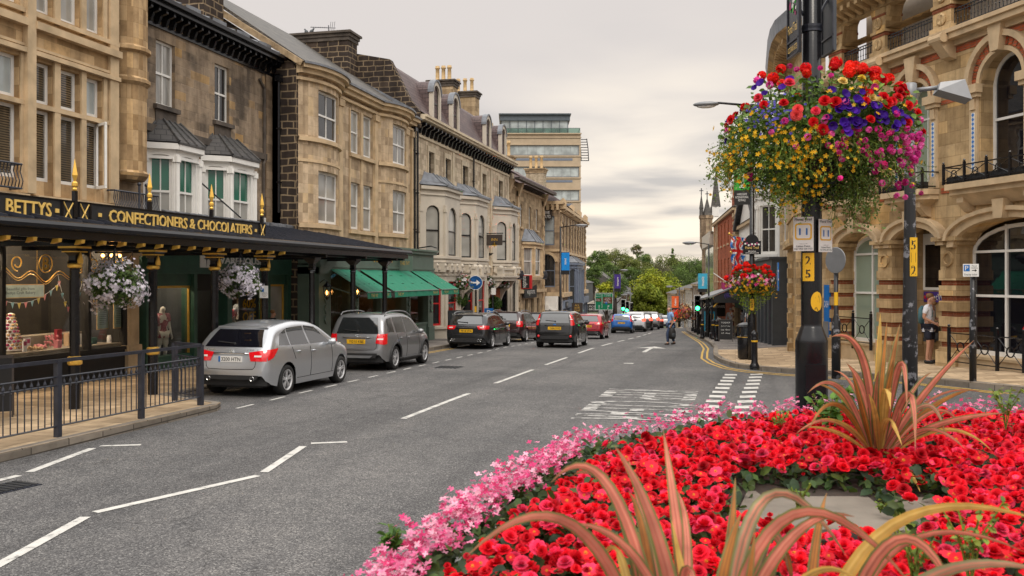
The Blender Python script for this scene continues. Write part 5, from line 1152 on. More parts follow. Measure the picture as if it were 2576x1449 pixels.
for(a,b)in((2.45,4.1),(4.85,6.6),(7.3,10.15),(11.2,13.1)):
 m=MB(F);P=[(a,.003),(a,.35),(a+.14,.55),(b-.14,.55),(b,.35),(b,.003)];m.prism(P,'z',4.5,4.64);m.prism([(q[0]*.97+(a+b)/2*.03,q[1]*.8 if q[1]>.01 else q[1])for q in P],'z',4.38,4.5);m.hexa([(a+.45,.003,4.12),(a+.5,.1,4.12),(b-.5,.1,4.12),(b-.45,.003,4.12)],[(a+.1,.003,4.38),(a+.1,.4,4.38),(b-.1,.4,4.38),(b-.1,.003,4.38)])
 for q in(a+.3,b-.52):m.prism([(.003,3.95),(.12,3.98),(.34,4.2),(.34,4.38),(.003,4.38)],'x',q,q+.22)
 m.build('balcony','trim_stone',BK)
 r_=MB(F);Q=[(a+.03,.01),(a+.03,.48),(b-.03,.48),(b-.03,.01)]
 for z in(4.7,5.06):r_.tube([(*q,z)for q in Q],.018,5)
 n=max(2,round((b-a)/.7))
 for k in range(n+1):
  q=a+.03+(b-a-.06)*k/n;r_.box(q-.025,q+.025,.455,.505,4.64,5.14);r_.sphere((q,.48,5.17),.03,6,4)
  if k<n:
   q2=a+.03+(b-a-.06)*(k+1)/n;r_.tube([(q,.48,4.72),(q2,.48,5.04)],.012,4);r_.tube([(q,.48,5.04),(q2,.48,4.72)],.012,4);mm=(q+q2)/2
   r_.lathe([(.075,-.008),(.095,-.008),(.095,.008),(.075,.008),(.075,-.008)],(mm,.48,4.88),12,'y')
 for k in range(int((b-a)/.1)):r_.tube([(a+.05+k*.1,.48,4.66),(a+.05+k*.1,.48,4.76)],.008,4)
 r_.build('balcony_rail','black_paint',BK);r_=MB(F);r_.box(a+.1,b-.1,.25,.45,4.645,4.82);r_.build('window_box','black_matt',BK)
lg=MB(F);rw=MB(F)
PI_=[(1.95,2.6),(4.05,4.6),(6.5,7.15),(10.4,11.0),(13,13.6)]
for a,b in PI_:
 rw.cut();lg.box(a,b,-.42,.12,8.44,10.0);lg.box(a-.06,b+.06,-.46,.18,8.44,8.62);lg.box(a-.04,b+.04,-.45,.16,9.1,9.18);rw.box(a-.01,b+.01,-.43,.13,9.0,9.1);rw.box(a-.01,b+.01,-.43,.13,9.55,9.62)
 for z in(8.8,9.38):lg.lathe([(.02,0),(.16,.0),(.16,.035),(.12,.05),(.02,.03)],((a+b)/2,.12,z),12,'y');lg.tube([((a+b)/2,.13,z-.16),((a+b)/2,.14,z+.12)],.03,5)
for(a,b)in zip([p[1]for p in PI_],[p[0]for p in PI_[1:]]):
 k=MB(F);wall_grid(lg,a,b,9.3,10.4,[(a+.002,b-.002,9.2,10.15,.75)],.45,0.1)
lg.box(u0-.4,u1,-1.3,.12,10.38,10.5);lg.build('loggia_pier','bank_stone',BK);rw.build_each('brick_strip','band_brick',BK)
wb=MB(F);wb.box(u0,u1,-1.62,-1.4,8.44,10.4);wb.build('loggia_wall','white_paint',BK)
for a in(2.9,5.3,8.2,9.3,11.8):window(BK,F,a,a+.55,8.5,9.9,.27,-1.38,.02,'cream_paint','pane_dark','sash0',.08)
rl=MB(F)
for(a,b)in zip([p[1]for p in PI_],[p[0]for p in PI_[1:]]):
 for z in(8.5,8.58,8.9,8.98):rl.tube([(a,.02,z),(b,.02,z)],.018,5)
 n=int((b-a)/.11)
 for k in range(n+1):q=a+(b-a)*k/n;rl.tube([(q,.02,8.44),(q,.02,8.98)],.012,4);rl.sphere((q,.02,8.72),.022,5,4)
rl.build('loggia_rail','black_paint',BK)
ea,ed=MB(),MB()
PC=[F.p(6,0)[:2],F.p(3,0)[:2]]+CP[1:]
def off_pts(P,d):
 o=[]
 for i,p in enumerate(P):
  a,b=P[max(0,i-1)],P[min(len(P)-1,i+1)];t=Vector((b[0]-a[0],b[1]-a[1])).normalized();o.append((p[0]-t.y*d,p[1]+t.x*d))
 return o
LAY=[(0,9.75),(.15,9.8),(.2,10.0),(.55,10.1),(.8,10.3),(.85,10.75),(.6,10.85),(-1,11.2)]
for(d0,z0),(d1,z1)in zip(LAY,LAY[1:]):
 A,B_=off_pts(PC,d0),off_pts(PC,d1)
 for i in range(len(PC)-1):(ed if z0>=10.29 else ea).quad((*A[i],z0),(*A[i+1],z0),(*B_[i+1],z1),(*B_[i],z1))
DP=densify([tuple(p)for p in PC],.32);O1,O2=off_pts(DP,.2),off_pts(DP,.62)
for a,b in zip(O1,O2):
 d=Vector((b[0]-a[0],b[1]-a[1])).normalized()*.07;e=Vector((-d.y,d.x));ea.hexa([(a[0]-e.x,a[1]-e.y,9.82),(b[0]-e.x,b[1]-e.y,10.0),(b[0]+e.x,b[1]+e.y,10.0),(a[0]+e.x,a[1]+e.y,9.82)],[(a[0]-e.x,a[1]-e.y,10.05),(b[0]-e.x,b[1]-e.y,10.14),(b[0]+e.x,b[1]+e.y,10.14),(a[0]+e.x,a[1]+e.y,10.05)])
ea.build('eaves','bank_stone',BK);ed.build('gutter','lead',BK)
cb=MB()
for z0,z1,d in((8.2,8.4,.25),(3.5,3.75,.2),(7.9,8.05,.05),(4.5,4.62,.05),(6.7,6.8,.04)):
 A=off_pts(CP,d)
 for i in range(len(CP)-1):cb.quad((*A[i],z0),(*A[i+1],z0),(*A[i+1],z1),(*A[i],z1));cb.quad((*A[i],z1),(*A[i+1],z1),(*CP[i+1],z1),(*CP[i],z1));cb.quad((*CP[i],z0),(*CP[i+1],z0),(*A[i+1],z0),(*A[i],z0))
for p in(CP[2],CP[4]):
 for k in range(7):cb.box(p[0]-.18,p[0]+.1,p[1]-.22,p[1]+.22,-.2+k*.52,.15+k*.52)
cb.build('string_course','bank_stone',BK)
gs=MB();gs.box(1.3,1.34,30.0,30.5,2.0,2.9);q=gs.build('projecting_sign','sign_blue',BK);text("C",face_m((1.295,30.25,2.5),(-1,0,0)),.3,.35,'white_sign',q);text("C",face_m((1.32,29.99,2.5),(0,-1,0)),.03,.35,'white_sign',q)
def railing_run(name,G,a,b,w,z0,label):
 t=thing(name,label,'railing',tuple(G.p(a,w,z0)),0,'iron railings at the foot of the bank');m=MB(G);p=MB(G);n=max(1,round((b-a)/.75))
 for z in(z0+.1,z0+.78):m.tube([(a,w,z),(b,w,z)],.015,5)
 for k in range(n+1):
  q=a+(b-a)*k/n;p.cut();p.box(q-.03,q+.03,w-.03,w+.03,z0-.1,z0+.92);p.sphere((q,w,z0+.96),.035,6,5)
  if k<n:
   q2=a+(b-a)*(k+1)/n;mm=(q+q2)/2;m.tube([(q,w,z0+.1),(mm-.08,w,z0+.42)],.012,4);m.tube([(q,w,z0+.78),(mm-.08,w,z0+.5)],.012,4);m.tube([(q2,w,z0+.1),(mm+.08,w,z0+.42)],.012,4);m.tube([(q2,w,z0+.78),(mm+.08,w,z0+.5)],.012,4)
   m.lathe([(.1,-.01),(.125,-.01),(.125,.01),(.1,.01),(.1,-.01)],(mm,w,z0+.46),14,'y')
 m.build('rail_panel','black_paint',t);p.build_each('post','black_paint',t)
railing_run('area_railing',F,2.45,4.1,.2,.5,'black iron railing with ring panels under the pale green bank window')
railing_run('area_railing',F,7.3,10.4,.3,.3,'black iron railing with ring panels under the dark bank window with red emblem')
# right: the street beyond
def RF(xf,yf,xn,yn):return Frame((xf,yf,0),math.atan2(yn-yf,xn-xf)),math.hypot(xf-xn,yf-yn)
rx=lambda y:2.05-.09*(y-38)
def plain(name,label,cat,y0,y1,z1,mat,wins,roofm='slate_grey',deep=7,x=None,base=-5,rise=2.2,fm='white_paint',pm='pane_mid'):
 xa,xb=(rx(y1),rx(y0))if x is None else x;G,L=RF(xa,y1,xb,y0);t=thing(name,label,cat,((xa+xb)/2,(y0+y1)/2,PZ((y0+y1)/2)))
 H=[(L*a,L*b,c,d)for a,b,c,d in wins];m=MB(G);wall_grid(m,0,L,base,z1,H,.15);m.box(0,L,-deep,-.4,base,z1);m.build('wall',mat,t)
 for h in H:window(t,G,*h,0,0,.08,fm,pm,'sash',.07)
 m=MB(G);m.prism([(.25,z1),(-deep/2,z1+rise),(-deep,z1)],'x',-.1,L+.1);m.build('roof',roofm,t)
 m=MB(G);m.box(0,L,.003,.2,z1-.2,z1-.02)
 for h in H:m.box(h[0]-.08,h[1]+.08,.003,.08,h[2]-.12,h[2])
 m.build('trim','trim_stone',t);return t,G,L
DS,G,L=plain('grey_shop_building','stone fronted shop with a dark grey painted shopfront beside the bank','shop',37.6,40.4,7.6,'tan_stone',[(.3,.62,3.9,5.6)])
U0=-8.5;m=MB(G);m.box(U0,L+.05,.003,.7,1.75,3.15);m.box(U0,L+.1,.003,.8,3.15,3.25);m.box(U0,L,.003,.62,-1.5,-.35)
for k in range(10):q=U0+(L-U0)*k/9;m.box(q-.12,q+.12,.003,.68,-1.3,1.75)
m.box(L-.02,L+.03,-.5,.68,-1.3,1.75);m.build('shop_front','charcoal',DS)
m=MB(G);m.quad((U0,.55,-.4),(U0,.55,1.75),(L,.55,1.75),(L,.55,-.4));m.build('shop_window','pane_mid',DS)
m=MB(G)
for k in range(5):m.cut();m.quad((L*(.2+.14*k),.556,.2),(L*(.2+.14*k),.556,1.5),(L*(.24+.14*k),.556,1.5),(L*(.24+.14*k),.556,.2))
m.build_each('window_poster','red_paint',DS)
m=MB(G);m.box(L*.6,L*.66,.7,.95,2.2,2.5);m.box(L*.93,L*.97,.7,.95,2.2,2.5);m.build('sign_lamp','black_paint',DS)
WB,G,L=plain('white_bay_building','white painted house with a tall bay window and lead roof behind the further flower basket','building',40.45,47.6,7.4,'white_paint',[(.06,.2,3.6,5.4)],'slate_dark')
P=canted(WB,G,L*.4,L*.92,.75,.8,3.2,6.3,3.5,5.6,'white_paint',wfrac=.75,pm='pane_mid');bay_roof(WB,G,P,6.35,7.3,'lead',.5)
m=MB(G);m.box(0,L,.003,.3,.9,1.9);m.build('shop_fascia','cream_paint',WB);m=MB(G);m.box(.2,L-.2,.003,.05,-1.3,.85);m.build('shop_window','pane_mid',WB)
GB,G,L=plain('gabled_building','white building with a black bargeboarded gable behind the union flags','building',47.65,58.6,5.6,'white_paint',[(.15,.4,2.3,4.2),(.6,.85,2.3,4.2)],'slate_dark')
m=MB(G);m.prism([(L*.1,5.6),(L*.5,7.9),(L*.9,5.6)],'y',-3,.05);m.build('gable','white_paint',GB);m=MB(G)
for s in(0,1):A=[(L*(.02 if s==0 else.98),5.3),(L*.5,8.0),(L*.5,8.25),(L*(-.02 if s==0 else 1.02),5.5)];m.prism(A,'y',-3.2,.35)
m.build('bargeboard','slate_dark',GB);m=MB(G);m.box(0,L,.003,.05,-1.6,.6);m.build('shop_window','pane_mid',GB);m=MB(G);m.box(0,L,.003,.25,.6,1.2);m.build('shop_fascia','black_matt',GB)
RB,G,L=plain('red_brick_building','tall red brick building with stone dressed windows and a shaped gable','building',58.65,78.,6.9,'red_brick',[(.93,.965,4.9,6.3),(.93,.965,2.4,4.2),(.93,.965,-.2,1.4)]+[(a,a+.05,z,z+1.6)for a in(.1,.25,.4,.55,.7)for z in(4.8,2.2)],'slate_grey',x=(-1.75,.02))
m=MB(G);uc=L*.945;m.prism([(uc-.75,6.9),(uc-.7,7.5),(uc-.35,7.7),(uc-.25,8.2),(uc+.25,8.2),(uc+.35,7.7),(uc+.7,7.5),(uc+.75,6.9)],'y',-1,.08);m.build('shaped_gable','red_brick',RB)
m=MB(G);m.sphere((uc,-.3,8.45),.32,8,6);m.box(uc-.35,uc+.35,-1,.12,8.15,8.3);m.box(uc-.85,uc-.6,-1,.12,7.45,7.6);m.box(uc+.6,uc+.85,-1,.12,7.45,7.6)
for z in np.arange(-1,6.8,.62):m.box(L-.42,L+.02,-.3,.06,z,z+.3);m.box(L-.28,L+.02,-.3,.055,z+.31,z+.6)
for c_,d_ in((4.9,6.3),(2.4,4.2),(-.2,1.4)):
 for q in(.93*L-.16,.965*L):
  for z in np.arange(c_-.1,d_+.2,.34):m.box(q,q+.16,.003,.07,z,z+.2)
 m.box(.93*L-.2,.965*L+.2,.003,.1,d_,d_+.25)
for k in range(3):q=L*(.02+.09*k);m.box(q,q+.5,.003,.06,-2,6.9)
m.build('stone_dressing','trim_stone',RB)
m=MB(G);m.box(L*.8,L*.86,.4,1.3,-.1,1.0);q=m.build('black_sign','black_matt',RB);text("DEBENHAMS",face_m(G.p(L*.86+.03,.85,.55),G.u),.8,.2,'white_sign',q)
m=MB(G);m.box(0,L,.003,.08,-2.5,-.6);m.build('shop_window','pane_mid',RB)
GP,G,L=plain('panel_building','flat grey panelled shop block between the red brick building and the turret','building',78.1,90,6.3,'pane_sky',[],'lead',x=(-2.85,-1.8),rise=.1);m=MB(G);m.box(0,L,.003,.3,5.2,6.35);m.box(0,L,.003,1.6,-.6,-.3);m.build('cornice_panel','cream_paint',GP);m=MB(G);m.box(0,L,.003,.1,-4,-.7);m.build('shop_window','pane_dark',GP)
TU=thing('turret_building','brown stone turreted building with pinnacles and a slate spire beyond the red brick','building',(-3,93,PZ(93)));x=xy(1777,93);m=MB();m.box(x-.4,6,92,99,-5,5.5);m.lathe([(.2,4.6),(.6,5.6),(.62,8.2),(.7,8.3),(.7,8.6)],(x,92,0),8);m.build('wall','corner_stone',TU)
m=MB();m.lathe([(.45,8.6),(.02,10.4)],(x+.1,92,0),6);m.lathe([(.2,8.6),(.18,9.2),(.22,9.3),(.02,10.7)],(x-.45,91.8,0),6);m.lathe([(.4,8.6),(.4,9.6)],(x+.75,94,0),8);m.lathe([(.5,9.6),(.46,9.8),(.03,13.2)],(x+.9,94,0),8);m.build('spire','slate_grey',TU)
m=MB();m.box(x+.55,x+1.2,93.6,94.4,8.6,9.6);m.build('lantern_stage','white_paint',TU);m=MB()
for p,z in(((x+.1,92),10.4),((x-.45,91.8),10.7),((x+.9,94),13.2)):m.tube([(*p,z-.1),(*p,z+.6)],.05,5);m.tube([(p[0]-.2,p[1],z+.35),(p[0]+.2,p[1],z+.35)],.04,4)
m.build('finial','iron',TU)
FB=[(101,110,1.75,'corner_stone','brown stone building with arched windows below the turret, near the music banner'),(110.3,119,1.2,'cream_paint','cream building with a shallow roof down the hill on the right'),(119.3,130,.9,'tan_stone','honey building with tall windows further down the hill'),(130.3,142,.2,'cream_paint','white end building lowest down the hill by the tree')]
for y0,y1,z1,mt,lab in FB:plain('downhill_building',lab,'building',y0,y1,z1,mt,[(.1,.3,z1-2,z1-.6),(.4,.6,z1-2,z1-.6),(.7,.9,z1-2,z1-.6),(.1,.9,z1-5.2,z1-2.9)],'slate_grey',x=(xy(1765-(y1-98)*1.95,y1),xy(1765-(y0-98)*1.95,y0)),base=-9,rise=1.2)
VE=thing('street_veranda','glass roofed iron veranda over the far right pavement','canopy',(-.8,58,PZ(58)))
y0,y1=50.5,76;xi=lambda y:rx(y)-.5;xo=lambda y:-1.35-.085*(y-50.5);zz=lambda y:1.35-.034*(y-50.5)
m=MB();m.hexa([(xi(y0),y0,zz(y0)+.75),(xo(y0),y0,zz(y0)),(xo(y1),y1,zz(y1)),(xi(y1),y1,zz(y1)+.75)],[(xi(y0),y0,zz(y0)+.83),(xo(y0),y0,zz(y0)+.08),(xo(y1),y1,zz(y1)+.08),(xi(y1),y1,zz(y1)+.83)]);m.build('glass_roof','grey_metal',VE)
m=MB();m.prism([(xi(y0),zz(y0)+.72),(xo(y0)+.2,zz(y0)+.05),(xo(y0)+.2,zz(y0)-.28),(xi(y0),zz(y0)-.28)],'y',y0+.05,y0+.12);q=m.build('gable_panel','black_matt',VE);text("(BAR)",face_m((xi(y0)-.6,y0+.04,zz(y0)+.1),(0,-1,0)),.8,.3,'purple_sign',q)
for k in range(6):
 y=y0+.2+k*5;m=MB();g0=gz(xo(y),y)+KH;m.lathe([(.14,0),(.14,.3),(.08,.35),(.065,1.6),(.1,1.65),(.1,1.75),(.07,1.8)],(xo(y)+.12,y,g0),10);m.box(xo(y)+.06,xo(y)+.18,y-.06,y+.06,g0+1.8,zz(y));m.build('post','black_paint',VE)
 m=MB();m.tube([(xo(y)+.12,y,zz(y)-.6),(xo(y)+.5,y,zz(y)-.2),(xo(y)+.9,y,zz(y)+.1)],.04,5);m.tube([(xo(y)+.12,y,zz(y)-.05),(xi(y),y,zz(y)+.0)],.05,5);m.build('bracket','gold' if k==0 else 'black_paint',VE)
def union_flag(p,w,h,rz,label):
 t=thing('flag',label,'flag',p,rz,'flags hung on angled poles');NX,NZ=16,30;mats=['sign_blue','white_sign','red_paint'];m=MB()
 def col(a,b):
  x,z=b*2,a
  if abs(z)<.2 or abs(x)<.2:return 2
  if abs(z)<.34 or abs(x)<.34:return 1
  d=min(abs(x/2-z),abs(x/2+z))
  return 2 if d<.09 else 1 if d<.24 else 0
 P=lambda i,j:(w*(i/NX-.5)*(1-.25*j/NZ)+.04*math.sin(j*.5),.10*math.sin(i*1.1+j*.35),-h*j/NZ-.12*abs(i/NX-.2))
 for i in range(NX):
  for j in range(NZ):m.cur=col((i+.5)/NX*2-1,(j+.5)/NZ*2-1);m.quad(P(i,j),P(i,j+1),P(i+1,j+1),P(i+1,j))
 m.build('cloth',mats,t,local=True,smooth=True);k=MB();k.tube([(w*.9,.1,-.7),(-w*.55,0,.12)],.03,6);k.sphere((-w*.57,0,.13),.06,6,5);k.build('pole','gold',t,local=True);return t
y=49;union_flag((xy(1857,y),y,zy(1857,594,y)),.8,1.55,R(8),'upper union flag with red, white and blue crosses hanging over the far right pavement');y=51;union_flag((xy(1853,y),y,zy(1853,640,y)),.55,1.0,R(-10),'lower, smaller union flag folded below the first one')
t=thing('flag','plum coloured flag on a sloping pole beside the black shop sign','flag',(xy(1828,54),54,zy(1828,702,54)));m=MB();n=10
for i in range(n):
 for j in range(8):P=lambda i,j:(.9*i/n-.3,.05*math.sin(i*1.4),-.15-.5*i/n-.75*j/8*(.5+.5*i/n));m.quad(P(i,j),P(i,j+1),P(i+1,j+1),P(i+1,j))
m.build('cloth','plum_cloth',t,local=True,smooth=True);m=MB();m.tube([(-.75,0,.35),(.8,0,-.75)],.025,5);m.build('pole','white_paint',t,local=True)
# trees
LEAF_V=np.array([(-.5,0,0),(0,-.28,.06),(.5,0,0),(0,.28,.06)]);LEAF_F=np.array([(0,1,2,3)])
def tree(name,label,x,y,zb,h,rw,rh,cols,n=9000,leaf=.4,clumps=60,trunk=.35,conifer=False,bark='dark_timber',group=None,zc=None,core=True):
 t=thing(name,label,'tree',(x,y,zb),0,group);rg=np.random.default_rng(int(abs(x*13+y*7))+5)
 zc=h-rh if zc is None else zc;m=MB();m.tube([(0,0,-.5),(.05*h/10,0,h*.25),(0,.1,h*.5),(0,0,h*.8)],[trunk,trunk*.8,trunk*.55,trunk*.15],8)
 for k in range(9):
  a=k*2.4;z0=h*(.22+.05*k);L=rw*(.75-.03*k);m.tube([(0,0,z0),(L*.45*math.cos(a),L*.45*math.sin(a),z0+h*.12),(L*math.cos(a),L*math.sin(a),z0+h*.2)],[trunk*.4,trunk*.25,trunk*.06],5)
 m.build('trunk',bark,t,smooth=True,local=True)
 d=rg.normal(size=(clumps,3));d/=np.linalg.norm(d,axis=1,keepdims=True);rr=rg.uniform(.35,.95,clumps)**.6
 if conifer:
  zz=rg.uniform(0,1,clumps);C=np.stack([d[:,0]*rw*(1-zz)*.9,d[:,1]*rw*(1-zz)*.9,h*(.15+.83*zz)],1);cr=rw*(.14+.26*(1-zz))
 else:
  C=d*rr[:,None]*np.array([rw*.84,rw*.84,rh*.86])+np.array([0,0,zc]);cr=rg.uniform(.18,.36,clumps)*rw
  low=C[:,2]<zc-rh*.55;C[low,2]+=rh*.3
 ci=rg.integers(0,clumps,n);e=rg.normal(size=(n,3));e/=np.linalg.norm(e,axis=1,keepdims=True)
 P=C[ci]+e*(cr[ci]*rg.uniform(.55,1.05,n))[:,None]*np.array([1,1,.8]);nn=e+rg.normal(0,.5,(n,3))+np.array([0,0,.35])
 ct=tint_of(cols,clumps,.18);tt=np.clip(ct[ci]*(1+rg.normal(0,.22,(n,1))),0,1)
 b=NPB();b.scatter(LEAF_V,LEAF_F,rot_mats(P,nn,rg.uniform(0,6.28,n),leaf*rg.uniform(.7,1.35,n)),tt);b.build('crown','tree_leaf',t,smooth=False,local=True);return t
def at_u(u,y):return xy(u,y)
GRN=[(.10,.155,.035),(.13,.19,.045),(.075,.12,.03)];OLV=[(.14,.17,.04),(.18,.20,.05),(.12,.145,.035)];LIME=[(.27,.30,.028),(.36,.37,.035),(.21,.25,.022)];BRN=[(.09,.06,.04),(.12,.085,.05)]
def put(name,label,u,vtop,wpx,y,cols,vbase=None,n=7000,leaf=None,rhf=None,conifer=False,clumps=60,group='trees on the far hillside'):
 Zd=y*.98;s=Zd/2290;x=xy(u,y);zt=2.4+(700-vtop)*s;zb=zr(min(y,420))+(0 if vbase is None else 0);zb=min(zb,zt-6);h=zt-zb;rw=wpx*s/2
 tree(name,label,x,y,zb,h,rw,min(h*.46,rw*(rhf or 1.0)),cols,n,leaf or max(.3,s*3.0),clumps,.3+h*.012,conifer,group=group)
put('broadleaf_tree','big bright lime green tree standing in the dip of the road behind the walking man',1652,672,150,165,LIME,n=16000,rhf=1.05,clumps=90,leaf=.42,group='trees in the dip of the street')
put('broadleaf_tree','darker green lower half tree pressed against the lime tree on its left',1628,705,96,158,[(.22,.26,.03),(.17,.22,.025)],n=9000,rhf=1.1,leaf=.4,group='trees in the dip of the street')
put('broadleaf_tree','small yellow-green tree right behind the green direction sign',1526,706,62,140,LIME,n=6000,rhf=1.2,leaf=.36,group='trees in the dip of the street')
put('broadleaf_tree','round mid green tree above the purple banner',1548,684,78,205,GRN,n=7000,group='trees in the dip of the street')
put('broadleaf_tree','dark purple leaved tree beside the far road',1578,738,46,198,BRN,n=4000,group='trees in the dip of the street')
put('broadleaf_tree','dark tree hugging the last building on the left',1494,660,52,215,GRN,n=5000,rhf=1.4)
put('broadleaf_tree','rounded green tree at the left end of the skyline',1502,624,66,300,GRN,n=7000)
put('broadleaf_tree','tall open olive tree with sky showing through its crown on the skyline',1548,618,92,310,OLV,n=8000,clumps=75)
put('broadleaf_tree','broad olive tree in the middle of the skyline',1582,634,70,290,OLV,n=6500)
put('pine_tree','tufted pine rising above the skyline trees',1603,612,34,330,[(.13,.14,.05),(.17,.14,.07)],n=1500,clumps=26)
put('broadleaf_tree','dense green tree below the tufted pine',1618,632,74,300,GRN+OLV,n=7000)
put('broadleaf_tree','wide olive tree right of centre on the skyline',1682,640,110,320,OLV,n=8000,rhf=.8)
put('fir_tree','thin pointed fir poking out of the skyline',1692,622,30,318,GRN,n=3000,conifer=True)
put('broadleaf_tree','rounded tree with dark bronze leaves behind the lime tree',1666,660,92,260,[(.10,.10,.05),(.13,.115,.06)],n=7000,rhf=.8)
put('broadleaf_tree','full green tree at the right end of the skyline',1735,648,104,300,GRN,n=8000,rhf=.9)
put('broadleaf_tree','green tree half hidden by the turret',1780,640,80,330,GRN,n=5000)
for i,(u,v,w,y,c)in enumerate([(1530,655,70,270,GRN),(1590,668,60,265,GRN),(1635,668,70,275,OLV),(1710,672,90,250,GRN)]):
 put('broadleaf_tree',['low dark green tree filling the slope above the purple banner','low green tree left of the far road','low olive tree beside the top of the far road','low green tree on the slope behind the right hand roofs'][i],u,v,w,y,c,n=5000)
ho=thing('hillside_house','small house with a grey roof among the trees on the far hill','house',(xy(1508,235),235,-3));m=MB();x=xy(1508,235);m.box(x-3.5,x+3.5,233,240,-8,1.2);m.build('wall','cream_paint',ho)
m=MB();m.prism([(x-4,1.1),(x,4.2),(x+4,1.1)],'y',232.6,240.4);m.build('roof','slate_grey',ho);m=MB();m.box(x-2,x-.6,232.9,233.05,-.8,.6);m.box(x+.8,x+2.2,232.9,233.05,-.8,.6);m.build('window','pane_dark',ho)
# cars
def tabf(T):
 X=np.array([p[0]for p in T]);Y=np.array([p[1]for p in T])
 return lambda y:float(np.interp(y,X,Y))
def smooth_tab(T):
 """monotone-ish smooth interpolation (Catmull-Rom through the profile points)"""
 X=[p[0]for p in T];Y=[p[1]for p in T]
 def f(y):
  if y<=X[0]:return Y[0]
  if y>=X[-1]:return Y[-1]
  i=max(k for k in range(len(X)-1)if X[k]<=y);h=X[i+1]-X[i];t=(y-X[i])/h
  def sl(k):
   if k==0 or k==len(X)-1:return(Y[min(k+1,len(X)-1)]-Y[max(k-1,0)])/(X[min(k+1,len(X)-1)]-X[max(k-1,0)])
   a,b=(Y[k]-Y[k-1])/(X[k]-X[k-1]),(Y[k+1]-Y[k])/(X[k+1]-X[k]);return 0 if a*b<=0 else 2*a*b/(a+b)
  m0,m1=sl(i)*h,sl(i+1)*h;return(2*t**3-3*t*t+1)*Y[i]+(t**3-2*t*t+t)*m0+(-2*t**3+3*t*t)*Y[i+1]+(t**3-t*t)*m1
 return f
class Car:
 def __init__(s,L,W,H,top,belt,wheels,rw,wmax=None,tumble=.16,low=.2):
  s.L,s.W,s.H,s.rw,s.wy=L,W,H,rw,wheels
  s.top=smooth_tab(top);s.belt=tabf(belt);s.hw=smooth_tab([(y,f*W/2)for y,f in(wmax or[(0,.80),(.04,.87),(.14,.935),(.4,.985),(.9,1),(L-1.3,1),(L-.6,.955),(L-.22,.84),(L-.05,.68),(L,.58)])])
  s.lowt=tabf([(0,.46),(.05,.36),(.2,.27),(.5,low),(L-.6,low),(L-.1,.24),(L,.4)]);s.tum=tumble;s.rad=.17
 def low(s,y):
  z=s.lowt(y);Ra=s.rw+.055
  for yw in s.wy:
   d=abs(y-yw)
   if d<Ra:z=max(z,s.rw+math.sqrt(Ra*Ra-d*d))
  return min(z,s.top(y)-.12)
 def side(s,y,z):
  w=s.hw(y);zb=s.belt(y)
  if z<=zb:
   t=z/zb;return w*(.93+.07*min(1,t/.55))*(1-.035*max(0,(t-.7)/.3)**1.5)
  return w*.965-s.tum*max(0,z-zb)/max(.3,s.H-zb)*(1.15-.15*(z-zb)/.6)
 def xat(s,y,z):
  zt=s.top(y);r=min(s.rad,(zt-s.low(y))*.5);z1=zt-r
  if z<=z1:return s.side(y,z)
  q=min(1,(z-z1)/r);return s.side(y,z1)-r*(1-math.sqrt(max(0,1-q*q)))
 def section(s,y):
  zl,zt=s.low(y),s.top(y);r=min(s.rad,(zt-zl)*.5);P=[]
  for k in range(11):z=zl+(zt-r-zl)*k/10;P.append((s.side(y,z),z))
  for k in range(1,6):a=math.pi/2*k/5;P.append((s.side(y,zt-r)-r*(1-math.cos(a)),zt-r+r*math.sin(a)))
  xe=P[-1][0]
  for k in range(1,5):x=xe*(1-k/4);P.append((x,zt+.022*(1-(x/max(xe,.01))**2)))
  return P
 def yrear(s,x,z):
  for i in range(1300):
   y=i*.001
   zt=s.top(y);r=min(s.rad,(zt-s.low(y))*.5);xe=max(.05,s.side(y,zt-r)-r)
   ok=(abs(x)<xe and zt+.022*(1-(x/xe)**2)>=z)or(z<=zt and s.xat(y,z)>=abs(x)and s.lowt(y)<=z)
   if ok:return y
  return 1.2
 def rear_patch(s,mb,c,off=.008,n=8,m=6):
  """c: four (x,z) corners TL TR BR BL seen from behind"""
  k=len(mb.v);
  for j in range(m+1):
   for i in range(n+1):
    u,v=i/n,j/m;p=[(1-v)*((1-u)*c[0][q]+u*c[1][q])+v*((1-u)*c[3][q]+u*c[2][q])for q in(0,1)]
    mb.v.append(Vector((p[0],s.yrear(p[0],p[1])-off,p[1])))
  for j in range(m):
   for i in range(n):a=k+j*(n+1)+i;mb.f.append([a,a+n+1,a+n+2,a+1]);mb.mi.append(mb.cur)
 def side_patch(s,mb,c,sd=1,off=.006,n=8,m=5):
  """c: four (y,z) corners, rear-top, front-top, front-bottom, rear-bottom, on the right side (sd=1) or left"""
  k=len(mb.v)
  for j in range(m+1):
   for i in range(n+1):
    u,v=i/n,j/m;p=[(1-v)*((1-u)*c[0][q]+u*c[1][q])+v*((1-u)*c[3][q]+u*c[2][q])for q in(0,1)]
    mb.v.append(Vector((sd*(s.xat(p[0],p[1])+off),p[0],p[1])))
  for j in range(m):
   for i in range(n):a=k+j*(n+1)+i;f=[a,a+n+1,a+n+2,a+1];mb.f.append(f if sd>0 else f[::-1]);mb.mi.append(mb.cur)
 def top_patch(s,mb,y0,y1,f0,f1,off=.006,n=8,m=8):
  k=len(mb.v)
  for j in range(m+1):
   y=y0+(y1-y0)*j/m;P=s.section(y);xe=P[15][0];f=f0+(f1-f0)*j/m
   for i in range(n+1):t=-1+2*i/n;mb.v.append(Vector((t*xe*f,y,s.top(y)+.022*(1-(t*f)**2)+off)))
  for j in range(m):
   for i in range(n):a=k+j*(n+1)+i;mb.f.append([a,a+1,a+n+2,a+n+1]);mb.mi.append(mb.cur)
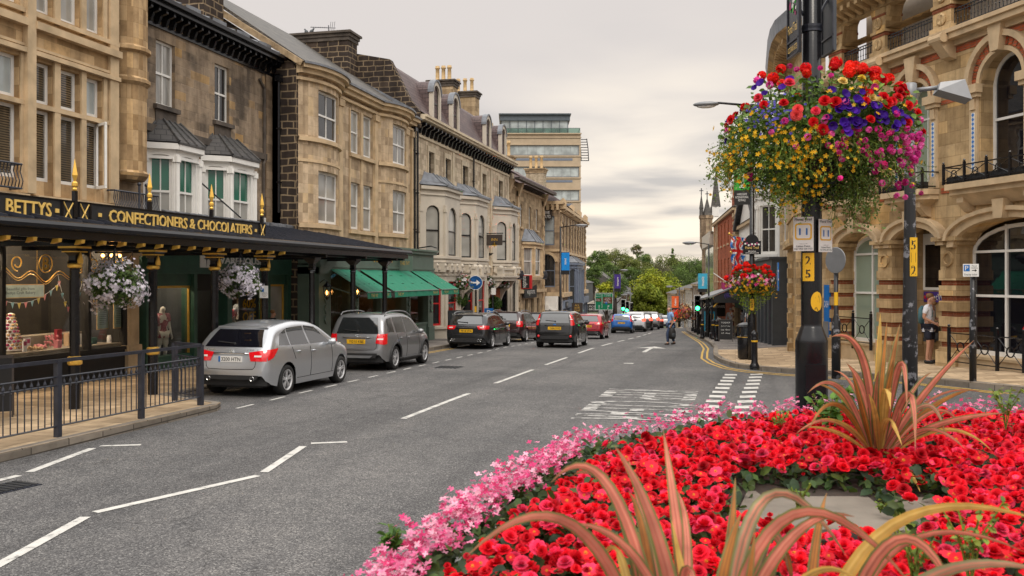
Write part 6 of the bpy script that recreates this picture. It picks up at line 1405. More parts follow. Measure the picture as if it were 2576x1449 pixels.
def car(spec,name,label,paint,x,y,plate=None,plate_m='yellow_plate',group='cars in the street',glass='car_pane',rails=False,lights='low',side_glass='car_pane',simple_=False,lit=False,clad=False,yaw=0.,extras=None):
 c=spec;zc=gz(x,y+2);sl=math.atan((gz(x,y+c.L)-gz(x,y))/c.L)
 t=thing(name,label,'car',(x,y,gz(x,y)),yaw,group);t.rotation_euler=(sl,0,yaw)
 L,W=c.L,c.W
 ys=sorted({0,.003,.008,.014,.03,.053,.08,.11,.15,.19,.24,.3,.36,.44,.52,.02,.04,.065,.095,.13,.17,.215,.27,.33,.4,.48,*[round(q,3)for q in np.arange(.56,L-.5,.085 if simple_ else.06)],L-.44,L-.36,L-.28,L-.2,L-.13,L-.08,L-.04,L-.015,L,*[w+d for w in c.wy for d in(-(c.rw+.054),c.rw+.054,-(c.rw+.045),c.rw+.045)]})
 m=MB();N=None
 for yy in ys:
  P=c.section(yy);P2=[(px,pz)for px,pz in P]+[(-px,pz)for px,pz in P[-2::-1]];N=len(P2);m.v+=[Vector((px,yy,pz))for px,pz in P2]
 for j in range(len(ys)-1):
  for i in range(N-1):a=j*N+i;m.f.append([a,a+N,a+N+1,a+1]);m.mi.append(0)
 m.f.append(list(range(N)));m.mi.append(0);a=(len(ys)-1)*N;m.f.append(list(range(a+N-1,a-1,-1)));m.mi.append(0)
 for q in range(len(m.f)):m.f[q]=m.f[q]
 body=m.build('body',paint,t,smooth=True,local=True,uv=False)
 u=MB();hw=W/2
 u.box(-hw+.3,hw-.3,.25,L-.3,.19,.7);u.box(-hw+.09,hw-.09,c.wy[0]+c.rw+.1,c.wy[1]-c.rw-.1,.19,.5);u.box(-hw+.12,hw-.12,.09,c.wy[0]-c.rw-.08,.25,.5);u.build('underbody','plastic',t,local=True,uv=False)
 bz=c.belt;zb=bz(.4)
 g=MB();zt_=c.H-.16;xb=c.xat(.45,zb+.05)-.1
 rg_=spec.rear_glass;c.rear_patch(g,[(-rg_[2],rg_[1]),(rg_[2],rg_[1]),(rg_[3],rg_[0]),(-rg_[3],rg_[0])],.012,14,12);g.build('rear_window',glass,t,smooth=True,local=True,uv=False)
 for sd in(1,-1):
  if sd<0 and simple_:continue
  fr=MB()
  for q in spec.side_glass:c.side_patch(fr,q,sd,.004,10,5)
  fr.build('side_window',side_glass,t,smooth=True,local=True,uv=False)
 if not simple_:
  w=MB();c.top_patch(w,spec.screen[0],spec.screen[1],.92,.97,.006);w.build('windscreen','car_pane',t,smooth=True,local=True,uv=False)
  s_=MB();yb0,yb1=spec.doors[0],spec.doors[-1]
  for sd in(1,-1):
   for yd in spec.doors:
    P=[(sd*(c.xat(yd+.12*(1-k/8)*(1 if yd==spec.doors[0]else 0),zz)+.001),yd+.12*(1-k/8)*(1 if yd==spec.doors[0]else 0),zz)for k,zz in enumerate(np.linspace(.34 if yd!=spec.doors[0]else.75,c.belt(yd),9))];s_.tube(P,.006,4)
   s_.tube([(sd*(c.xat(yy,.33)+.001),yy,.33)for yy in np.linspace(c.wy[0]+c.rw+.12,c.wy[1]-c.rw-.1,9)],.006,4)
  e=spec.tailgate
  s_.tube([(px,c.yrear(px,pz)-.001,pz)for px,pz in[(-e[0],e[2]),(-e[0]*1.0,(e[2]+e[1])/2),(-e[0]*.96,e[1]+.05),(-e[0]*.88,e[1]),(-e[0]*.4,e[1]-.01),(0,e[1]-.012),(e[0]*.4,e[1]-.01),(e[0]*.88,e[1]),(e[0]*.96,e[1]+.05),(e[0],(e[2]+e[1])/2),(e[0],e[2])]],.007,4)
  s_.build('panel_gap','rubber',t,local=True,uv=False)
  for sd in(1,-1):
   for yd in(spec.doors[0]+.28,spec.doors[1]+.14):
    h=MB();z=c.belt(yd)-.1;xx=c.xat(yd,z);h.sphere((sd*(xx+.018),yd,z),(.018,.09,.02),8,5);h.build('door_handle',paint,t,smooth=True,local=True,uv=False)
   mi=MB();ym=spec.screen[1]-.42;z=c.belt(ym)+.08;mi.sphere((sd*(c.xat(ym,z)+.14),ym,z),(.11,.07,.075),10,7);mi.tube([(sd*c.xat(ym,z-.03),ym+.03,z-.05),(sd*(c.xat(ym,z)+.08),ym,z-.03)],.025,6);mi.build('door_mirror',paint if lights!='pillar' else 'plastic',t,smooth=True,local=True,uv=False)
 for sd in(-1,1):
  l=MB()
  for q in spec.lights:c.rear_patch(l,[(sd*q[0][0],q[0][1]),(sd*q[1][0],q[1][1]),(sd*q[2][0],q[2][1]),(sd*q[3][0],q[3][1])]if sd>0 else[(-q[1][0],q[1][1]),(-q[0][0],q[0][1]),(-q[3][0],q[3][1]),(-q[2][0],q[2][1])],.012,6,6)
  for q in spec.side_lights:c.side_patch(l,q,sd,.012,6,6)
  lo=l.build('tail_light','red_lens' if not lit else 'red_glow',t,smooth=True,local=True,uv=False)
  if not simple_:
   q=spec.lights[0];xc=sum(p[0]for p in q)/4;zc2=sum(p[1]for p in q)/4;l=MB();dx=.08
   c.rear_patch(l,[(sd*xc-dx,zc2+.018),(sd*xc+dx,zc2+.018),(sd*xc+dx,zc2-.018),(sd*xc-dx,zc2-.018)],.016,3,2);l.build('reversing_lens','white_sign',lo,local=True,uv=False)
 zp=spec.plate_z
 if plate:
  yp=c.yrear(0,zp);p=MB();p.box(-.27,.27,yp-.025,yp+.02,zp-.06,zp+.06);q=p.build('number_plate',plate_m,t,local=True,uv=False)
  text(plate,Matrix(((1,0,0,.015),(0,0,-1,yp-.027),(0,1,0,zp),(0,0,0,1))),.44,.078,'black_matt',q,'plate_lettering',.001,.012,local=True)
  if plate_m=='white_sign':k=MB();k.box(-.27,-.225,yp-.0275,yp-.02,zp-.058,zp+.058);k.build('plate_band','sign_blue',q,local=True,uv=False)
 b=MB();z0,z1=spec.valance;c.rear_patch(b,[(-W*.36,z1),(W*.36,z1),(W*.33,z0),(-W*.33,z0)],.012,12,3);b.build('rear_valance','plastic',t,smooth=True,local=True,uv=False)
 if not simple_:
  b=MB();zc2=zp+.115;P=[(px,c.yrear(px,zc2)-.018,zc2)for px in np.linspace(-.4,.4,9)];b.tube(P,.018,6);b.build('tailgate_trim','chrome' if spec.chrome else paint,t,smooth=True,local=True,uv=False)
  b=MB();zz=spec.rear_glass[0]+.07;P=[(px,c.yrear(px,zz+abs(px)*.08)-.03,zz+abs(px)*.08)for px in np.linspace(.02,-.38,6)];b.tube(P,.012,5);b.sphere((.02,c.yrear(0,zz)-.025,zz-.01),.03,6,5);b.build('rear_wiper','rubber',t,local=True,uv=False)
  b=MB()
  for px in spec.exhaust:b.lathe([(.032,.1),(.042,.0),(.046,0),(.046,.1)],(px,c.yrear(abs(px),spec.exh_z)-.02,spec.exh_z),12,'y')
  if spec.exhaust:b.build('exhaust','chrome',t,smooth=True,local=True,uv=False)
  zt=c.H;b=MB();sp=spec.spoiler;
  if sp:
   yy=c.yrear(0,sp);b.hexa([(-.58,yy-.03,sp-.01),(.58,yy-.03,sp-.01),(.56,yy+.3,sp+.02),(-.56,yy+.3,sp+.02)],[(-.57,yy-.02,sp+.025),(.57,yy-.02,sp+.025),(.5,yy+.32,sp+.055),(-.5,yy+.32,sp+.055)]);b.build('roof_spoiler',paint,t,local=True,uv=False)
 if rails:
  for sd in(1,-1):
   b=MB();y0,y1=spec.rail;xx=lambda q:sd*(c.section(q)[13][0]);P=[(xx(y0),y0,c.top(y0)-.02),(xx(y0+.12),y0+.12,c.top(y0+.12)+.05)]+[(xx(q),q,c.top(q)+.055)for q in np.linspace(y0+.4,y1-.4,6)]+[(xx(y1-.1),y1-.1,c.top(y1-.1)+.03),(xx(y1),y1,c.top(y1)-.02)];b.tube(P,.02,6);b.build('roof_rail','grey_metal',t,smooth=True,local=True,uv=False)
 if clad:
  b=MB()
  for sd in(1,-1):
   b.cut()
   for yw in c.wy:
    Ra=c.rw+.055;A=[(sd*(c.xat(yw+(Ra+.0)*math.cos(a),max(.25,c.rw+(Ra+.01)*math.sin(a)))+.012),yw+Ra*math.cos(a),c.rw+(Ra+.02)*math.sin(a))for a in np.linspace(-.3,math.pi+.3,18)];b.tube(A,.035,5)
   b.tube([(sd*(c.xat(yy,.36)+.005),yy,.3)for yy in np.linspace(c.wy[0]+c.rw,c.wy[1]-c.rw,8)],.05,5)
  b.build_each('wheel_arch_trim','plastic',t,smooth=True,local=True,uv=False)
 rw=c.rw
 for yw in c.wy:
  for sd in(1,-1):
   T_=Matrix.Translation((sd*(W/2-.125),yw,rw))@(Matrix.Identity(4)if sd>0 else Matrix.Rotation(math.pi,4,'Z'))
   m=MB();m.T=T_;m.lathe([(rw*.66,-.1),(rw*.72,-.112),(rw*.93,-.108),(rw*.985,-.08),(rw,-.04),(rw,.04),(rw*.985,.08),(rw*.93,.108),(rw*.72,.112),(rw*.66,.1),(rw*.66,-.1)],(0,0,0),28,'x');w_=m.build('wheel','rubber',t,smooth=True,local=True,uv=False)
   m=MB();m.T=T_;m.lathe([(0.001,.03),(rw*.62,.03),(rw*.64,-.05)],(0,0,0),24,'x');m.build('brake_disc','black_matt',w_,local=True,uv=False)
   m=MB();m.T=T_;m.lathe([(rw*.60,.085),(rw*.64,.105),(rw*.685,.108),(rw*.69,.09),(rw*.62,.04),(rw*.60,.085)],(0,0,0),28,'x');m.lathe([(.001,.1),(rw*.12,.098),(rw*.17,.08),(rw*.17,.03)],(0,0,0),14,'x');ns=spec.spokes
   for k in range(ns):
    a=2*math.pi*k/ns+.3
    for da in((-.16,.16)if ns==5 else(0,)):
     p0=(0.09,rw*.1*math.cos(a),rw*.1*math.sin(a));a2=a+da;p1=Vector((.088,rw*.63*math.cos(a2),rw*.63*math.sin(a2)));p0=Vector(p0);d=(p1-p0).normalized();n_=Vector((0,-d.z,d.y))*(rw*.055 if ns==5 else rw*.085)
     q=[p0-n_,p0+n_,p1+n_*.7,p1-n_*.7];m.hexa([v-Vector((.04,0,0))for v in q],q)
   m.build('rim','alloy',w_,local=True,uv=False)
 if extras:extras(t,c)
 return t
def mk(L,W,H,top,belt,wheels,rw,**k):
 c=Car(L,W,H,top,belt,wheels,rw,k.get('wmax'),k.get('tumble',.16),k.get('low',.2))
 d=dict(rear_glass=(1.0,1.36,.55,.66),side_glass=[],screen=(2.4,3.1),doors=(.95,1.85,2.95),tailgate=(.62,.62,.95),lights=[],side_lights=[],plate_z=.78,valance=(.33,.48),chrome=True,exhaust=(),exh_z=.33,spoiler=None,rail=(.6,2.6),spokes=5);d.update({q:v for q,v in k.items()if q not in('wmax','tumble','low')})
 for q,v in d.items():setattr(c,q,v)
 return c
B_CLASS=mk(4.36,1.80,1.56,[(0,.62),(.02,.82),(.06,.95),(.13,1.05),(.28,1.23),(.46,1.39),(.6,1.45),(.95,1.51),(1.55,1.555),(2.1,1.53),(2.55,1.44),(3.0,1.22),(3.3,1.06),(3.6,.99),(4.0,.90),(4.22,.76),(4.33,.60),(4.36,.52)],[(0,.98),(.5,1.02),(1.5,1.0),(3.2,.94),(4.36,.85)],(.80,3.50),.325,rear_glass=(1.05,1.40,.52,.66),side_glass=[[(.70,1.30),(.97,1.40),(.95,1.05),(.50,1.07)],[(1.02,1.41),(1.78,1.44),(1.84,1.04),(1.0,1.05)],[(1.86,1.44),(2.35,1.395),(2.95,1.03),(1.92,1.04)]],screen=(2.35,3.2),doors=(1.02,1.88,2.98),tailgate=(.58,.60,1.0),lights=[[(.40,.94),(.80,1.0),(.80,.76),(.46,.76)]],side_lights=[[(.07,.99),(.42,1.02),(.22,.83),(.07,.77)]],plate_z=.80,valance=(.38,.47),exhaust=(-.5,.5),exh_z=.40,spoiler=1.435,low=.2,tumble=.23)
CROSS=mk(4.14,1.76,1.60,[(0,.66),(.02,.80),(.05,.92),(.09,1.02),(.2,1.28),(.32,1.48),(.44,1.55),(.9,1.59),(1.5,1.60),(2.0,1.57),(2.4,1.47),(2.95,1.14),(3.1,1.07),(3.6,.99),(3.95,.85),(4.1,.66),(4.14,.56)],[(0,.98),(.5,1.0),(1.5,.99),(4.14,.9)],(.82,3.32),.345,low=.26,rear_glass=(1.04,1.48,.52,.62),side_glass=[[(.42,1.44),(.72,1.47),(.78,1.06),(.34,1.08)],[(.85,1.48),(1.6,1.49),(1.66,1.03),(.92,1.05)],[(1.68,1.49),(2.2,1.43),(2.75,1.02),(1.74,1.03)]],screen=(2.2,3.0),doors=(.95,1.7,2.75),tailgate=(.62,.6,1.0),lights=[[(.60,1.02),(.82,1.04),(.80,.74),(.58,.78)]],side_lights=[[(.06,1.04),(.26,1.02),(.2,.76),(.06,.74)]],plate_z=.82,valance=(.37,.5),chrome=False,rail=(.45,2.5))
HATCH=mk(4.3,1.78,1.42,[(0,.62),(.02,.80),(.05,.90),(.09,.97),(.28,1.18),(.46,1.32),(.6,1.36),(1.0,1.40),(1.6,1.42),(2.1,1.38),(2.5,1.27),(3.1,.98),(3.25,.93),(3.8,.86),(4.1,.74),(4.26,.56),(4.3,.48)],[(0,.92),(.5,.94),(4.3,.84)],(.82,3.42),.325,low=.18,rear_glass=(.98,1.29,.52,.64),side_glass=[[(.66,1.25),(.95,1.3),(1.0,.98),(.5,.99)],[(1.02,1.31),(1.7,1.33),(1.76,.97),(1.08,.98)],[(1.78,1.33),(2.25,1.28),(2.85,.95),(1.84,.97)]],screen=(2.2,3.15),doors=(1.02,1.8,2.85),tailgate=(.6,.55,.9),lights=[[(.42,.92),(.80,.93),(.80,.78),(.5,.78)]],side_lights=[[(.06,.93),(.36,.93),(.28,.8),(.06,.78)]],plate_z=.72,valance=(.28,.45),chrome=False,exhaust=(-.6,-.5,.5,.6),exh_z=.36,spoiler=1.32,rail=(.6,2.5))
ESTATE=mk(4.55,1.80,1.47,[(0,.66),(.02,.84),(.05,.94),(.1,1.02),(.22,1.24),(.36,1.39),(.5,1.43),(1.2,1.46),(1.9,1.46),(2.4,1.40),(2.7,1.31),(3.3,1.0),(3.5,.94),(4.1,.85),(4.45,.64),(4.55,.5)],[(0,.95),(.6,.97),(4.55,.86)],(.95,3.6),.32,low=.19,rear_glass=(1.02,1.35,.52,.63),side_glass=[[(.5,1.33),(1.0,1.36),(1.05,1.0),(.42,1.02)],[(1.08,1.365),(1.8,1.37),(1.86,.98),(1.12,1.0)],[(1.88,1.37),(2.4,1.32),(3.0,.97),(1.94,.98)]],screen=(2.45,3.4),doors=(1.12,1.9,3.0),tailgate=(.6,.58,.95),lights=[[(.58,.98),(.82,1.0),(.80,.72),(.6,.74)]],side_lights=[[(.06,1.0),(.26,.99),(.2,.74),(.06,.72)]],plate_z=.8,valance=(.3,.45),chrome=False,spoiler=1.4,rail=(.55,2.7))
MPV=mk(3.98,1.72,1.50,[(0,.64),(.02,.80),(.04,.94),(.07,1.04),(.14,1.28),(.22,1.42),(.34,1.46),(.9,1.49),(1.5,1.50),(2.0,1.46),(2.4,1.35),(2.95,1.07),(3.1,1.02),(3.5,.95),(3.8,.8),(3.94,.6),(3.98,.5)],[(0,.98),(.5,1.0),(3.98,.88)],(.72,3.2),.30,low=.2,rear_glass=(1.02,1.38,.52,.60),side_glass=[[(.42,1.37),(.85,1.39),(.9,1.03),(.38,1.05)],[(.92,1.39),(1.6,1.40),(1.66,1.02),(.96,1.03)],[(1.68,1.40),(2.15,1.34),(2.65,1.0),(1.74,1.02)]],screen=(2.15,2.95),doors=(.92,1.7,2.65),tailgate=(.62,.55,.95),lights=[[(.60,1.42),(.70,1.42),(.80,.92),(.66,.92)]],side_lights=[[(.12,1.2),(.2,1.2),(.2,.95),(.05,.93)]],plate_z=.8,valance=(.36,.5),chrome=False,rail=(.5,2.4))
SUV=mk(4.5,1.84,1.66,[(0,.7),(.02,.86),(.05,1.0),(.09,1.1),(.22,1.4),(.36,1.57),(.5,1.62),(1.2,1.66),(1.9,1.65),(2.4,1.56),(3.1,1.16),(3.3,1.1),(4.0,1.0),(4.4,.76),(4.5,.6)],[(0,1.06),(.6,1.08),(4.5,.98)],(.9,3.55),.36,low=.25,rear_glass=(1.12,1.5,.52,.64),side_glass=[[(.5,1.5),(1.0,1.53),(1.05,1.12),(.42,1.14)],[(1.08,1.53),(1.8,1.54),(1.86,1.1),(1.12,1.12)],[(1.88,1.54),(2.35,1.48),(2.9,1.09),(1.94,1.1)]],screen=(2.3,3.2),doors=(1.1,1.9,2.9),tailgate=(.62,.6,1.05),lights=[[(.55,1.1),(.83,1.14),(.82,.88),(.62,.88)]],side_lights=[[(.07,1.13),(.36,1.1),(.26,.92),(.07,.88)]],plate_z=.85,valance=(.38,.55),chrome=False,rail=(.6,2.6),spokes=6)
def star_badge(t,c):
 z=.95;y=c.yrear(0,z)-.012;m=MB();m.lathe([(.04,-.006),(.048,-.006),(.048,.006),(.04,.006),(.04,-.006)],(0,y,z),20,'y')
 for k in range(3):a=math.pi/2+k*2.094;m.hexa([(-.008*math.sin(a),y,z+.008*math.cos(a)),(.008*math.sin(a),y,z-.008*math.cos(a)),(.042*math.cos(a),y,z+.042*math.sin(a)),(.042*math.cos(a),y,z+.0421*math.sin(a))],[(-.008*math.sin(a),y-.008,z+.008*math.cos(a)),(.008*math.sin(a),y-.008,z-.008*math.cos(a)),(.042*math.cos(a),y-.008,z+.042*math.sin(a)),(.042*math.cos(a),y-.008,z+.0421*math.sin(a))])
 m.build('badge','chrome',t,local=True,uv=False)
 for s,x in(("B180",-.46),("CDI",.42)):y2=c.yrear(abs(x),.99);text(s,Matrix(((1,0,0,x),(0,0,-1,y2-.008),(0,1,0,.985),(0,0,0,1))),.14,.032,'chrome',t,'badge_lettering',.002,local=True)
def ring_badge(t,c):
 z=.87;m=MB()
 for k in range(4):m.lathe([(.032,-.005),(.04,-.005),(.04,.005),(.032,.005),(.032,-.005)],(-.084+.056*k,c.yrear(.08,z)-.012,z),16,'y')
 m.build('badge','chrome',t,local=True,uv=False)
def s_badge(t,c):
 z=.97;y=c.yrear(0,z)-.012;m=MB();m.tube([(.045,y,z+.04),(-.01,y,z+.05),(-.045,y,z+.02),(.045,y,z-.02),(.01,y,z-.05),(-.045,y,z-.04)],.010,4);m.build('badge','chrome',t,local=True,uv=False);text("SX4",Matrix(((1,0,0,.45),(0,0,-1,c.yrear(.45,.93)-.008),(0,1,0,.93),(0,0,0,1))),.15,.035,'chrome',t,'badge_lettering',.002,local=True)
 m=MB();c.rear_patch(m,[(-.5,.44),(.5,.44),(.42,.37),(-.42,.37)],.022,10,2);m.build('skid_plate','grey_metal',t,smooth=True,local=True,uv=False)
def oval_badge(t,c):
 z=.95;y=c.yrear(0,z)-.01;m=MB();m.sphere((0,y,z),(.075,.01,.03),12,6);m.build('badge','sign_blue',t,smooth=True,local=True,uv=False)
 for sd in(1,-1):m=MB();m.sphere((sd*.66,c.yrear(.66,.48)-.008,.48),(.055,.015,.055),10,6);m.build('fog_light','red_lens',t,smooth=True,local=True,uv=False)
car(B_CLASS,'parked_car','silver hatchback parked nearest beside the guard railing with a white number plate','paint_silver',-10.13,16.86,"3200 HTN",'white_sign','cars parked along the left kerb','pane_black',extras=star_badge,side_glass='car_pane')
car(CROSS,'parked_car','dark grey tall hatchback with roof rails parked ahead of the silver car','paint_grey',-10.2,23.42,"YG10 KBE",group='cars parked along the left kerb',rails=True,clad=True,extras=s_badge)
car(HATCH,'parked_car','graphite hatchback with four exhaust tips and ringed badge parked by the white bays','paint_graphite',-10.25,34.2,"PF18 VFA",group='cars parked along the left kerb',rails=True,extras=ring_badge)
car(ESTATE,'parked_car','dark estate car with roof rails parked just ahead of the graphite hatchback','paint_maroon',-10.55,41.4,"YJ15 KVD",group='cars parked along the left kerb',rails=True)
car(ESTATE,'parked_car','dark estate car mostly hidden behind the small black hatchback','paint_graphite',-10.75,48.6,"YK12 OHN",group='cars parked along the left kerb')
car(MPV,'waiting_car','small black hatchback with tall pillar tail lights, last in the queue','paint_black',-7.12,36.2,"YH08 XWE",group='cars queuing at the lights',lights='pillar',extras=oval_badge,yaw=R(.5))
car(HATCH,'waiting_car','red hatchback queuing in front of the small black one','paint_red',-8.05,50.3,"YD14 WNG",group='cars queuing at the lights',lit=False,yaw=R(2))
car(HATCH,'parked_car','pale car half hidden at the left of the red hatchback','paint_white',-11.0,60.,None,group='cars parked along the left kerb',simple_=True,yaw=R(3))
car(MPV,'waiting_car','bright blue hatchback in the middle of the queue','paint_blue',-8.5,69.9,"NL57 UYN",group='cars queuing at the lights',lights='pillar',lit=False,yaw=R(3.5))
car(SUV,'waiting_car','white off-roader ahead of the blue hatchback','paint_white',-8.1,75.6,None,group='cars queuing at the lights',simple_=True,lit=True,yaw=R(4))
car(SUV,'waiting_car','dark off-roader with tall tail lights ahead of the white one','paint_black',-8.0,81.0,None,group='cars queuing at the lights',simple_=True,lit=True,yaw=R(4))
car(SUV,'waiting_car','grey off-roader at the crest of the road with its brake lights on','paint_grey',-7.8,86.2,None,group='cars queuing at the lights',simple_=True,lit=True,yaw=R(4.5))
car(HATCH,'waiting_car','small white car dipping over the crest beside the walking man','paint_white',-7.2,101.,None,group='cars queuing at the lights',simple_=True,lit=True,yaw=R(6))
car(HATCH,'waiting_car','small dark car dipping over the crest','paint_maroon',-8.2,97.,None,group='cars queuing at the lights',simple_=True,lit=True,yaw=R(6))
# canopy over the left pavement
CA=thing('pavement_canopy','black iron canopy with gold lettering and spear finials along the tea room and shops','canopy',(-11.4,20,PZ(20)))
cx_=-11.4;YC=[9.2,11.6,*[yx(u,cx_)for u in(188,385,540,666,785,888,968)]];yend=29.3
F=LF(cx_)
m=MB(F);m.hexa([(6,.55,3.30),(yend,.55,3.30),(yend-.6,-3.1,4.02),(6,-3.1,4.02)][::-1],[(6,.55,3.34),(yend,.55,3.34),(yend-.6,-3.1,4.06),(6,-3.1,4.06)][::-1]);r_=m.build('roof','canopy_glass',CA)
m=MB(F);y=6.2
while y<yend-.2:m.hexa([(y-.02,.56,3.34),(y+.02,.56,3.34),(y+.02-.01,-3.0,4.04),(y-.02,-3.0,4.04)][::-1],[(y-.02,.56,3.385),(y+.02,.56,3.385),(y+.02,-3.0,4.085),(y-.02,-3.0,4.085)][::-1]);y+=.55
m.build('roof_rib','iron',r_)
m=MB(F);y=20.9
while y<yend-.3:m.prism([(-3.15,4.0),(-3.0,4.02),(-3.0,4.16),(-3.15,4.2)],'x',y,y+.42);y+=.55
m.build('lead_flashing','lead',r_)
m=MB(F);m.box(6,yend,.44,.56,3.06,3.30);m.box(6,yend,-.08,.08,3.02,3.2);m.box(yend-.12,yend,-2.4,.44,3.0,3.28)
for y in YC:m.box(y-.05,y+.05,-3.1,.44,2.98,3.14)
m.build('beam','black_paint',CA)
m=MB(F);m.tube([(6,.63,3.27),(yend+.05,.63,3.27)],.075,8);m.tube([(yend+.05,.63,3.27),(yend-.4,-2.6,3.8)],.06,8);m.build('gutter','black_paint',CA)
m=MB(F);y=yx(11,cx_+.5)
while y<20.9:m.cut();m.hexa([(y-.04,.42,2.97),(y+.04,.42,2.97),(y+.04,.46,3.05),(y-.04,.46,3.05)][::-1],[(y-.04,.57,3.0),(y+.04,.57,3.0),(y+.04,.58,3.06),(y-.04,.58,3.06)][::-1]);y+=.55
m.build_each('gold_bracket','gold',CA)
for i,y in enumerate(YC):
 gb=i<6;zb=PZ(y);m=MB(F);m.lathe([(.1,zb-.02),(.1,.88),(.085,.9),(.085,2.55),(.1,2.6),(.085,2.63)],(y,0,0),8);m.lathe([(.085,2.63),(.12,2.68),(.1,2.72),(.1,2.8),(.24,2.92),(.26,2.94),(.26,3.02)],(y,0,0),4,'z',R(45),R(405))
 col_=m.build('column','black_paint',CA)
 if gb:
  m=MB(F);m.lathe([(.1,.86),(.125,.88),(.125,.93),(.105,.95),(.125,.97),(.12,1.0),(.09,1.02)],(y,0,0),12);m.build('gold_ring','gold',col_);m=MB(F);m.lathe([(.09,2.58),(.125,2.6),(.125,2.64),(.09,2.66)],(y,0,0),12);m.lathe([(.25,2.93),(.27,2.93),(.27,2.965),(.25,2.965)],(y,0,0),4,'z',R(45),R(405));m.lathe([(.2,2.86),(.21,2.86),(.21,2.88),(.2,2.88)],(y,0,0),4,'z',R(45),R(405))
  m.prism([(y-.05,2.66),(y+.05,2.66),(y+.06,2.72),(y,2.86),(y-.06,2.72)],'y',.1,.13);m.prism([(.1,2.66),(.1,2.86),(-.05,2.7)],'x',y-.13,y-.1)if False else None
  m.build('gold_collar','gold',col_)
  if i>=2 or i<2:
   m=MB(F);m.box(y-.035,y+.035,-.115 if i!=2 else-.035,-.045 if i!=2 else.035,3.2,3.95);m.build('finial_post','black_paint',col_);m=MB(F);wq=-.08 if i!=2 else 0;m.lathe([(.03,3.95),(.045,3.98),(.03,4.01),(.052,4.04),(.052,4.09),(.03,4.12)],(y,wq,0),10);m.lathe([(.025,4.12),(.062,4.23),(.004,4.52)],(y,wq,0),4);m.build('spear_finial','gold',col_)
def sign_board(a,b,label_text=None,tx=None,dots=()):
 m=MB(F);m.box(a,b,-.03,.03,3.36,3.77);q=m.build('sign_board','black_matt',CA);m=MB(F)
 for z in(3.36,3.75):m.box(a,b,.03,.05,z,z+.02)
 for u in(a,b-.02):m.box(u,u+.02,.03,.05,3.36,3.77)
 m.build('board_edge','black_paint',q)
 if label_text:text(label_text,F.text_m((tx[0]+tx[1])/2,.032,3.565),tx[1]-tx[0],.24,'gold_letter',q,'gold_lettering',.02,.012)
 if dots:
  m=MB(F)
  for d in dots:m.box(d-.04,d+.04,.03,.05,3.53,3.6)
  m.build('gold_dot','gold_letter',q)
 return q
xs_=[yx(u,cx_)for u in(152,182,194,222)]
sign_board(9.0,xs_[0]-.01,"BETTYS",(yx(10,cx_),yx(124,cx_)),(yx(139,cx_),))
sign_board(xs_[3]+.01,yx(650,cx_)-.01,"CONFECTIONERS & CHOCOLATIERS",(yx(270,cx_),yx(630,cx_)),(yx(247,cx_),yx(640,cx_)))
for a,b in((xs_[0],xs_[1]),(xs_[2],xs_[3]),(yx(650,cx_),yx(664,cx_))):
 q=sign_board(a,b);m=MB(F);m.tube([(a+.03,.04,3.4),(b-.03,.04,3.73)],.012,5);m.tube([(a+.03,.04,3.73),(b-.03,.04,3.4)],.012,5);m.sphere(((a+b)/2,.045,3.565),.022,6,5);m.build('gold_cross','gold_letter',q)
lt=thing('hanging_lantern','square iron lantern lit under the canopy by the near flower basket','lantern',(-12.3,yx(280,-12.3),3.0));y=yx(280,-12.3);m=MB()
for dx in(-.28,.28):
 for dy in(-.28,.28):m.box(-12.3+dx-.012,-12.3+dx+.012,y+dy-.012,y+dy+.012,2.35,2.95)
 m.tube([(-12.3+dx,y-.28,2.4),(-12.3+dx,y+.28,2.9)],.01,4);m.tube([(-12.3+dx,y+.28,2.4),(-12.3+dx,y-.28,2.9)],.01,4)
for z in(2.35,2.95):m.box(-12.59,-12.01,y-.29,y+.29,z-.012,z+.012)if z>2.9 else[m.tube([(-12.58,y-.28,z),(-12.02,y-.28,z),(-12.02,y+.28,z),(-12.58,y+.28,z),(-12.58,y-.28,z)],.012,4)]
m.build('lantern_frame','iron',lt);m=MB()
for dx,dy in((-.12,-.1),(.1,-.12),(.12,.1)):m.cut();m.sphere((-12.3+dx,y+dy,2.86),.035,8,6)
m.build_each('bulb','warm_glow',lt)
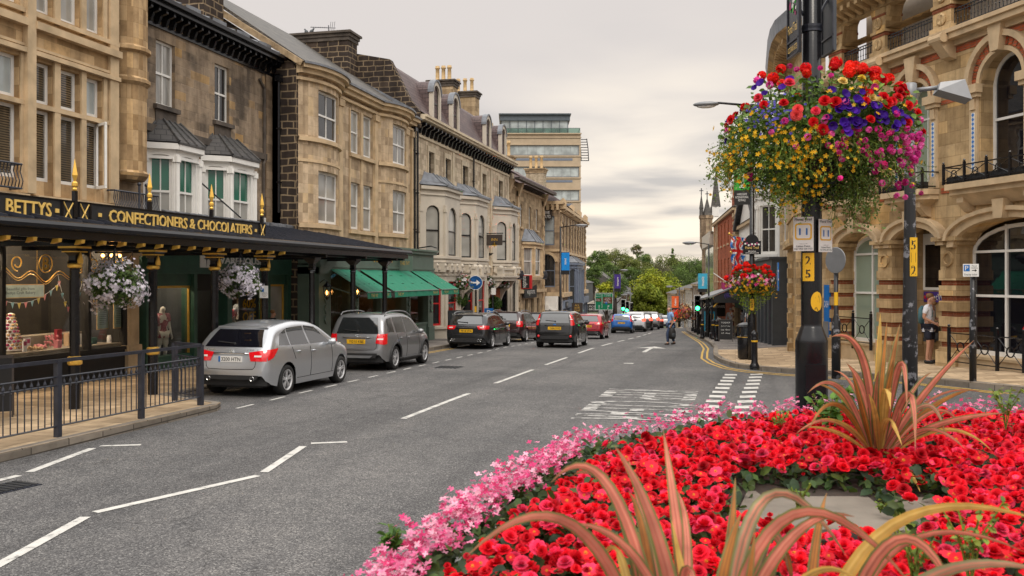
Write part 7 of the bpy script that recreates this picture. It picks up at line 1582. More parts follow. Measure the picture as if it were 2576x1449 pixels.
# guard railing
GR=thing('guard_railing','dark grey pedestrian guard railing with spiked bars along the near left kerb','railing',(-9.5,12,PZ(12)))
def guard(P,nb):
 m,p_=MB(),MB()
 for(x0,y0),(x1,y1)in zip(P,P[1:]):
  z0,z1=gz(x0,y0)+KH,gz(x1,y1)+KH;lp=lambda t,h:(x0+(x1-x0)*t,y0+(y1-y0)*t,z0+(z1-z0)*t+h)
  for h,r in((.87,.014),(.75,.014),(.16,.014)):m.tube([lp(0,h),lp(1,h)],r,5)
  d=Vector((x1-x0,y1-y0)).normalized()*.0;a,b=lp(0,1.1),lp(1,1.1);dd=Vector((b[0]-a[0],b[1]-a[1])).normalized();n_=Vector((-dd.y,dd.x))*.03
  m.hexa([(a[0]-n_.x,a[1]-n_.y,a[2]-.025),(b[0]-n_.x,b[1]-n_.y,b[2]-.025),(b[0]+n_.x,b[1]+n_.y,b[2]-.025),(a[0]+n_.x,a[1]+n_.y,a[2]-.025)],[(a[0]-n_.x,a[1]-n_.y,a[2]+.025),(b[0]-n_.x,b[1]-n_.y,b[2]+.025),(b[0]+n_.x,b[1]+n_.y,b[2]+.025),(a[0]+n_.x,a[1]+n_.y,a[2]+.025)])
  n=max(4,int(math.dist((x0,y0),(x1,y1))/.122))
  for k in range(1,n):
   t=k/n;m.tube([lp(t,.16),lp(t,.87)],.009,5);q=lp(t,.79);m.lathe([(.004,-.05),(.024,-.01),(.02,.01),(.004,.05)],q,6);m.lathe([(.009,-.075),(.02,-.065),(.009,-.055)],q,6)
 m.build('railing_panel','iron',GR)
 for x,y in P:q=MB();z=gz(x,y)+KH;q.box(x-.04,x+.04,y-.04,y+.04,z-.1,z+1.1);q.build('post','iron',GR)
guard([(-9.5,7.4),(-9.5,9.3),(-9.5,11.2),(-9.5,13.1),(-9.52,14.85)],16);guard([(-9.55,14.88),(-10.4,15.35)],7)
# right: the black column with the big flower basket
PA=(0.65,8.40);PX=PA[0]
TALL=thing('lamp_column','big glossy black column with yellow number plates carrying the huge flower basket','column',(*PA,.3));m=MB()
m.lathe([(.138,.1),(.138,1.835),(.1375,1.85),(.136,1.858),(.125,1.888),(.098,1.963),(.093,1.975),(.089,1.982),(.089,2.0),(.089,2.9),(.082,3.2),(.08,7.5)],(*PA,0),28);m.build('column','black_paint',TALL,smooth=True)
m=MB();m.box(PA[0]-.06,PA[0]+.105,PA[1]-.16,PA[1]-.1,.4,1.655);m.build('base_door','black_paint',TALL)
def curved_plate(root,name,mat,c,r,a0,a1,z0,z1,n=8):
 m=MB();P=[(c[0]+r*math.cos(a0+(a1-a0)*i/n),c[1]+r*math.sin(a0+(a1-a0)*i/n))for i in range(n+1)]
 for p,q in zip(P,P[1:]):m.quad((*p,z0),(*q,z0),(*q,z1),(*p,z1))
 return m.build(name,mat,root)
def wrap_text(s,c,r,a,z,w,h,mat,root):
 """numerals that follow the round of the column"""
 o=text(s,Matrix.Identity(4),w,h,mat,None,'numeral',0,.02)
 for v in o.data.vertices:t=a+v.co.x/r;v.co=(c[0]+r*math.cos(t),c[1]+r*math.sin(t),z+v.co.y)
 iv=world_of(root).inverted()
 for v in o.data.vertices:v.co=iv@v.co
 o.parent=root;return o
AV=math.atan2(-PA[1],-PA[0])
def zA(v):return zy(2040,v,PA[1])
q=curved_plate(TALL,'number_plate','yellow_plate',PA,.0905,AV-.95,AV+.25,zA(707),zA(637))
wrap_text("2",PA,.0915,AV-.33,zA(655),.045,.075,'black_matt',q);wrap_text("5",PA,.0915,AV-.33,zA(689),.045,.075,'black_matt',q)
q=curved_plate(TALL,'round_sticker','yellow_plate',PA,.0905,AV+.3,AV+1.3,zA(783),zA(733));
me=q.data;ctr=(zA(783)+zA(733))/2
for v in me.vertices:pass
bpy.data.objects.remove(q);m=MB();hz_=(zA(733)-zA(783))/2;P=[(AV+.55+.62*math.cos(t),ctr+hz_*math.sin(t))for t in np.linspace(0,2*math.pi,25)[:-1]]
for i in range(-8,8):
 q0,q1=math.asin(i/8),math.asin((i+1)/8);c0,c1=AV+.55,.62;Q=lambda a_,z_:(PA[0]+.0905*math.cos(a_),PA[1]+.0905*math.sin(a_),z_)
 for j in range(8):s0,s1=-1+j/4,-1+(j+1)/4;m.quad(*[Q(c0+c1*s_*math.cos(t_),ctr+hz_*math.sin(t_))for s_,t_ in((s0,q0),(s1,q0),(s1,q1),(s0,q1))])
q=m.build('round_sticker','yellow_plate',TALL);m=MB();P=[(AV+.62+dx,ctr+dz)for dx,dz in((-.28,.035),(.1,.05),(.28,-.01),(.0,.0))];m.quad(*[(PA[0]+.0912*math.cos(a_),PA[1]+.0912*math.sin(a_),z_)for a_,z_ in P]);m.tube([(PA[0]+.0912*math.cos(AV+.3+.5*t),PA[1]+.0912*math.sin(AV+.3+.5*t),ctr-.07+.02*math.sin(t*6))for t in np.linspace(0,1,8)],.003,4);m.build('sticker_mark','black_matt',q)
def trail_sign(p,n,w,h,label):
 t=thing('trail_sign',label,'sign',p,0,'white numbered signs on the column');M=face_m(p,n);ex=lambda x,y,z=.0:M@Vector((x,y,z));m=MB();P=[(-w/2,-h/2),(w/2,-h/2),(w/2,h/2),(-w/2,h/2)];m.hexa([ex(*q,-.006)for q in P],[ex(*q,0)for q in P]);m.build('plate','white_sign',t)
 m=MB();r=w*.42;yc=h*.07
 for s,z,mt in((r,.0015,0),(r*.82,.003,1)):
  m.cur=mt;c=s*.2;Q=[(-s+c,-s),(s-c,-s),(s,-s+c),(s,s-c),(s-c,s),(-s+c,s),(-s,s-c),(-s,-s+c)];m.quad(*[ex(x,y+yc,z)for x,y in Q])
 m.build('number_frame',['yellow_plate','white_sign'],t)
 for s,y,ww,hh in(("11",yc,w*.42,h*.2),("Floral Trail",h*.43,w*.86,h*.075),("Listen Point",-h*.355,w*.7,h*.055),("Dial: 0905 644 1423",-h*.435,w*.9,h*.05),("Telephone to 900",-h*.29,w*.4,h*.025)):text(s,M@Matrix.Translation((0,y,.004)),ww,hh,'sign_blue' if s=='11' else 'charcoal',t,'lettering',.001,.012)
trail_sign((xy(2021,8.28),8.28,zA(590)),(-.25,-.97,0),.17,.295,'white floral trail sign with number 11, left of the black column');trail_sign((xy(2077,8.33),8.33,zA(594)),(.62,-.78,0),.15,.285,'narrower looking floral trail sign with number 11, right of the black column')
for k,(off,lab)in enumerate(((-.11,'dark board with painted flowers and gold lettering, high on the black column'),(.15,'plain back of the second dark board, high on the black column'))):
 p=Vector((.504,8.36,4.85))if k==0 else Vector((.80,8.43,4.87));n=Vector((-.971,-.265 if k==0 else-.25,0)).normalized();M=face_m(p,n);t=thing('trail_board',lab,'sign',tuple(p),0,'trail boards on the column');ex=lambda x,y,z=0:M@Vector((x,y,z));m=MB();w,h=.29,1.0
 m.hexa([ex(x,y,-.012)for x,y in((-w/2,-h/2),(w/2,-h/2),(w/2,h/2),(-w/2,h/2))],[ex(x,y,.012)for x,y in((-w/2,-h/2),(w/2,-h/2),(w/2,h/2),(-w/2,h/2))]);m.build('board','charcoal' if k else 'black_paint',t)
 m=MB()
 for(a,b,c,d)in((-w/2,w/2,-h/2,-h/2+.015),(-w/2,w/2,-h/2+.13,-h/2+.145),(-w/2,-w/2+.015,-h/2,h/2),(w/2-.015,w/2,-h/2,h/2)):m.hexa([ex(x,y,.012)for x,y in((a,c),(b,c),(b,d),(a,d))],[ex(x,y,.022)for x,y in((a,c),(b,c),(b,d),(a,d))])
 m.build('board_frame','iron',t)
 if k==0:
  text("OLD SWAN HOTEL",M@Matrix.Translation((0,-h/2+.07,.014)),.25,.05,'gold_letter',t);text("Floral Trail",M@Matrix.Translation((0,-.25,.014)),.24,.08,'gold_letter',t)
  b=MB()
  for j,(mt)in enumerate(range(26)):a=RNG.uniform(-.1,.1);c_=RNG.uniform(-.12,.18)-.6*abs(a);b.cur=j%3;r=RNG.uniform(.015,.03);b.quad(*[ex(a+r*math.cos(q),c_+r*math.sin(q),.0135+.0003*j)for q in np.linspace(0,6.283,8)[:-1]])
  b.build('painted_flowers',['white_sign','plum_cloth','green_cloth'],t)
 m=MB();m.tube([p,(PA[0],PA[1],p.z-.27)],.012,5);m.lathe([(.084,-.02),(.09,-.02),(.09,.02),(.084,.02)],(*PA,p.z-.27),16);m.build('clamp','iron',t)
PB_=(xy(2289,11.1),11.1);LB=thing('lamp_post','flaking black and grey lamp post with a grey floodlight head and yellow plate 512','lamp post',(*PB_,gz(*PB_)+.1));zB=lambda v:zy(2289,v,PB_[1])
m=MB();m.lathe([(.082,gz(*PB_)),(.082,zB(800)),(.078,zB(790)),(.06,zB(500)),(.056,zB(275))],(*PB_,0),20);m.build('post','flaking',LB,smooth=True);m=MB();m.lathe([(.075,zB(275)),(.075,zB(212)),(.06,zB(210))],(*PB_,0),18);m.build('post_cap','grey_metal',LB,smooth=True)
m=MB();m.tube([(PB_[0]+.05,PB_[1],zB(228)),(PB_[0]+.28,PB_[1]-.05,zB(226))],.025,8);m.build('bracket_arm','grey_metal',LB,smooth=True)
m=MB();bx,bz=PB_[0]+.26,zB(226);m.hexa([(bx,PB_[1]-.2,bz-.05),(bx+.34,PB_[1]-.2,bz-.17),(bx+.34,PB_[1]+.12,bz-.17),(bx,PB_[1]+.12,bz-.05)],[(bx+.03,PB_[1]-.16,bz+.04),(bx+.28,PB_[1]-.16,bz+.06),(bx+.28,PB_[1]+.08,bz+.06),(bx+.03,PB_[1]+.08,bz+.04)]);m.build('lamp_head','grey_metal',LB)
AB=math.atan2(-PB_[1],-PB_[0]);q=curved_plate(LB,'number_plate','yellow_plate',PB_,.0795,AV-.1,AV+1.25,zB(695),zB(598))
for s,v in(("5",617),("1",648),("2",680)):wrap_text(s,PB_,.0805,AB+.5,zB(v),.055,.11,'black_matt',q)
def plate_sign(root,name,p,n,w,h,mat,z=.0):
 M=face_m(p,n);m=MB();m.hexa([M@Vector((x,y,-.01))for x,y in((-w/2,-h/2),(w/2,-h/2),(w/2,h/2),(-w/2,h/2))],[M@Vector((x,y,0))for x,y in((-w/2,-h/2),(w/2,-h/2),(w/2,h/2),(-w/2,h/2))]);return m.build(name,mat,root),M
PP=(4.73,20.38);t=thing('parking_sign','parking pay sign on a flaking black pole in front of the dark bank window','sign',(*PP,gz(*PP)+KH));z0=gz(*PP)+KH;m=MB();m.lathe([(.07,z0),(.07,z0+1.2),(.055,z0+1.4),(.055,zy(2440,667,20.38))],(*PP,0),14);m.build('pole','flaking',t,smooth=True)
q,M=plate_sign(t,'plate',(PP[0]-.06,PP[1]-.09,zy(2440,680,20.38)),(-.25,-1,0),.29,.26,'white_sign');m=MB();m.quad(*[M@Vector((x,y,.003))for x,y in((-.13,-.02),(-.02,-.02),(-.02,.11),(-.13,.11))]);k=m.build('parking_symbol','sign_blue',q);text("P",M@Matrix.Translation((-.075,.045,.005)),.06,.09,'white_sign',k);text("Pay at\nmachine",M@Matrix.Translation((.065,.07,.003)),.12,.07,'charcoal',q);text("Display ticket",M@Matrix.Translation((0,-.09,.003)),.24,.05,'charcoal',q);m=MB();m.quad(*[M@Vector(v_)for v_ in((.02,-.01,.003),(.08,-.01,.003),(.08,.005,.003),(.02,.005,.003))]);m.quad(*[M@Vector(v_)for v_ in((.075,-.03,.003),(.11,-.002,.003),(.075,.025,.003))]);m.build('arrow','black_matt',q)
PC_=(2.24,22.03);t=thing('traffic_sign','round grey sign back on a flaking pole beside the big black column','sign',(*PC_,gz(*PC_)+KH));z0=gz(*PC_)+KH;m=MB();m.lathe([(.1,z0),(.1,z0+1.3),(.05,z0+1.45),(.05,3.1)],(*PC_,0),14);m.build('pole','flaking',t,smooth=True)
M=face_m((PC_[0]-.02,PC_[1]-.08,zy(2092,655,22)),(-.75,-.66,0));m=MB();m.lathe([(.001,-.01),(.29,-.01),(.3,0),(.29,.01),(.001,.01)],(0,0,0),28);m.v=[M@v for v in m.v];m.build('disc','grey_metal',t);q=curved_plate(t,'number_plate','yellow_plate',PC_,.053,math.atan2(-PC_[1],-PC_[0])-1,math.atan2(-PC_[1],-PC_[0])+1,zy(2103,768,22),zy(2103,735,22))
def bollard(x,y,label,band='gold'):
 z=gz(x,y)+KH;t=thing('bollard',label,'bollard',(x,y,z),0,'black iron bollards on the right hand pavement');m=MB();m.lathe([(.13,0),(.13,.1),(.11,.14),(.085,.2),(.08,.78),(.1,.8),(.1,.84),(.085,.86),(.095,.9),(.1,.95),(.085,1.0),(.04,1.03),(.03,1.05),(.001,1.06)],(0,0,0),18);m.build('shaft','black_paint',t,smooth=True,local=True);m=MB();m.lathe([(.083,.74),(.088,.74),(.088,.79),(.083,.79)],(0,0,0),18);m.build('reflective_band',band+('_plate' if band=='yellow' else ''),t,smooth=True,local=True);return t
bo=bollard(.5,25.35,'black bollard with a yellow band in front of the litter bin','yellow')
for(x,y,l)in((-.86,44.9,'black bollard immediately left of the chalkboard'),(-1.12,48.6,'black bollard behind the one by the chalkboard'),(-1.75,50.6,'black bollard nearest the kerb below the right traffic light'),(-1.95,56.5,'black bollard farthest along the right pavement')):copy_tree(bo,(x,y,gz(x,y)+KH),label=l)
bx,by=.33,29.6;z=gz(bx,by)+KH;t=thing('litter_bin','black round litter bin with open mouths beside the basket lamp post','bin',(bx,by,z));m=MB();m.lathe([(.2,0),(.26,.05),(.27,.7),(.25,.74)],(0,0,0),20);m.build('body','black_paint',t,smooth=True,local=True);m=MB();m.lathe([(.28,1.02),(.3,1.04),(.26,1.1),(.1,1.16),(.001,1.17)],(0,0,0),20)
for k in range(6):a=k*math.pi/3;m.box(.25*math.cos(a)-.04,.25*math.cos(a)+.04,.25*math.sin(a)-.04,.25*math.sin(a)+.04,.72,1.03)
m.build('hood','black_paint',t,local=True);m=MB();m.lathe([(.275,.7),(.285,.7),(.285,.72),(.275,.72)],(0,0,0),20);m.build('gold_band','gold',t,local=True)
def aboard(p,rz,w,h,label,lines,mat='black_matt'):
 t=thing('pavement_board',label,'sign',p,rz,'chalkboards on the pavement');m=MB();m.T=Matrix.Rotation(R(-9),4,'X');m.box(-w/2,w/2,-.015,.015,.1,h);m.build('board',mat,t,local=True);m=MB();m.T=Matrix.Rotation(R(-9),4,'X');m.box(-w/2-.03,-w/2,-.02,.02,0,h+.02);m.box(w/2,w/2+.03,-.02,.02,0,h+.02);m.box(-w/2,w/2,-.02,.02,h-.02,h+.03)
 m.T=Matrix.Translation((0,.3,0))@Matrix.Rotation(R(9),4,'X');m.box(-w/2-.03,-w/2,-.02,.02,0,h);m.box(w/2,w/2+.03,-.02,.02,0,h);m.build('frame','dark_timber',t,local=True)
 for k,s in enumerate(lines):text(s,Matrix.Rotation(R(-9),4,'X')@Matrix(((1,0,0,0),(0,0,-1,-.018),(0,1,0,h*(.86-.16*k)),(0,0,0,1))),w*.7,h*.07,'white_sign',t,'chalk_writing',.002,local=True)
x,y=-.45,44.3;aboard((x,y,gz(x,y)+KH),R(0),.6,1.05,'chalkboard standing on the right pavement between bollards',["TODAY","Join & Treat","us for","all day"])
x,y=-12.2,39.8;aboard((x,y,gz(x,y)+KH),R(14),1.1,1.35,'large dark menu board propped on the left pavement by the graphite car',["THE HARROGATE","INN","CAFE BAR"],'charcoal')
x,y=-11.9,12.5;aboard((x,y,gz(x,y)+KH),R(40),.6,1.0,'black menu board at the left edge behind the guard railing',[])
def lamp(x,y,ztop,arm,label,banner=None,r=.07,plate=None,heads=1):
 z0=gz(x,y)+KH;t=thing('street_lamp',label,'street lamp',(x,y,z0),0,'street lamps along the road');m=MB();m.lathe([(r*1.6,z0),(r*1.6,z0+1.3),(r,z0+1.5),(r*.7,ztop)],(x,y,0),12);m.tube([(x,y,ztop-.05),(x+arm*.7,y,ztop+.08),(x+arm,y,ztop+.1)],r*.45,6);m.build('column','black_paint',t,smooth=True)
 m=MB();d=1 if arm>0 else-1;a0=x+arm*.75;m.sphere((a0+d*.38,y,ztop+.06),(.42,.16,.09),12,6);m.build('lamp_head','grey_metal',t,smooth=True);m=MB();m.sphere((a0+d*.38,y,ztop-.0),(.3,.11,.07),10,6);m.build('lens','white_sign',t,smooth=True)
 if banner:
  bx0,bw,bh,zt,mat,word,vert=banner;m=MB();m.quad((x+bx0,y-.01,zt),(x+bx0,y-.01,zt-bh),(x+bx0+bw,y-.01,zt-bh),(x+bx0+bw,y-.01,zt));m.quad((x+bx0,y+.01,zt),(x+bx0+bw,y+.01,zt),(x+bx0+bw,y+.01,zt-bh),(x+bx0,y+.01,zt-bh));q=m.build('banner',mat,t);m=MB();m.quad((x+bx0,y-.014,zt-bh*.82),(x+bx0,y-.014,zt-bh),(x+bx0+bw,y-.014,zt-bh),(x+bx0+bw,y-.014,zt-bh*.82));m.build('banner_foot','black_matt',q)
  M=face_m((x+bx0+bw/2,y-.018,zt-bh*.42),(0,-1,0),(-1,0,0)if vert>0 else(1,0,0));text(word,M,bh*.5 if word!='jazz' else bh*.3,bw*.32,'white_sign',q,'banner_lettering',.002,.02)
  m=MB()
  for z in(zt,zt-bh):m.tube([(x,y,z),(x+bx0+bw,y,z)],.02,5)
  m.build('banner_arm','black_paint',t)
 if plate:m=MB();m.box(x-.06,x+.06,y-r*1.3-.02,y-r*1.25,plate-.35,plate);q=m.build('number_plate','yellow_plate',t);text("26" if y<40 else "28",face_m((x,y-r*1.3-.022,plate-.17),(0,-1,0)),.07,.2,'black_matt',q)
 return t
y=59.;x=xy(1410,y);lamp(x,y,zy(1410,570,y),1.35,'street lamp with the blue jazz banner on the left pavement',(.07,xy(1433,y)-xy(1413,y),zy(1420,635,y)-zy(1420,690,y),zy(1420,635,y),'jazz_cloth','jazz',-1),.085)
y=92.;x=xy(1544,y);lamp(x,y,zy(1544,681,y),.9,'street lamp with the purple literature banner beside the green direction sign',(.08,.62,1.75,zy(1550,690,y),'purple_sign','literature',1),.09)
y=55.;x=xy(1783,y);lamp(x,y,zy(1783,613,y),-1.0,'street lamp with the light blue music banner on the right pavement',(-.62,.54,1.1,zy(1780,688,y),'cyan_cloth','music',1),.06)
y=104.;x=xy(1709,y);lamp(x,y,zy(1709,722,y),-.95,'street lamp with the orange banner on the right of the lime tree',(-.85,.78,1.6,zy(1705,745,y),'orange_cloth','theatre',1),.09)
PB2=(.5,29.3);y=29.3;lb=lamp(.5,y,zy(1892,262,y),-1.35,'tall lamp post carrying the second flower basket, by the litter bin',(-.55,.48,.9,zy(1880,425,y),'green_cloth','festival',1),.085,zy(1892,752,y))
q=MB();q.quad((-.04,y-.012,zy(1880,478,y)),(-.04,y-.012,zy(1880,515,y)),(.43,y-.012,zy(1880,515,y)),(.43,y-.012,zy(1880,478,y)));q=q.build('festival_panel','black_matt',lb);text("HARROGATE\nINTERNATIONAL\nFESTIVALS",face_m((.2,y-.016,zy(1880,496,y)),(0,-1,0)),.4,.26,'white_sign',q)
t=thing('trail_board','black arched trail board with painted flowers above the second flower basket','sign',(.5,y-.12,zy(1892,620,y)),0);m=MB();m.prism([(-.27,-.25),(.27,-.25),(.27,.17)]+[(.2*math.cos(a),.17+.2*math.sin(a))for a in np.linspace(0,math.pi,10)]+[(-.27,.17)],'y',-.015,.015);m.build('board','black_paint',t,local=True);text("Floral Trail",Matrix(((1,0,0,0),(0,0,-1,-.018),(0,1,0,-.04),(0,0,0,1))),.4,.08,'gold_letter',t,local=True);text("BROWNS\nOF HARROGATE",Matrix(((1,0,0,0),(0,0,-1,-.018),(0,1,0,-.18),(0,0,0,1))),.4,.09,'white_sign',t,local=True)
m=MB()
for k in range(9):m.cur=k%2;m.sphere((-.2+.05*k,-.018,.04+.03*math.sin(k*2.1)+.04*abs(k-4)/4),(.03,.006,.03),8,5)
m.build('painted_flowers',['white_sign','plum_cloth'],t,local=True)
for(u,y,v,h,lab)in((1576,150,742,5,'small far lamp post down the slope left of the lime tree'),(1611,250,702,5,'thin far lamp post at the top of the rising road'),(1586,120,738,5,'plain lamp post at the junction behind the traffic lights'),(1648,120,790,4,'low lamp on the traffic island behind the queue'),(1666,121,791,4,'second low lamp on the traffic island behind the queue')):
 x=xy(u,y);zt=zy(u,v,y);t=thing('street_lamp',lab,'street lamp',(x,y,zt-h),0,'far street lamps');m=MB();m.tube([(x,y,zt-h-1),(x,y,zt)],.07,6);m.sphere((x-.4,y,zt),(.6,.2,.1),8,5);m.build('lamp','grey_metal',t)
def tlight(x,y,zt,label,face=(0,-1,0),s=1.0,on=True):
 z0=gz(x,y);t=thing('traffic_light',label,'traffic light',(x,y,z0),0,'traffic lights');m=MB();m.tube([(x,y+.1,z0-.5),(x,y+.1,zt-.2)],.06,8);m.build('pole','black_paint',t);M=face_m((x,y,zt-.5*s),face);b=MB();b.add([M@Vector(v)for v in[(sx*.24*s,sy*.56*s,.06)for sx,sy in((-1,-1),(1,-1),(1,1),(-1,1))]],[(0,1,2,3)]);b.build('backing_board','white_sign',t)
 b=MB();P=[(-.2*s,-.52*s),(.2*s,-.52*s),(.2*s,.52*s),(-.2*s,.52*s)];b.hexa([M@Vector((*p,-.1))for p in P],[M@Vector((*p,.1))for p in P]);h_=b.build('signal_head','black_matt',t)
 for k,(mt)in enumerate(('plum_cloth','terracotta','green_glow')):
  b=MB();b.lathe([(.001,0),(.13*s,0)],(0,0,0),14);b.v=[M@(v+Vector((0,(.33-.33*k)*s,.105)))for v in b.v];b.build('signal_lens',mt if(on and k==2)else'black_paint',h_)
  b=MB();b.lathe([(.15*s,0),(.15*s,.16)],(0,0,0),12,'z',R(0),R(180));b.v=[M@(v+Vector((0,(.33-.33*k)*s,.1)))for v in b.v];b.build('hood','black_matt',h_)
for u,y,v,lab,fc in((1568,84,754,'traffic light showing green, leftmost of the pair by the green direction sign',(0,-1,0)),(1577.5,88,759,'second traffic light showing green, just right of the leftmost one',(0,-1,0)),(1587,90,762,'dark traffic light head turned sideways, beside the two green ones',(.8,-.5,0)),(1755,62,744,'traffic light showing green on the right kerb',(0,-1,0))):tlight(xy(u,y),y,zy(u,v,y),lab,fc,1.0,v!=762)
y=85.;xa,xb,za,zb=xy(1497,y),xy(1542,y),zy(1520,737,y),zy(1520,780,y);t=thing('direction_sign','large green road direction sign with brown panels on two posts','sign',((xa+xb)/2,y,gz(-11,y)));m=MB();m.box(xa,xb,y,y+.05,zb,za);q=m.build('panel','sign_green',t);m=MB()
for(a,b,c,d)in((xa,xb,zb,zb+.04),(xa,xb,za-.04,za),(xa,xa+.04,zb,za),(xb-.04,xb,zb,za)):m.box(a,b,y-.012,y-.001,c,d)
xm=xa+(xb-xa)*.39;m.box(xm-.015,xm+.015,y-.012,y-.001,zb+.2,za-.1)
for ax,hd in((xa+.38,0),(xm+.55,1)):m.box(ax-.02,ax+.02,y-.012,y-.001,zb+.1,zb+.38);m.prism([(ax-.07,zb+.36),(ax+.07,zb+.36),(ax,zb+.48)]if not hd else[(ax,zb+.3),(ax+.16,zb+.38),(ax,zb+.46)],'y',y-.012,y-.001)
m.build('sign_line','white_sign',q);m=MB();m.box(xa+.1,xm-.06,y-.012,y-.001,za-.8,za-.5);m.box(xm+.1,xb-.08,y-.012,y-.001,za-.98,za-.38);b=m.build('brown_panel','sign_brown',q)
text("The\nRoyal",face_m(((xa+xm)/2-.05,y-.02,za-.65),(0,-1,0)),.35,.2,'white_sign',b);text("Harrogate\nInternational\nCentre\nMercer Gallery",face_m(((xm+xb)/2,y-.02,za-.68),(0,-1,0)),.7,.5,'white_sign',b)
for s,px,pz,w in(("Ripon A61",(xa+xm)/2,za-.17,.5),("Skipton (A59)",(xa+xm)/2,za-.33,.5),("Leeds A61",(xm+xb)/2,za-.13,.6),("York (A59)",(xm+xb)/2,za-.28,.6)):text(s,face_m((px,y-.02,pz),(0,-1,0)),w,.1,'white_sign',q)
m=MB();m.box(xm+.3,xm+.5,y-.014,y-.001,zb+.55,zb+.78);k=m.build('parking_symbol','sign_blue',q);m=MB()
for a in(xa+.3,xb-.3):m.cut();m.tube([(a,y+.1,-3),(a,y+.1,za-.1)],.05,6)
m.build_each('post','grey_metal',t)
def disc_sign(x,y,z,r,n,label,arrow):
 t=thing('traffic_sign',label,'sign',(x,y,gz(x,y)+KH));m=MB();z0=gz(x,y)+KH;m.tube([(x,y,z0),(x,y,z+r)],.045,8);m.build('pole','black_paint',t);M=face_m((x,y-.08,z),n);m=MB();m.lathe([(.001,0),(r,0),(r,-.02),(.001,-.02)],(0,0,0),26);m.v=[M@v for v in m.v];m.build('disc','white_sign',t);m=MB();m.lathe([(.001,.003),(r*.93,.003)],(0,0,0),26);m.v=[M@v for v in m.v];q=m.build('blue_face','sign_blue',t);m=MB()
 m.add([M@Vector((a*r,b*r,.006))for a,b in((-.6,-.1),(.15,-.1),(.15,-.4),(.65,0),(.15,.4),(.15,.1),(-.6,.1))],[(0,1,2,3,4,5,6)]);m.build('arrow','white_sign',q);m=MB();m.box(x-.05,x+.05,y-.06,y-.045,z-1.9,z-1.2);m.build('reflector','yellow_plate',t);return t
y=44.5;disc_sign(xy(1197,y),y,zy(1197,711,y),.37,(.35,-1,0),'round blue sign with a white arrow on the left pavement by the hotel porch',1)
y=47.5;x=xy(1240,y);t=thing('parking_meter_sign','black pole with small white sign and blue P panel in front of the hotel','sign',(x,y,gz(x,y)+KH));m=MB();m.tube([(x,y,gz(x,y)),(x,y,zy(1240,720,y))],.05,8);m.build('pole','black_paint',t);plate_sign(t,'plate',(x+.05,y-.06,zy(1240,733,y)),(0,-1,0),.25,.36,'white_sign');q,M=plate_sign(t,'parking_panel',(x-.22,y-.06,zy(1230,787,y)),(0,-1,0),.5,.5,'sign_blue');text("P",M@Matrix.Translation((0,0,.004)),.2,.3,'white_sign',q)
y=20.35;x=-11.25;t=thing('parking_sign','small white and blue parking sign fixed to a canopy column','sign',(x,y,1.9));q,M=plate_sign(t,'plate',(x+.02,y-.12,zx(667,734,-11.3)),(.45,-1,0),.2,.3,'white_sign');m=MB();m.quad(*[M@Vector((a,b,.003))for a,b in((-.08,.0),(.0,.0),(.0,.12),(-.08,.12))]);k=m.build('parking_symbol','sign_blue',q);text("P",M@Matrix.Translation((-.04,.06,.005)),.04,.07,'white_sign',k);text("Pay at\nmachine\nDisplay\nticket",M@Matrix.Translation((.02,-.06,.003)),.13,.12,'charcoal',q)
x,y=xy(1785,58),58.;t=thing('poster_stand','blue lit poster stand on the far right pavement','sign',(x,y,gz(x,y)+KH));m=MB();z=gz(x,y)+KH;m.box(x-.45,x+.45,y,y+.2,z,z+1.75);m.build('case','charcoal',t);m=MB();m.box(x-.33,x+.33,y-.01,y-.001,z+.35,z+1.55);q=m.build('poster','cyan_cloth',t);m=MB();m.box(x-.25,x+.25,y-.02,y-.011,z+1.0,z+1.4);m.build('poster_panel','yellow_plate',q)
# petals, leaves, blooms
def petal(L=1.,Wd=.6,lift=.3,cup=.15,t0=.0,n=2):
 V,Fc=[],[]
 for j in range(n+1):
  t=j/n;w=Wd*(.35+.65*math.sin(math.pi*(.12+.62*t)))*(1 if j<n else.8)
  for i in(-1,0,1):V.append((t0+t*(L-t0),i*w/2,lift*t*t+cup*abs(i)*t))
 for j in range(n):
  for i in range(2):a=j*3+i;Fc.append((a,a+3,a+4,a+1))
 return np.array(V,float),Fc
def rosette(layers):
 """layers: (count, petal args, tilt, height, phase)"""
 VS,FS,n=[],[],0
 for cnt,kw,tilt,h,ph in layers:
  pv,pf=petal(**kw)
  for k in range(cnt):
   a=2*math.pi*(k+ph)/cnt;c,s_=math.cos(tilt),math.sin(tilt);q=pv.copy();q[:,0],q[:,2]=pv[:,0]*c-pv[:,2]*s_,pv[:,0]*s_+pv[:,2]*c+h
   ca,sa=math.cos(a),math.sin(a);q[:,0],q[:,1]=q[:,0]*ca-q[:,1]*sa,q[:,0]*sa+q[:,1]*ca
   VS.append(q);FS+=[tuple(i+n for i in f)for f in pf];n+=len(q)
 return np.concatenate(VS),np.array(FS)
BEG=rosette([(7,dict(L=1.,Wd=1.0,lift=-.22,cup=.08,n=3),R(14),0,0),(7,dict(L=.9,Wd=.85,lift=-.15,cup=.1,n=3),R(34),.08,.5),(6,dict(L=.74,Wd=.75,lift=-.12,cup=.12),R(54),.14,.2),(5,dict(L=.6,Wd=.6,lift=-.1,cup=.12),R(72),.2,.6),(4,dict(L=.48,Wd=.5,lift=-.12,cup=.1),R(86),.26,.1)])
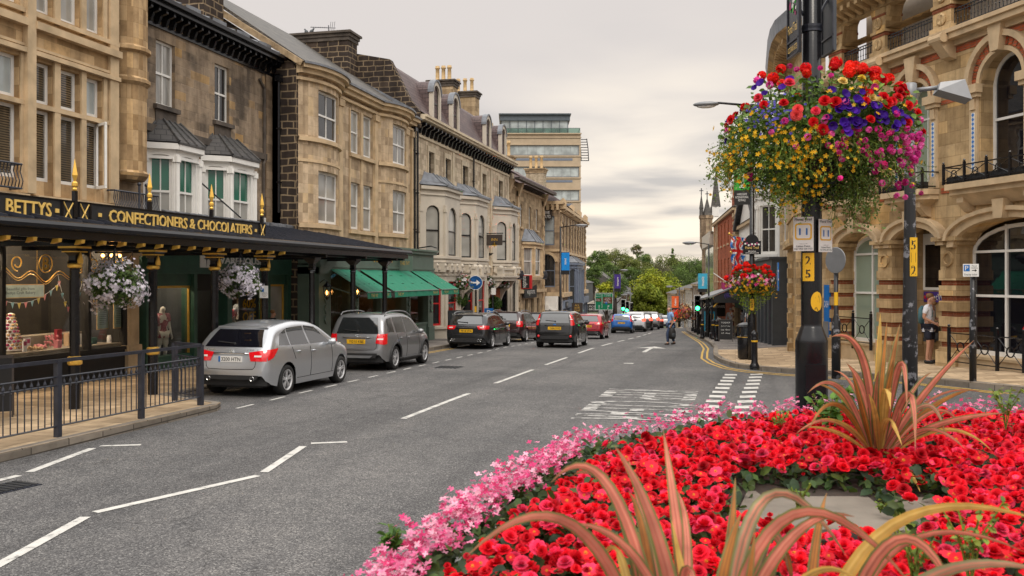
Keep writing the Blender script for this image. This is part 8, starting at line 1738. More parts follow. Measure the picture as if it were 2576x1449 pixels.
RUF=rosette([(9,dict(L=1.,Wd=.7,lift=.12,cup=-.12,n=3),R(6),0,0),(8,dict(L=.8,Wd=.6,lift=.2,cup=-.14,n=3),R(30),.1,.4),(7,dict(L=.6,Wd=.5,lift=.2,cup=.14),R(48),.16,.1),(5,dict(L=.45,Wd=.45,lift=.15,cup=-.1),R(70),.2,.6)]);OPN=rosette([(5,dict(L=1.,Wd=1.05,lift=-.15,cup=.06,n=3),R(12),0,0),(6,dict(L=.28,Wd=.16,lift=0,cup=0,n=1),R(50),.04,.3)])
FIVE=rosette([(5,dict(L=1.,Wd=.85,lift=-.1,cup=.08,n=1),R(14),0,0)])
FOUR=rosette([(4,dict(L=1.,Wd=.95,lift=-.12,cup=.1,n=1),R(10),0,0),(1,dict(L=.25,Wd=.3,lift=.0,cup=.0,n=1),R(60),.05,0)])
TRUMP=rosette([(6,dict(L=1.,Wd=1.05,lift=.25,cup=.05),R(22),-.25,0)])
HEAD_D=RNG.normal(size=(34,3));HEAD_D/=np.linalg.norm(HEAD_D,axis=1,keepdims=True)
def ball_head(n=30,r=.62,fr=.42):
 d=HEAD_D[:n];M=rot_mats(d*r,d,np.arange(n)*1.7,np.full(n,fr));V=np.einsum('kij,nj->kni',M[:,:,:3],FIVE[0])+M[:,None,:,3];F=FIVE[1][None]+(np.arange(n)*len(FIVE[0]))[:,None,None];return V.reshape(-1,3),F.reshape(-1,4)
GER=ball_head();VERB=ball_head(16,.55,.5)
LEAF=(np.array([(0,0,0),(.3,-.28,.05),(.3,0,-.03),(.3,.28,.05),(.7,-.26,.06),(.7,0,0),(.7,.26,.06),(1,0,-.1)],float),np.array([(0,1,2,2),(0,2,3,3),(1,4,5,2),(2,5,6,3),(4,7,5,5),(5,7,6,6)]))
LEAF=(LEAF[0],np.array([(1,4,5,2),(2,5,6,3),(0,1,2,3),(4,7,6,5)]))
def upish(n,spread=.5,bias=(0,-.25,1)):v=RNG.normal(0,spread,(n,3));v[:,2]=np.abs(v[:,2]);return v+np.array(bias)
def scat(b,proto,P,N,sc,tints):P=np.asarray(P,float);b.scatter(proto[0],proto[1],rot_mats(P,np.asarray(N,float),RNG.uniform(0,6.28,len(P)),sc),tints)
# the flower bed
def PXZ(u,v,z):t=(u-1288)/2290;k=(2.4-z)/((v-700)/2290);return(k*(_c*t-_s),k*(_s*t+_c))
EDGE=[(770,1640),(960,1449),(1045,1380),(1125,1305),(1210,1240),(1290,1188),(1370,1135),(1455,1092),(1560,1065),(1650,1044),(1790,1024),(1900,1016),(2020,1012),(2150,1012),(2300,1010),(2450,1012),(2620,1018)]
ZE=[1.15+.25*min(1,i/9)for i in range(17)]
EP=[PXZ(u,v,z)for(u,v),z in zip(EDGE,ZE)];EP=EP+[(EP[-1][0]+2.5,EP[-1][1]-.6),(7.5,3.0),(6.5,.6)]
EPd=densify([tuple(p)for p in EP],.12);BEDP=np.array(EPd+[(5,.4),(.4,1.1),(-.6,1.3)])
def inside(P,poly):
 x,y=P[:,0],P[:,1];r=np.zeros(len(P),bool);j=len(poly)-1
 for i in range(len(poly)):
  xi,yi,xj,yj=*poly[i],*poly[j];c=((yi>y)!=(yj>y))&(x<(xj-xi)*(y-yi)/(yj-yi+1e-12)+xi);r^=c;j=i
 return r
def edge_d(P):E=np.array(EPd);return np.min(np.hypot(P[:,None,0]-E[None,:,0],P[:,None,1]-E[None,:,1]),1)
SLABP=np.array([PXZ(1838,1326,1.2),PXZ(1880,1232,1.2),PXZ(2175,1240,1.2),PXZ(2290,1332,1.2)])
sc0=SLABP.mean(0);SL_OUT=sc0+(SLABP-sc0)*1.13
SL2=np.array([PXZ(2235,1250,1.2),PXZ(2345,1248,1.2),PXZ(2400,1300,1.2),PXZ(2310,1318,1.2)])
def bed_z(x,y):d=-_s*x+_c*y;return 1.27+.03*max(0,min(4.5,d-3.2))
BED=thing('flower_bed','raised bed edged in stone, packed with red and pink begonias, in front of the column','flower bed',(1.2,4.6,0))
m=MB();n=len(BEDP);ctr=BEDP.mean(0)
for i in range(n):
 p,q=BEDP[i],BEDP[(i+1)%n];ip,iq=p+(ctr-p)*.04,q+(ctr-q)*.04;z0,z1=min(gz(*p),gz(*q))-.1,.98
 m.quad((*p,z0),(*p,z1),(*q,z1),(*q,z0));m.quad((*p,z1),(*ip,z1+.02),(*iq,z1+.02),(*q,z1))
m.build('bed_wall','kerb_stone',BED)
m=MB();NXs=40
for i in range(n):
 p,q=BEDP[i],BEDP[(i+1)%n]
 L=[[Vector((*(b+(ctr-b)*t),bed_z(*(b+(ctr-b)*t))-h))for t,h in((.03,.34),(.08,.2),(.3,.13),(1,.13))]for b in(p,q)]
 for k in range(3):m.quad(L[0][k],L[0][k+1],L[1][k+1],L[1][k])
m.build('soil','soil',BED)
def slab_thing(P,label):
 t=thing('stepping_slab',label,'paving slab',(*P.mean(0),1.1),0);m=MB();m.hexa([(*p,1.12)for p in P],[(*p,1.195)for p in P]);m.build('slab','slab',t)
slab_thing(SLABP[::-1]if False else SLABP[[0,3,2,1]],'big square stone slab lying in the red begonias');slab_thing(SL2[[0,3,2,1]],'part of a second stone slab across a mossy joint')
m=MB();J=[PXZ(2178,1242,1.185),PXZ(2232,1250,1.185),PXZ(2305,1322,1.185),PXZ(2288,1335,1.185)];m.quad(*[(*p,1.185)for p in J[::-1]]);tag(m.build('moss','moss'),kind='stuff')
def grid_pts(step,x0=-2.4,x1=5.2,y0=1.3,y1=8.3):
 gx,gy=np.meshgrid(np.arange(x0,x1,step),np.arange(y0,y1,step*.87));gx[::2]+=step/2;P=np.stack([gx.ravel(),gy.ravel()],1);return P+RNG.uniform(-.42,.42,P.shape)*step
def in_view(P,mg=1.5):X=_c*P[:,0]+_s*P[:,1];Zd=-_s*P[:,0]+_c*P[:,1];return(Zd>1.5)&(X<.5625*Zd+mg)&(X>-.5625*Zd-mg)
P=grid_pts(.057);P=P[in_view(P)&inside(P,BEDP)];ed=edge_d(P);slab_in=inside(P,SL_OUT)|inside(P,SL2)
def front_dip(P):d=np.hypot(P[:,0]-SLABP[[0,3]].mean(0)[0],P[:,1]-SLABP[[0,3]].mean(0)[1]+.25);return.11*np.exp(-(d/.42)**2)
red=P[(ed>np.where(P[:,1]>5.6,.09,.2))&~slab_in];gap=np.sin(red[:,0]*9.1+2*np.sin(red[:,1]*5.3))*np.sin(red[:,1]*8.3+1.7*np.sin(red[:,0]*6.1));red=red[RNG.random(len(red))>.10+.45*np.clip(gap-.35,0,1)]
cl=RNG.random(len(red));z=np.array([bed_z(*p)for p in red])+RNG.normal(0,.026,len(red))+.02*np.sin(red[:,0]*11)*np.sin(red[:,1]*12)-front_dip(red)-.14*np.exp(-((edge_d(red)-.27)/.14))
near_s=inside(red,sc0+(SLABP-sc0)*1.45);Zr=-_s*red[:,0]+_c*red[:,1];Lr=(_c*red[:,0]+_s*red[:,1])/Zr*2290+1288;fr_=(Zr>3.75)&(Zr<4.5)&(Lr>1830)&(Lr<2320);cap=2.4-(1345-np.clip(2200-Lr,0,120)*.55-700)/2290*Zr-.03+RNG.normal(0,.012,len(red));z=np.where(fr_,np.minimum(z,cap),z)
b=NPB();k=len(red);tt=tint_of([(.90,.012,.03),(.85,.010,.026),(.93,.022,.055),(.74,.008,.022),(.90,.05,.14),(.62,.008,.02)],k,.12)
V0=BEG[0];rad=np.hypot(V0[:,0],V0[:,1]);shade_v=(1-.12*np.clip(1-rad,0,1))[None,:,None]  # inner shading put into the tint, darker towards each bloom's centre
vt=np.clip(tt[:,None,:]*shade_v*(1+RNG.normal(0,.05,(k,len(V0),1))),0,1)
kind_=RNG.random(k);Mx=rot_mats(np.c_[red,z],upish(k,.55,(-.05,-.5,1)),RNG.uniform(0,6.28,k),RNG.uniform(.021,.040,k)*np.where(kind_>.92,.6,1));s1,s2,s3=kind_<.55,(kind_>=.55)&(kind_<.8),kind_>=.8
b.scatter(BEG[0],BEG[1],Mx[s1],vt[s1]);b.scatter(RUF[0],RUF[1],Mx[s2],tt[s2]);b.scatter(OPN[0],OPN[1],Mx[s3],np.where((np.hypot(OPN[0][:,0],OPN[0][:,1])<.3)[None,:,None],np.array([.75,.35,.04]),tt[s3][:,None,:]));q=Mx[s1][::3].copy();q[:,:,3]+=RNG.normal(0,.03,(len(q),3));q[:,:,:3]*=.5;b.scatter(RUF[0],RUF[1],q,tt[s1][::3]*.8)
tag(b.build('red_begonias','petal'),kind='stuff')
P2=grid_pts(.036);P2=P2[in_view(P2)&inside(P2,BEDP)];e2=edge_d(P2);pk=P2[(e2<np.where(P2[:,1]>5.6,.10,.25))&(RNG.random(len(P2))<np.clip(1.7-e2/.26,0,1))];e2=edge_d(pk);k=len(pk)
zp=np.array([bed_z(*p)for p in pk])+.01-.10*np.exp(-e2/.05)+.045*np.sin(pk[:,0]*17)*np.cos(pk[:,1]*15)+RNG.normal(0,.022,k);b=NPB()
for _ in range(3):
 q=np.c_[pk,zp]+RNG.normal(0,.02,(k,3))*np.array([1,1,1.3]);scat(b,FOUR,q,upish(k,.6,(-.15,-.35,.8)),RNG.uniform(.011,.021,k),tint_of([(.80,.18,.36),(.85,.32,.50),(.70,.06,.22),(.88,.48,.60),(.6,.05,.16)],k,.1))
tag(b.build('pink_begonias','petal'),kind='stuff')
P3=grid_pts(.055);P3=P3[in_view(P3)&inside(P3,BEDP)];P3=P3[~(inside(P3,sc0+(SLABP-sc0)*1.02)|inside(P3,SL2))];k=len(P3);e3=edge_d(P3);z3=np.array([bed_z(*p)for p in P3])-.075-.16*np.exp(-e3/.07)-front_dip(P3);Zr=-_s*P3[:,0]+_c*P3[:,1];Lr=(_c*P3[:,0]+_s*P3[:,1])/Zr*2290+1288;fr_=(Zr>3.75)&(Zr<4.5)&(Lr>1830)&(Lr<2320);z3=np.where(fr_,np.minimum(z3,2.4-660/2290*Zr-.06),z3);b=NPB()
for dz,s in((0,1),(-.07,1.1),(.035,.6)):
 q=np.c_[P3+RNG.normal(0,.02,P3.shape),z3+dz+RNG.normal(0,.02,k)];sel=RNG.random(k)<(1 if s>.9 else.3);scat(b,LEAF,q[sel],upish(sel.sum(),.75,(0,-.3,.5)),RNG.uniform(.055,.095,sel.sum())*s,tint_of([(.028,.06,.014),(.045,.085,.018),(.02,.045,.014),(.07,.11,.02)],sel.sum(),.25))
tag(b.build('begonia_leaves','leaf'),kind='stuff')
b=NPB();J4=np.array(J);w_=RNG.dirichlet((1,1,1,1),240);q=np.c_[w_@J4,1.19+RNG.random(240)*.02];scat(b,LEAF,q,upish(240,.8),RNG.uniform(.01,.025,240),tint_of([(.16,.2,.02),(.22,.24,.03)],240));tag(b.build('mossy_weeds','leaf'),kind='stuff')
def weed(u,v,Zd,h,n,label,cols,ls=.035):
 X=(u-1288)/2290*Zd;x,y=_c*X-_s*Zd,_s*X+_c*Zd;z=2.4-(v-700)/2290*Zd;t=thing('weed',label,'plant',(x,y,z),0,'weeds in the bed');m=MB();Q=[]
 for k in range(7):
  a=k*2.4;l=h*RNG.uniform(.6,1);p=[Vector((0,0,0)),Vector((math.cos(a)*.12*l,math.sin(a)*.12*l,l*.6)),Vector((math.cos(a)*.35*l,math.sin(a)*.35*l,l))];m.tube(p,.003,4);Q+=[p[1].lerp(p[2],s_)for s_ in RNG.uniform(-.6,1,n)]
 m.build('stem','moss',t,local=True);b=NPB();Q=np.array([tuple(q)for q in Q]);scat(b,LEAF,Q,upish(len(Q),.8,(0,-.2,.6)),RNG.uniform(.5,1.3,len(Q))*ls,tint_of(cols,len(Q)));b.build('foliage','leaf',t,local=True)
YG=[(.16,.24,.03),(.22,.28,.04),(.10,.18,.03)]
weed(2085,1130,6.3,.48,30,'bright green weed growing beside the column foot',[(.07,.16,.02),(.10,.21,.03)],.06);weed(988,1395,3.7,.12,9,'small green sprig standing alone at the near left edge of the bed',[(.05,.12,.02),(.08,.17,.03)],.045);weed(2440,1480,3.0,.3,16,'yellow-green weed at the lower right among red flowers',YG,.028);weed(2530,1080,6.0,.3,12,'yellow-green weed at the far right edge of the bed',YG);weed(2010,1300,3.9,.16,10,'low yellow-green weed in front of the slab',YG,.02);weed(2300,1480,2.9,.2,12,'short yellow-green weed between the long drooping leaves',YG,.025);weed(2215,1290,4.6,.05,14,'tiny weed on the mossy slab joint',YG,.015);weed(1960,1100,6.2,.2,12,'fine yellow-green weed in the back row of begonias',YG,.022)
# phormiums
PINK=(.60,.155,.11);SALM=(.66,.24,.16);BRONZ=(.30,.11,.025);OLIV=(.16,.17,.05);STRAW=(.60,.38,.09);ORNG=(.45,.17,.025)
def phormium(name,label,leaves,base_z,loc):
 t=thing(name,label,'plant',loc,0,'pink-striped phormiums in the bed');VV,FF,TT,n=[],[],[],0
 for P,wd,kind in leaves:
  N=16;pts=[P[0]*(1-s)**2+P[1]*2*s*(1-s)+P[2]*s*s for s in np.linspace(0,1,N)];cm_=RNG.normal(1,.15,9);tw=RNG.uniform(-.5,.5);c0={'p':(OLIV,PINK,SALM),'s':(STRAW,STRAW,(.66,.46,.14)),'b':(OLIV,BRONZ,ORNG),'o':((.14,.15,.05),OLIV,PINK),'g':((.25,.26,.12),(.34,.30,.18),SALM)}[kind]
  for i,p in enumerate(pts):
   d=(pts[min(i+1,N-1)]-pts[max(i-1,0)]);d=d/(np.linalg.norm(d)+1e-9);vw=p-np.array([0,0,2.4]);vw=vw/np.linalg.norm(vw);sd=np.cross(d,np.array([vw[0]*.3+_c*0+tw*.3,vw[1]+.6,.25]));sd/=np.linalg.norm(sd)+1e-9;nm=np.cross(sd,d);s=i/(N-1)
   w=wd*(.75+.25*math.sin(math.pi*min(1,s*1.5)))*(1-max(0,(s-.62)/.38)**1.6)*(.55+.45*min(1,s*4))+.001
   for ki,(q,cc)in enumerate(((-1,0),(-.78,0),(-.6,1),(-.25,2),(0,3),(.3,2),(.6,1),(.78,0),(1,0))):
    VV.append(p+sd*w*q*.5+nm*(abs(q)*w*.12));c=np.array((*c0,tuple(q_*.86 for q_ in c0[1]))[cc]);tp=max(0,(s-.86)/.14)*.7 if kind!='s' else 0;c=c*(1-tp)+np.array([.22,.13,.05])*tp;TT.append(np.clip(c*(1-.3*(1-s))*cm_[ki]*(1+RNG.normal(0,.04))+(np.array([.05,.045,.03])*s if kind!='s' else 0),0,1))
  for i in range(N-1):
   for q in range(8):a=n+i*9+q;FF.append((a,a+1,a+10,a+9))
  n+=N*9
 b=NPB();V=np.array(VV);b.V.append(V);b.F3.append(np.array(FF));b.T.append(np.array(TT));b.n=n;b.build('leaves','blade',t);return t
def CP3(u,v,Zd):X=(u-1288)/2290*Zd;return np.array([_c*X-_s*Zd,_s*X+_c*Zd,2.4-(v-700)/2290*Zd])
def LV(pts,Z0,dz,w,k):return([CP3(*pts[0],Z0),CP3(*pts[1],Z0+dz*.5),CP3(*pts[2],Z0+dz)],w,k)
z1=2.35;near=[LV(p,z1,d,w*.74,k)for p,d,w,k in[(((1735,1780),(1690,1330),(1545,1120)),.25,.062,'p'),(((1690,1780),(1560,1010),(1385,1215)),.3,.05,'p'),(((1650,1780),(1500,1080),(1175,1398)),-.1,.05,'p'),(((1750,1780),(1720,1400),(1668,1080)),.4,.058,'p'),(((1650,1780),(1590,1120),(1440,1195)),.5,.05,'o'),(((1790,1780),(1835,1450),(1850,1200)),.3,.05,'b'),(((1820,1780),(1850,950),(2130,1400)),.35,.052,'g'),(((1800,1780),(1905,980),(2300,1480)),.1,.05,'p'),(((1770,1780),(1810,1420),(1865,1290)),.1,.055,'b'),(((1840,1780),(1920,1140),(1985,1440)),.2,.058,'g'),(((1870,1780),(1960,1180),(1998,1500)),.3,.045,'b'),(((1790,1780),(1950,1240),(2150,1300)),.1,.05,'p'),(((1760,1780),(1690,1280),(1760,1500)),-.15,.05,'p'),(((1720,1780),(1660,1500),(1580,1150)),.5,.045,'p'),(((1700,1780),(1560,1330),(1500,1620)),-.3,.06,'s'),(((1780,1800),(1740,1550),(1690,1310)),.2,.04,'s'),(((1860,1800),(1990,1330),(2160,1460)),-.1,.035,'s'),(((1830,1800),(1875,1560),(1900,1330)),0,.04,'b'),(((1810,1800),(1880,1500),(1960,1290)),.3,.03,'b'),(((1600,1780),(1380,1340),(1310,1560)),-.2,.04,'o'),(((1620,1780),(1570,1250),(1510,1420)),.3,.035,'s'),(((1700,1780),(1760,1330),(1700,1230)),.35,.04,'p'),(((1660,1780),(1640,1320),(1580,1235)),.45,.05,'b'),(((1740,1780),(1640,1300),(1430,1320)),.1,.045,'p')]]
px_,py_=CP3(1750,1700,z1)[:2];phormium('phormium','big salmon and olive striped phormium filling the bottom of the view',near,1.1,(px_,py_,1.1))
z2=2.45;ph3=[LV(p,z2,d,w*.78,k)for p,d,w,k in[(((2040,1780),(2110,1140),(2620,1310)),.2,.05,'s'),(((2070,1780),(2240,1060),(2430,1560)),-.1,.048,'p'),(((2120,1780),(2250,1330),(2640,1440)),-.2,.055,'g'),(((2100,1780),(2160,1190),(2580,1390)),.4,.035,'p'),(((2020,1780),(2040,1350),(2080,1240)),.3,.04,'b'),(((2080,1780),(2320,1320),(2600,1640)),-.2,.05,'o')]]
px_,py_=CP3(2070,1700,z2)[:2];phormium('phormium','straw and pink phormium whose leaves arch out of the lower right corner',ph3,1.1,(px_,py_,1.1))
z8=lambda x,y:(1744+x/2.4,537+y/2.4);Zb=5.5
mid_=[LV(tuple(z8(*q)for q in p),Zb,d,w*.85,k)for p,d,w,k in[(((1085,1420),(1080,640),(825,748)),-.25,.062,'p'),(((1095,1420),(1060,1020),(925,905)),-.1,.06,'p'),(((1105,1420),(1120,900),(1130,600)),.15,.05,'s'),(((1115,1420),(1140,950),(1170,650)),.1,.04,'b'),(((1125,1420),(1185,950),(1247,668)),.2,.062,'b'),(((1120,1420),(1130,1000),(1100,750)),.3,.05,'o'),(((1145,1420),(1280,520),(1290,1190)),-.3,.055,'p'),(((1175,1420),(1380,1060),(1695,765)),-.1,.055,'p'),(((1190,1420),(1430,1110),(1695,1060)),.2,.05,'b'),(((1200,1420),(1480,1220),(1895,1205)),-.2,.05,'p'),(((1160,1420),(1350,760),(1340,1430)),-.4,.06,'p'),(((1060,1420),(900,860),(690,1085)),-.2,.045,'p'),(((1055,1420),(860,950),(700,1300)),-.35,.045,'b'),(((1045,1420),(850,1130),(620,1330)),-.3,.035,'p'),(((1090,1420),(990,960),(850,950)),.2,.03,'p'),(((1070,1420),(940,1050),(740,1030)),.3,.035,'b'),(((1140,1420),(1170,850),(1190,1180)),-.4,.06,'s'),(((1130,1420),(1150,1080),(1260,1400)),-.5,.045,'s'),(((1150,1420),(1330,1000),(1440,960)),.3,.04,'o'),(((1190,1420),(1420,980),(1760,1085)),.3,.022,'p'),(((1170,1420),(1440,950),(1520,1330)),-.1,.04,'g'),(((1200,1420),(1500,1030),(1620,1300)),.1,.03,'p'),(((1100,1420),(1090,1080),(1120,950)),-.35,.05,'o'),(((1110,1420),(1180,1050),(1210,880)),-.2,.055,'b'),(((1080,1420),(1010,1130),(960,960)),-.3,.045,'b'),(((1060,1420),(930,1230),(760,1240)),-.4,.03,'s'),(((1150,1420),(1280,1220),(1240,1180)),-.4,.035,'p'),(((1040,1430),(860,1280),(680,1290)),-.35,.03,'s'),(((1230,1430),(1400,1180),(1640,1420)),-.3,.035,'p'),(((1240,1430),(1550,1180),(1800,1430)),-.2,.03,'s'),(((1150,1440),(1300,1500),(1370,1680)),-.5,.035,'s'),(((1120,1430),(1110,1180),(1060,1090)),-.45,.04,'s')]]
px_,py_=CP3(2165,1160,Zb)[:2];phormium('phormium','upright salmon pink and bronze phormium between the column and the lamp post',mid_,1.2,(px_,py_,1.2))
# hanging baskets
def ell_pts(n,r,shell=(.75,1.03),low=-1.,hi=1.):
 d=RNG.normal(size=(n*2,3));d/=np.linalg.norm(d,axis=1,keepdims=True);d=d[(d[:,2]>low)&(d[:,2]<hi)][:n];return d*np.array(r)*RNG.uniform(*shell,(len(d),1)),d
def bowl(root,r,h,z,mat='iron',chains=0,top=0):
 m=MB();m.lathe([(r*.25,z-h),(r*.7,z-h*.7),(r,z)],(0,0,0),16);m.build('bowl',mat,root,local=True)
 if chains:
  m=MB()
  for k in range(chains):a=k*2*math.pi/chains;m.tube([(r*math.cos(a),r*math.sin(a),z),(0,0,top)],.008,4)
  m.build('chain','iron',root,local=True)
BC=Vector((PA[0]+.03,PA[1],zA(350)));HB=thing('flower_basket','huge basket of red, purple, yellow and pink flowers wrapped round the black column','flower basket',tuple(BC),YAW);SCL=300.
bowl(HB,.4,.26,-.18)
m=MB()
for a in np.linspace(0,5.2,6):m.tube([(.48*math.cos(a),.44*math.sin(a),-.28),(.085*math.cos(a),.085*math.sin(a),-.52)],.014,5)
m.build('bracket','black_paint',HB,local=True)
RXYZ=(.76,.60,.49)
b=NPB();P,d=ell_pts(5200,RXYZ,(.55,1.0));P[:,2]+=.0;scat(b,LEAF,P,d+RNG.normal(0,.7,d.shape)+np.array([0,0,.3]),RNG.uniform(.03,.075,len(P)),tint_of([(.08,.16,.02),(.12,.21,.03),(.055,.11,.018),(.17,.26,.035)],len(P),.25))
P,d=ell_pts(7500,(.81,.63,.53),(.8,1.06),-1,.55);P[:,2]-=.06;scat(b,LEAF,P,d+RNG.normal(0,.9,d.shape),RNG.uniform(.016,.034,len(P)),tint_of([(.10,.18,.025),(.14,.22,.03),(.07,.14,.02)],len(P),.25))
def strand(p0,dx,dy,L,n,w=.02):s=np.linspace(0,1,n);return np.stack([p0[0]+dx*s+RNG.normal(0,w,n),p0[1]+dy*s+RNG.normal(0,w,n),p0[2]-L*s**1.3+RNG.normal(0,w,n)],1)
yl_,pk_=[],[];ST=MB()
for k in range(210):
 a=RNG.uniform(math.pi*.75,math.pi*1.75)if k<150 else RNG.uniform(-.6,2.6);p0=(.72*math.cos(a),.56*math.sin(a),RNG.uniform(-.25,.12));left=p0[0]<-.1;L=RNG.uniform(.08,.36);S=strand(p0,.26*math.cos(a)*RNG.uniform(.2,1.2),.2*math.sin(a),L,20,.014);ST.tube([tuple(q)for q in S[::4]],.0025,3)
 scat(b,LEAF,S,RNG.normal(0,1,(20,3)),RNG.uniform(.012,.028,20),tint_of([(.11,.19,.03),(.16,.24,.05)],20));(yl_ if left or RNG.random()<.25 else pk_).extend(S[RNG.integers(4,20,2 if left and k%2 else 1)])
for k in range(46):
 p0=(RNG.uniform(.12,.5),RNG.uniform(-.45,.1),-.38);S=strand(p0,RNG.uniform(-.1,.1),-.05,RNG.uniform(.2,.48),24,.016);scat(b,LEAF,S,RNG.normal(0,1,(24,3)),RNG.uniform(.018,.034,24),tint_of([(.16,.26,.06),(.20,.30,.09),(.12,.2,.04)],24));ST.tube([tuple(q)for q in S[::5]],.002,3)
for k in range(40):
 p0=(RNG.uniform(-.5,-.1),RNG.uniform(-.45,.0),-.36);S=strand(p0,RNG.uniform(-.1,.05),-.05,RNG.uniform(.15,.42),24,.02);scat(b,LEAF,S,RNG.normal(0,1,(24,3)),RNG.uniform(.016,.03,24),tint_of([(.14,.22,.03),(.18,.26,.05)],24));yl_.extend(S[RNG.integers(6,24,1)])
b.build('foliage','leaf',HB,local=True);ST.build('trailing_stems','moss',HB,local=True)
def front(zx_,zy_,push=1.03):
 dx,dz=(1744+zx_/2.4-2052)/SCL,(350-zy_/2.4)/SCL;q=max(0.0,1-(dx/.88)**2-(dz/.66)**2);return(dx,-.64*math.sqrt(q)*push-.03,dz),(dx*1.2,-.5-math.sqrt(q),dz*1.4+.25)
STEMS,TOPL=MB(),[]
def group_on(name,proto,pts,size,cols,extra=0,rx=RXYZ,lo=-1.,hi=1.,jit=.1,back=None,dup=1,spread=.0):
 bb=NPB();P,N=zip(*[front(x+RNG.normal(0,spread),y+RNG.normal(0,spread))for(x,y)in pts for _ in range(dup)])if pts else((),());P,N=list(P),list(N)
 if extra:e,d=ell_pts(extra,rx,(1.0,1.06),lo,hi);sel=e[:,1]>-.1 if back is None else np.ones(len(e),bool);P+=[tuple(q)for q in e[sel]];N+=[tuple(q)for q in d[sel]]
 P,N=np.array(P),np.array(N)+RNG.normal(0,.25,(len(P),3))
 if name in('red_petals','salmon_petals','pale_yellow_petals','red_begonia_petals'):
  up=P[:,2]>.1
  for q in P[up]:STEMS.tube([tuple(q),(q[0]*.85,q[1]*.8,q[2]-.1),(q[0]*.7,q[1]*.6,.1)],.006,4)
  Q=np.repeat(P[up]*np.array([.97,.9,1])-np.array([0,0,.07]),9,0)+RNG.normal(0,.05,(9*up.sum(),3));TOPL.append(Q)
 scat(bb,proto,P,N,size*RNG.uniform(.8,1.2,len(P)),tint_of(cols,len(P),jit));return tag(bb.build(name,'petal',HB,local=True),kind='stuff')
RED_=[(.80,.016,.008),(.72,.008,.01),(.86,.03,.012)]
group_on('red_petals',GER,[(800,405),(850,450),(890,470),(830,490),(935,455),(1060,450),(1115,510),(990,530),(370,465),(400,510),(590,455),(580,500),(870,430),(1190,560),(910,640),(470,440),(960,400),(1010,470),(760,440),(1160,470)],.058,RED_,26,lo=.45)
group_on('red_begonia_petals',BEG,[(1190,560),(1230,590),(1170,620),(1300,635),(1030,690),(880,690),(1060,680),(1010,710),(1215,570),(1150,600),(1250,650),(1190,690),(1320,640),(320,690),(640,690),(1160,800),(1000,660),(1320,830),(1050,530),(570,815),(1270,720),(700,700),(420,690),(900,800),(1110,650),(1340,700),(620,860)],.042,[(.62,.006,.012),(.7,.01,.015)],24,hi=.7,lo=.0)
group_on('salmon_petals',BEG,[(470,560),(490,735),(480,770),(585,750),(300,640)],.045,[(.82,.10,.10),(.78,.05,.09)])
group_on('purple_petals',TRUMP,[(345,575),(385,570),(440,520),(740,700),(760,650),(820,690),(800,740),(840,750),(890,720),(910,760),(955,765),(1020,790),(1080,795),(1170,745),(720,820),(740,790),(815,810),(870,700),(700,800),(780,770),(1130,740),(690,740),(1090,840),(820,870)],.040,[(.06,.012,.30),(.10,.02,.40),(.045,.008,.22)],16,lo=-.3,hi=.6,dup=2,spread=38)
group_on('pale_yellow_petals',BEG,[(890,540),(920,670),(970,680),(975,570),(1250,630),(765,565)],.04,[(.80,.55,.06),(.82,.62,.2)])
group_on('blue_petals',FIVE,[(x,y)for x,y in zip(RNG.normal(350,75,80),RNG.normal(745,60,80))],.013,[(.08,.07,.40),(.12,.1,.5)],120,lo=-.2,hi=.5)
STEMS.build('flower_stems','moss',HB,local=True);bb=NPB();Q=np.concatenate(TOPL);scat(bb,LEAF,Q,upish(len(Q),.7,(0,-.4,.8)),RNG.uniform(.045,.085,len(Q)),tint_of([(.09,.18,.025),(.13,.23,.03),(.16,.26,.04)],len(Q)));tag(bb.build('geranium_leaves','leaf',HB,local=True),kind='stuff')
bb=NPB();P,N=zip(*[front(x,y,1.06)for x,y in zip(np.r_[RNG.normal(300,100,36),RNG.normal(500,50,36),RNG.uniform(640,860,16),RNG.normal(600,60,20),RNG.uniform(600,1300,14)],np.r_[RNG.normal(960,80,36),RNG.normal(1000,70,36),RNG.normal(990,60,16),RNG.normal(1150,50,20),RNG.normal(660,70,14)])]);P=np.array(list(P)+[tuple(q)for q in yl_]);N=np.array(list(N)+[(0,-1,.2)]*len(yl_))+RNG.normal(0,.4,(len(P),3));scat(bb,FIVE,P,N,RNG.uniform(.013,.022,len(P)),tint_of([(.80,.46,.015),(.84,.52,.03),(.75,.38,.01)],len(P),.08));e,d=ell_pts(70,(.85,.65,.56),(1,1.08),-.9,.2);scat(bb,FIVE,e[e[:,1]>-.1],d[e[:,1]>-.1],.024,tint_of([(.80,.46,.015)],(e[:,1]>-.1).sum()));tag(bb.build('yellow_petals','petal',HB,local=True),kind='stuff')
vb=[(670,885),(655,950),(703,965),(900,995),(925,1030),(950,855),(1000,905),(1080,755),(1120,880),(1155,835),(1140,890),(1075,900),(1260,865),(1055,970),(1115,970),(1175,975),(1240,995),(1290,965),(1340,870),(1330,750),(1300,1005),(1255,1050),(1260,1150),(1300,1115),(985,1000),(1120,1020),(830,860),(890,860),(670,460),(540,460),(1230,940),(1330,900),(1280,850),(745,915),(590,750),(525,420),(960,595),(1340,960),(1205,1140),(1040,1150),(330,500),(1200,880),(1160,910),(1300,760)]
group_on('pink_petals',VERB,vb+[(x+40,y+60)for x,y in vb[::2]]+[(420,800),(540,900),(760,700),(350,860),(640,790),(480,950)],.034,[(.78,.07,.40),(.84,.16,.50),(.70,.04,.32)],40,lo=-.7,hi=.3)
if pk_:bb=NPB();Q=np.array(pk_);scat(bb,VERB,Q,RNG.normal(0,1,Q.shape),.028,tint_of([(.70,.05,.32),(.6,.04,.2)],len(Q)));tag(bb.build('trailing_petals','petal',HB,local=True),kind='stuff')
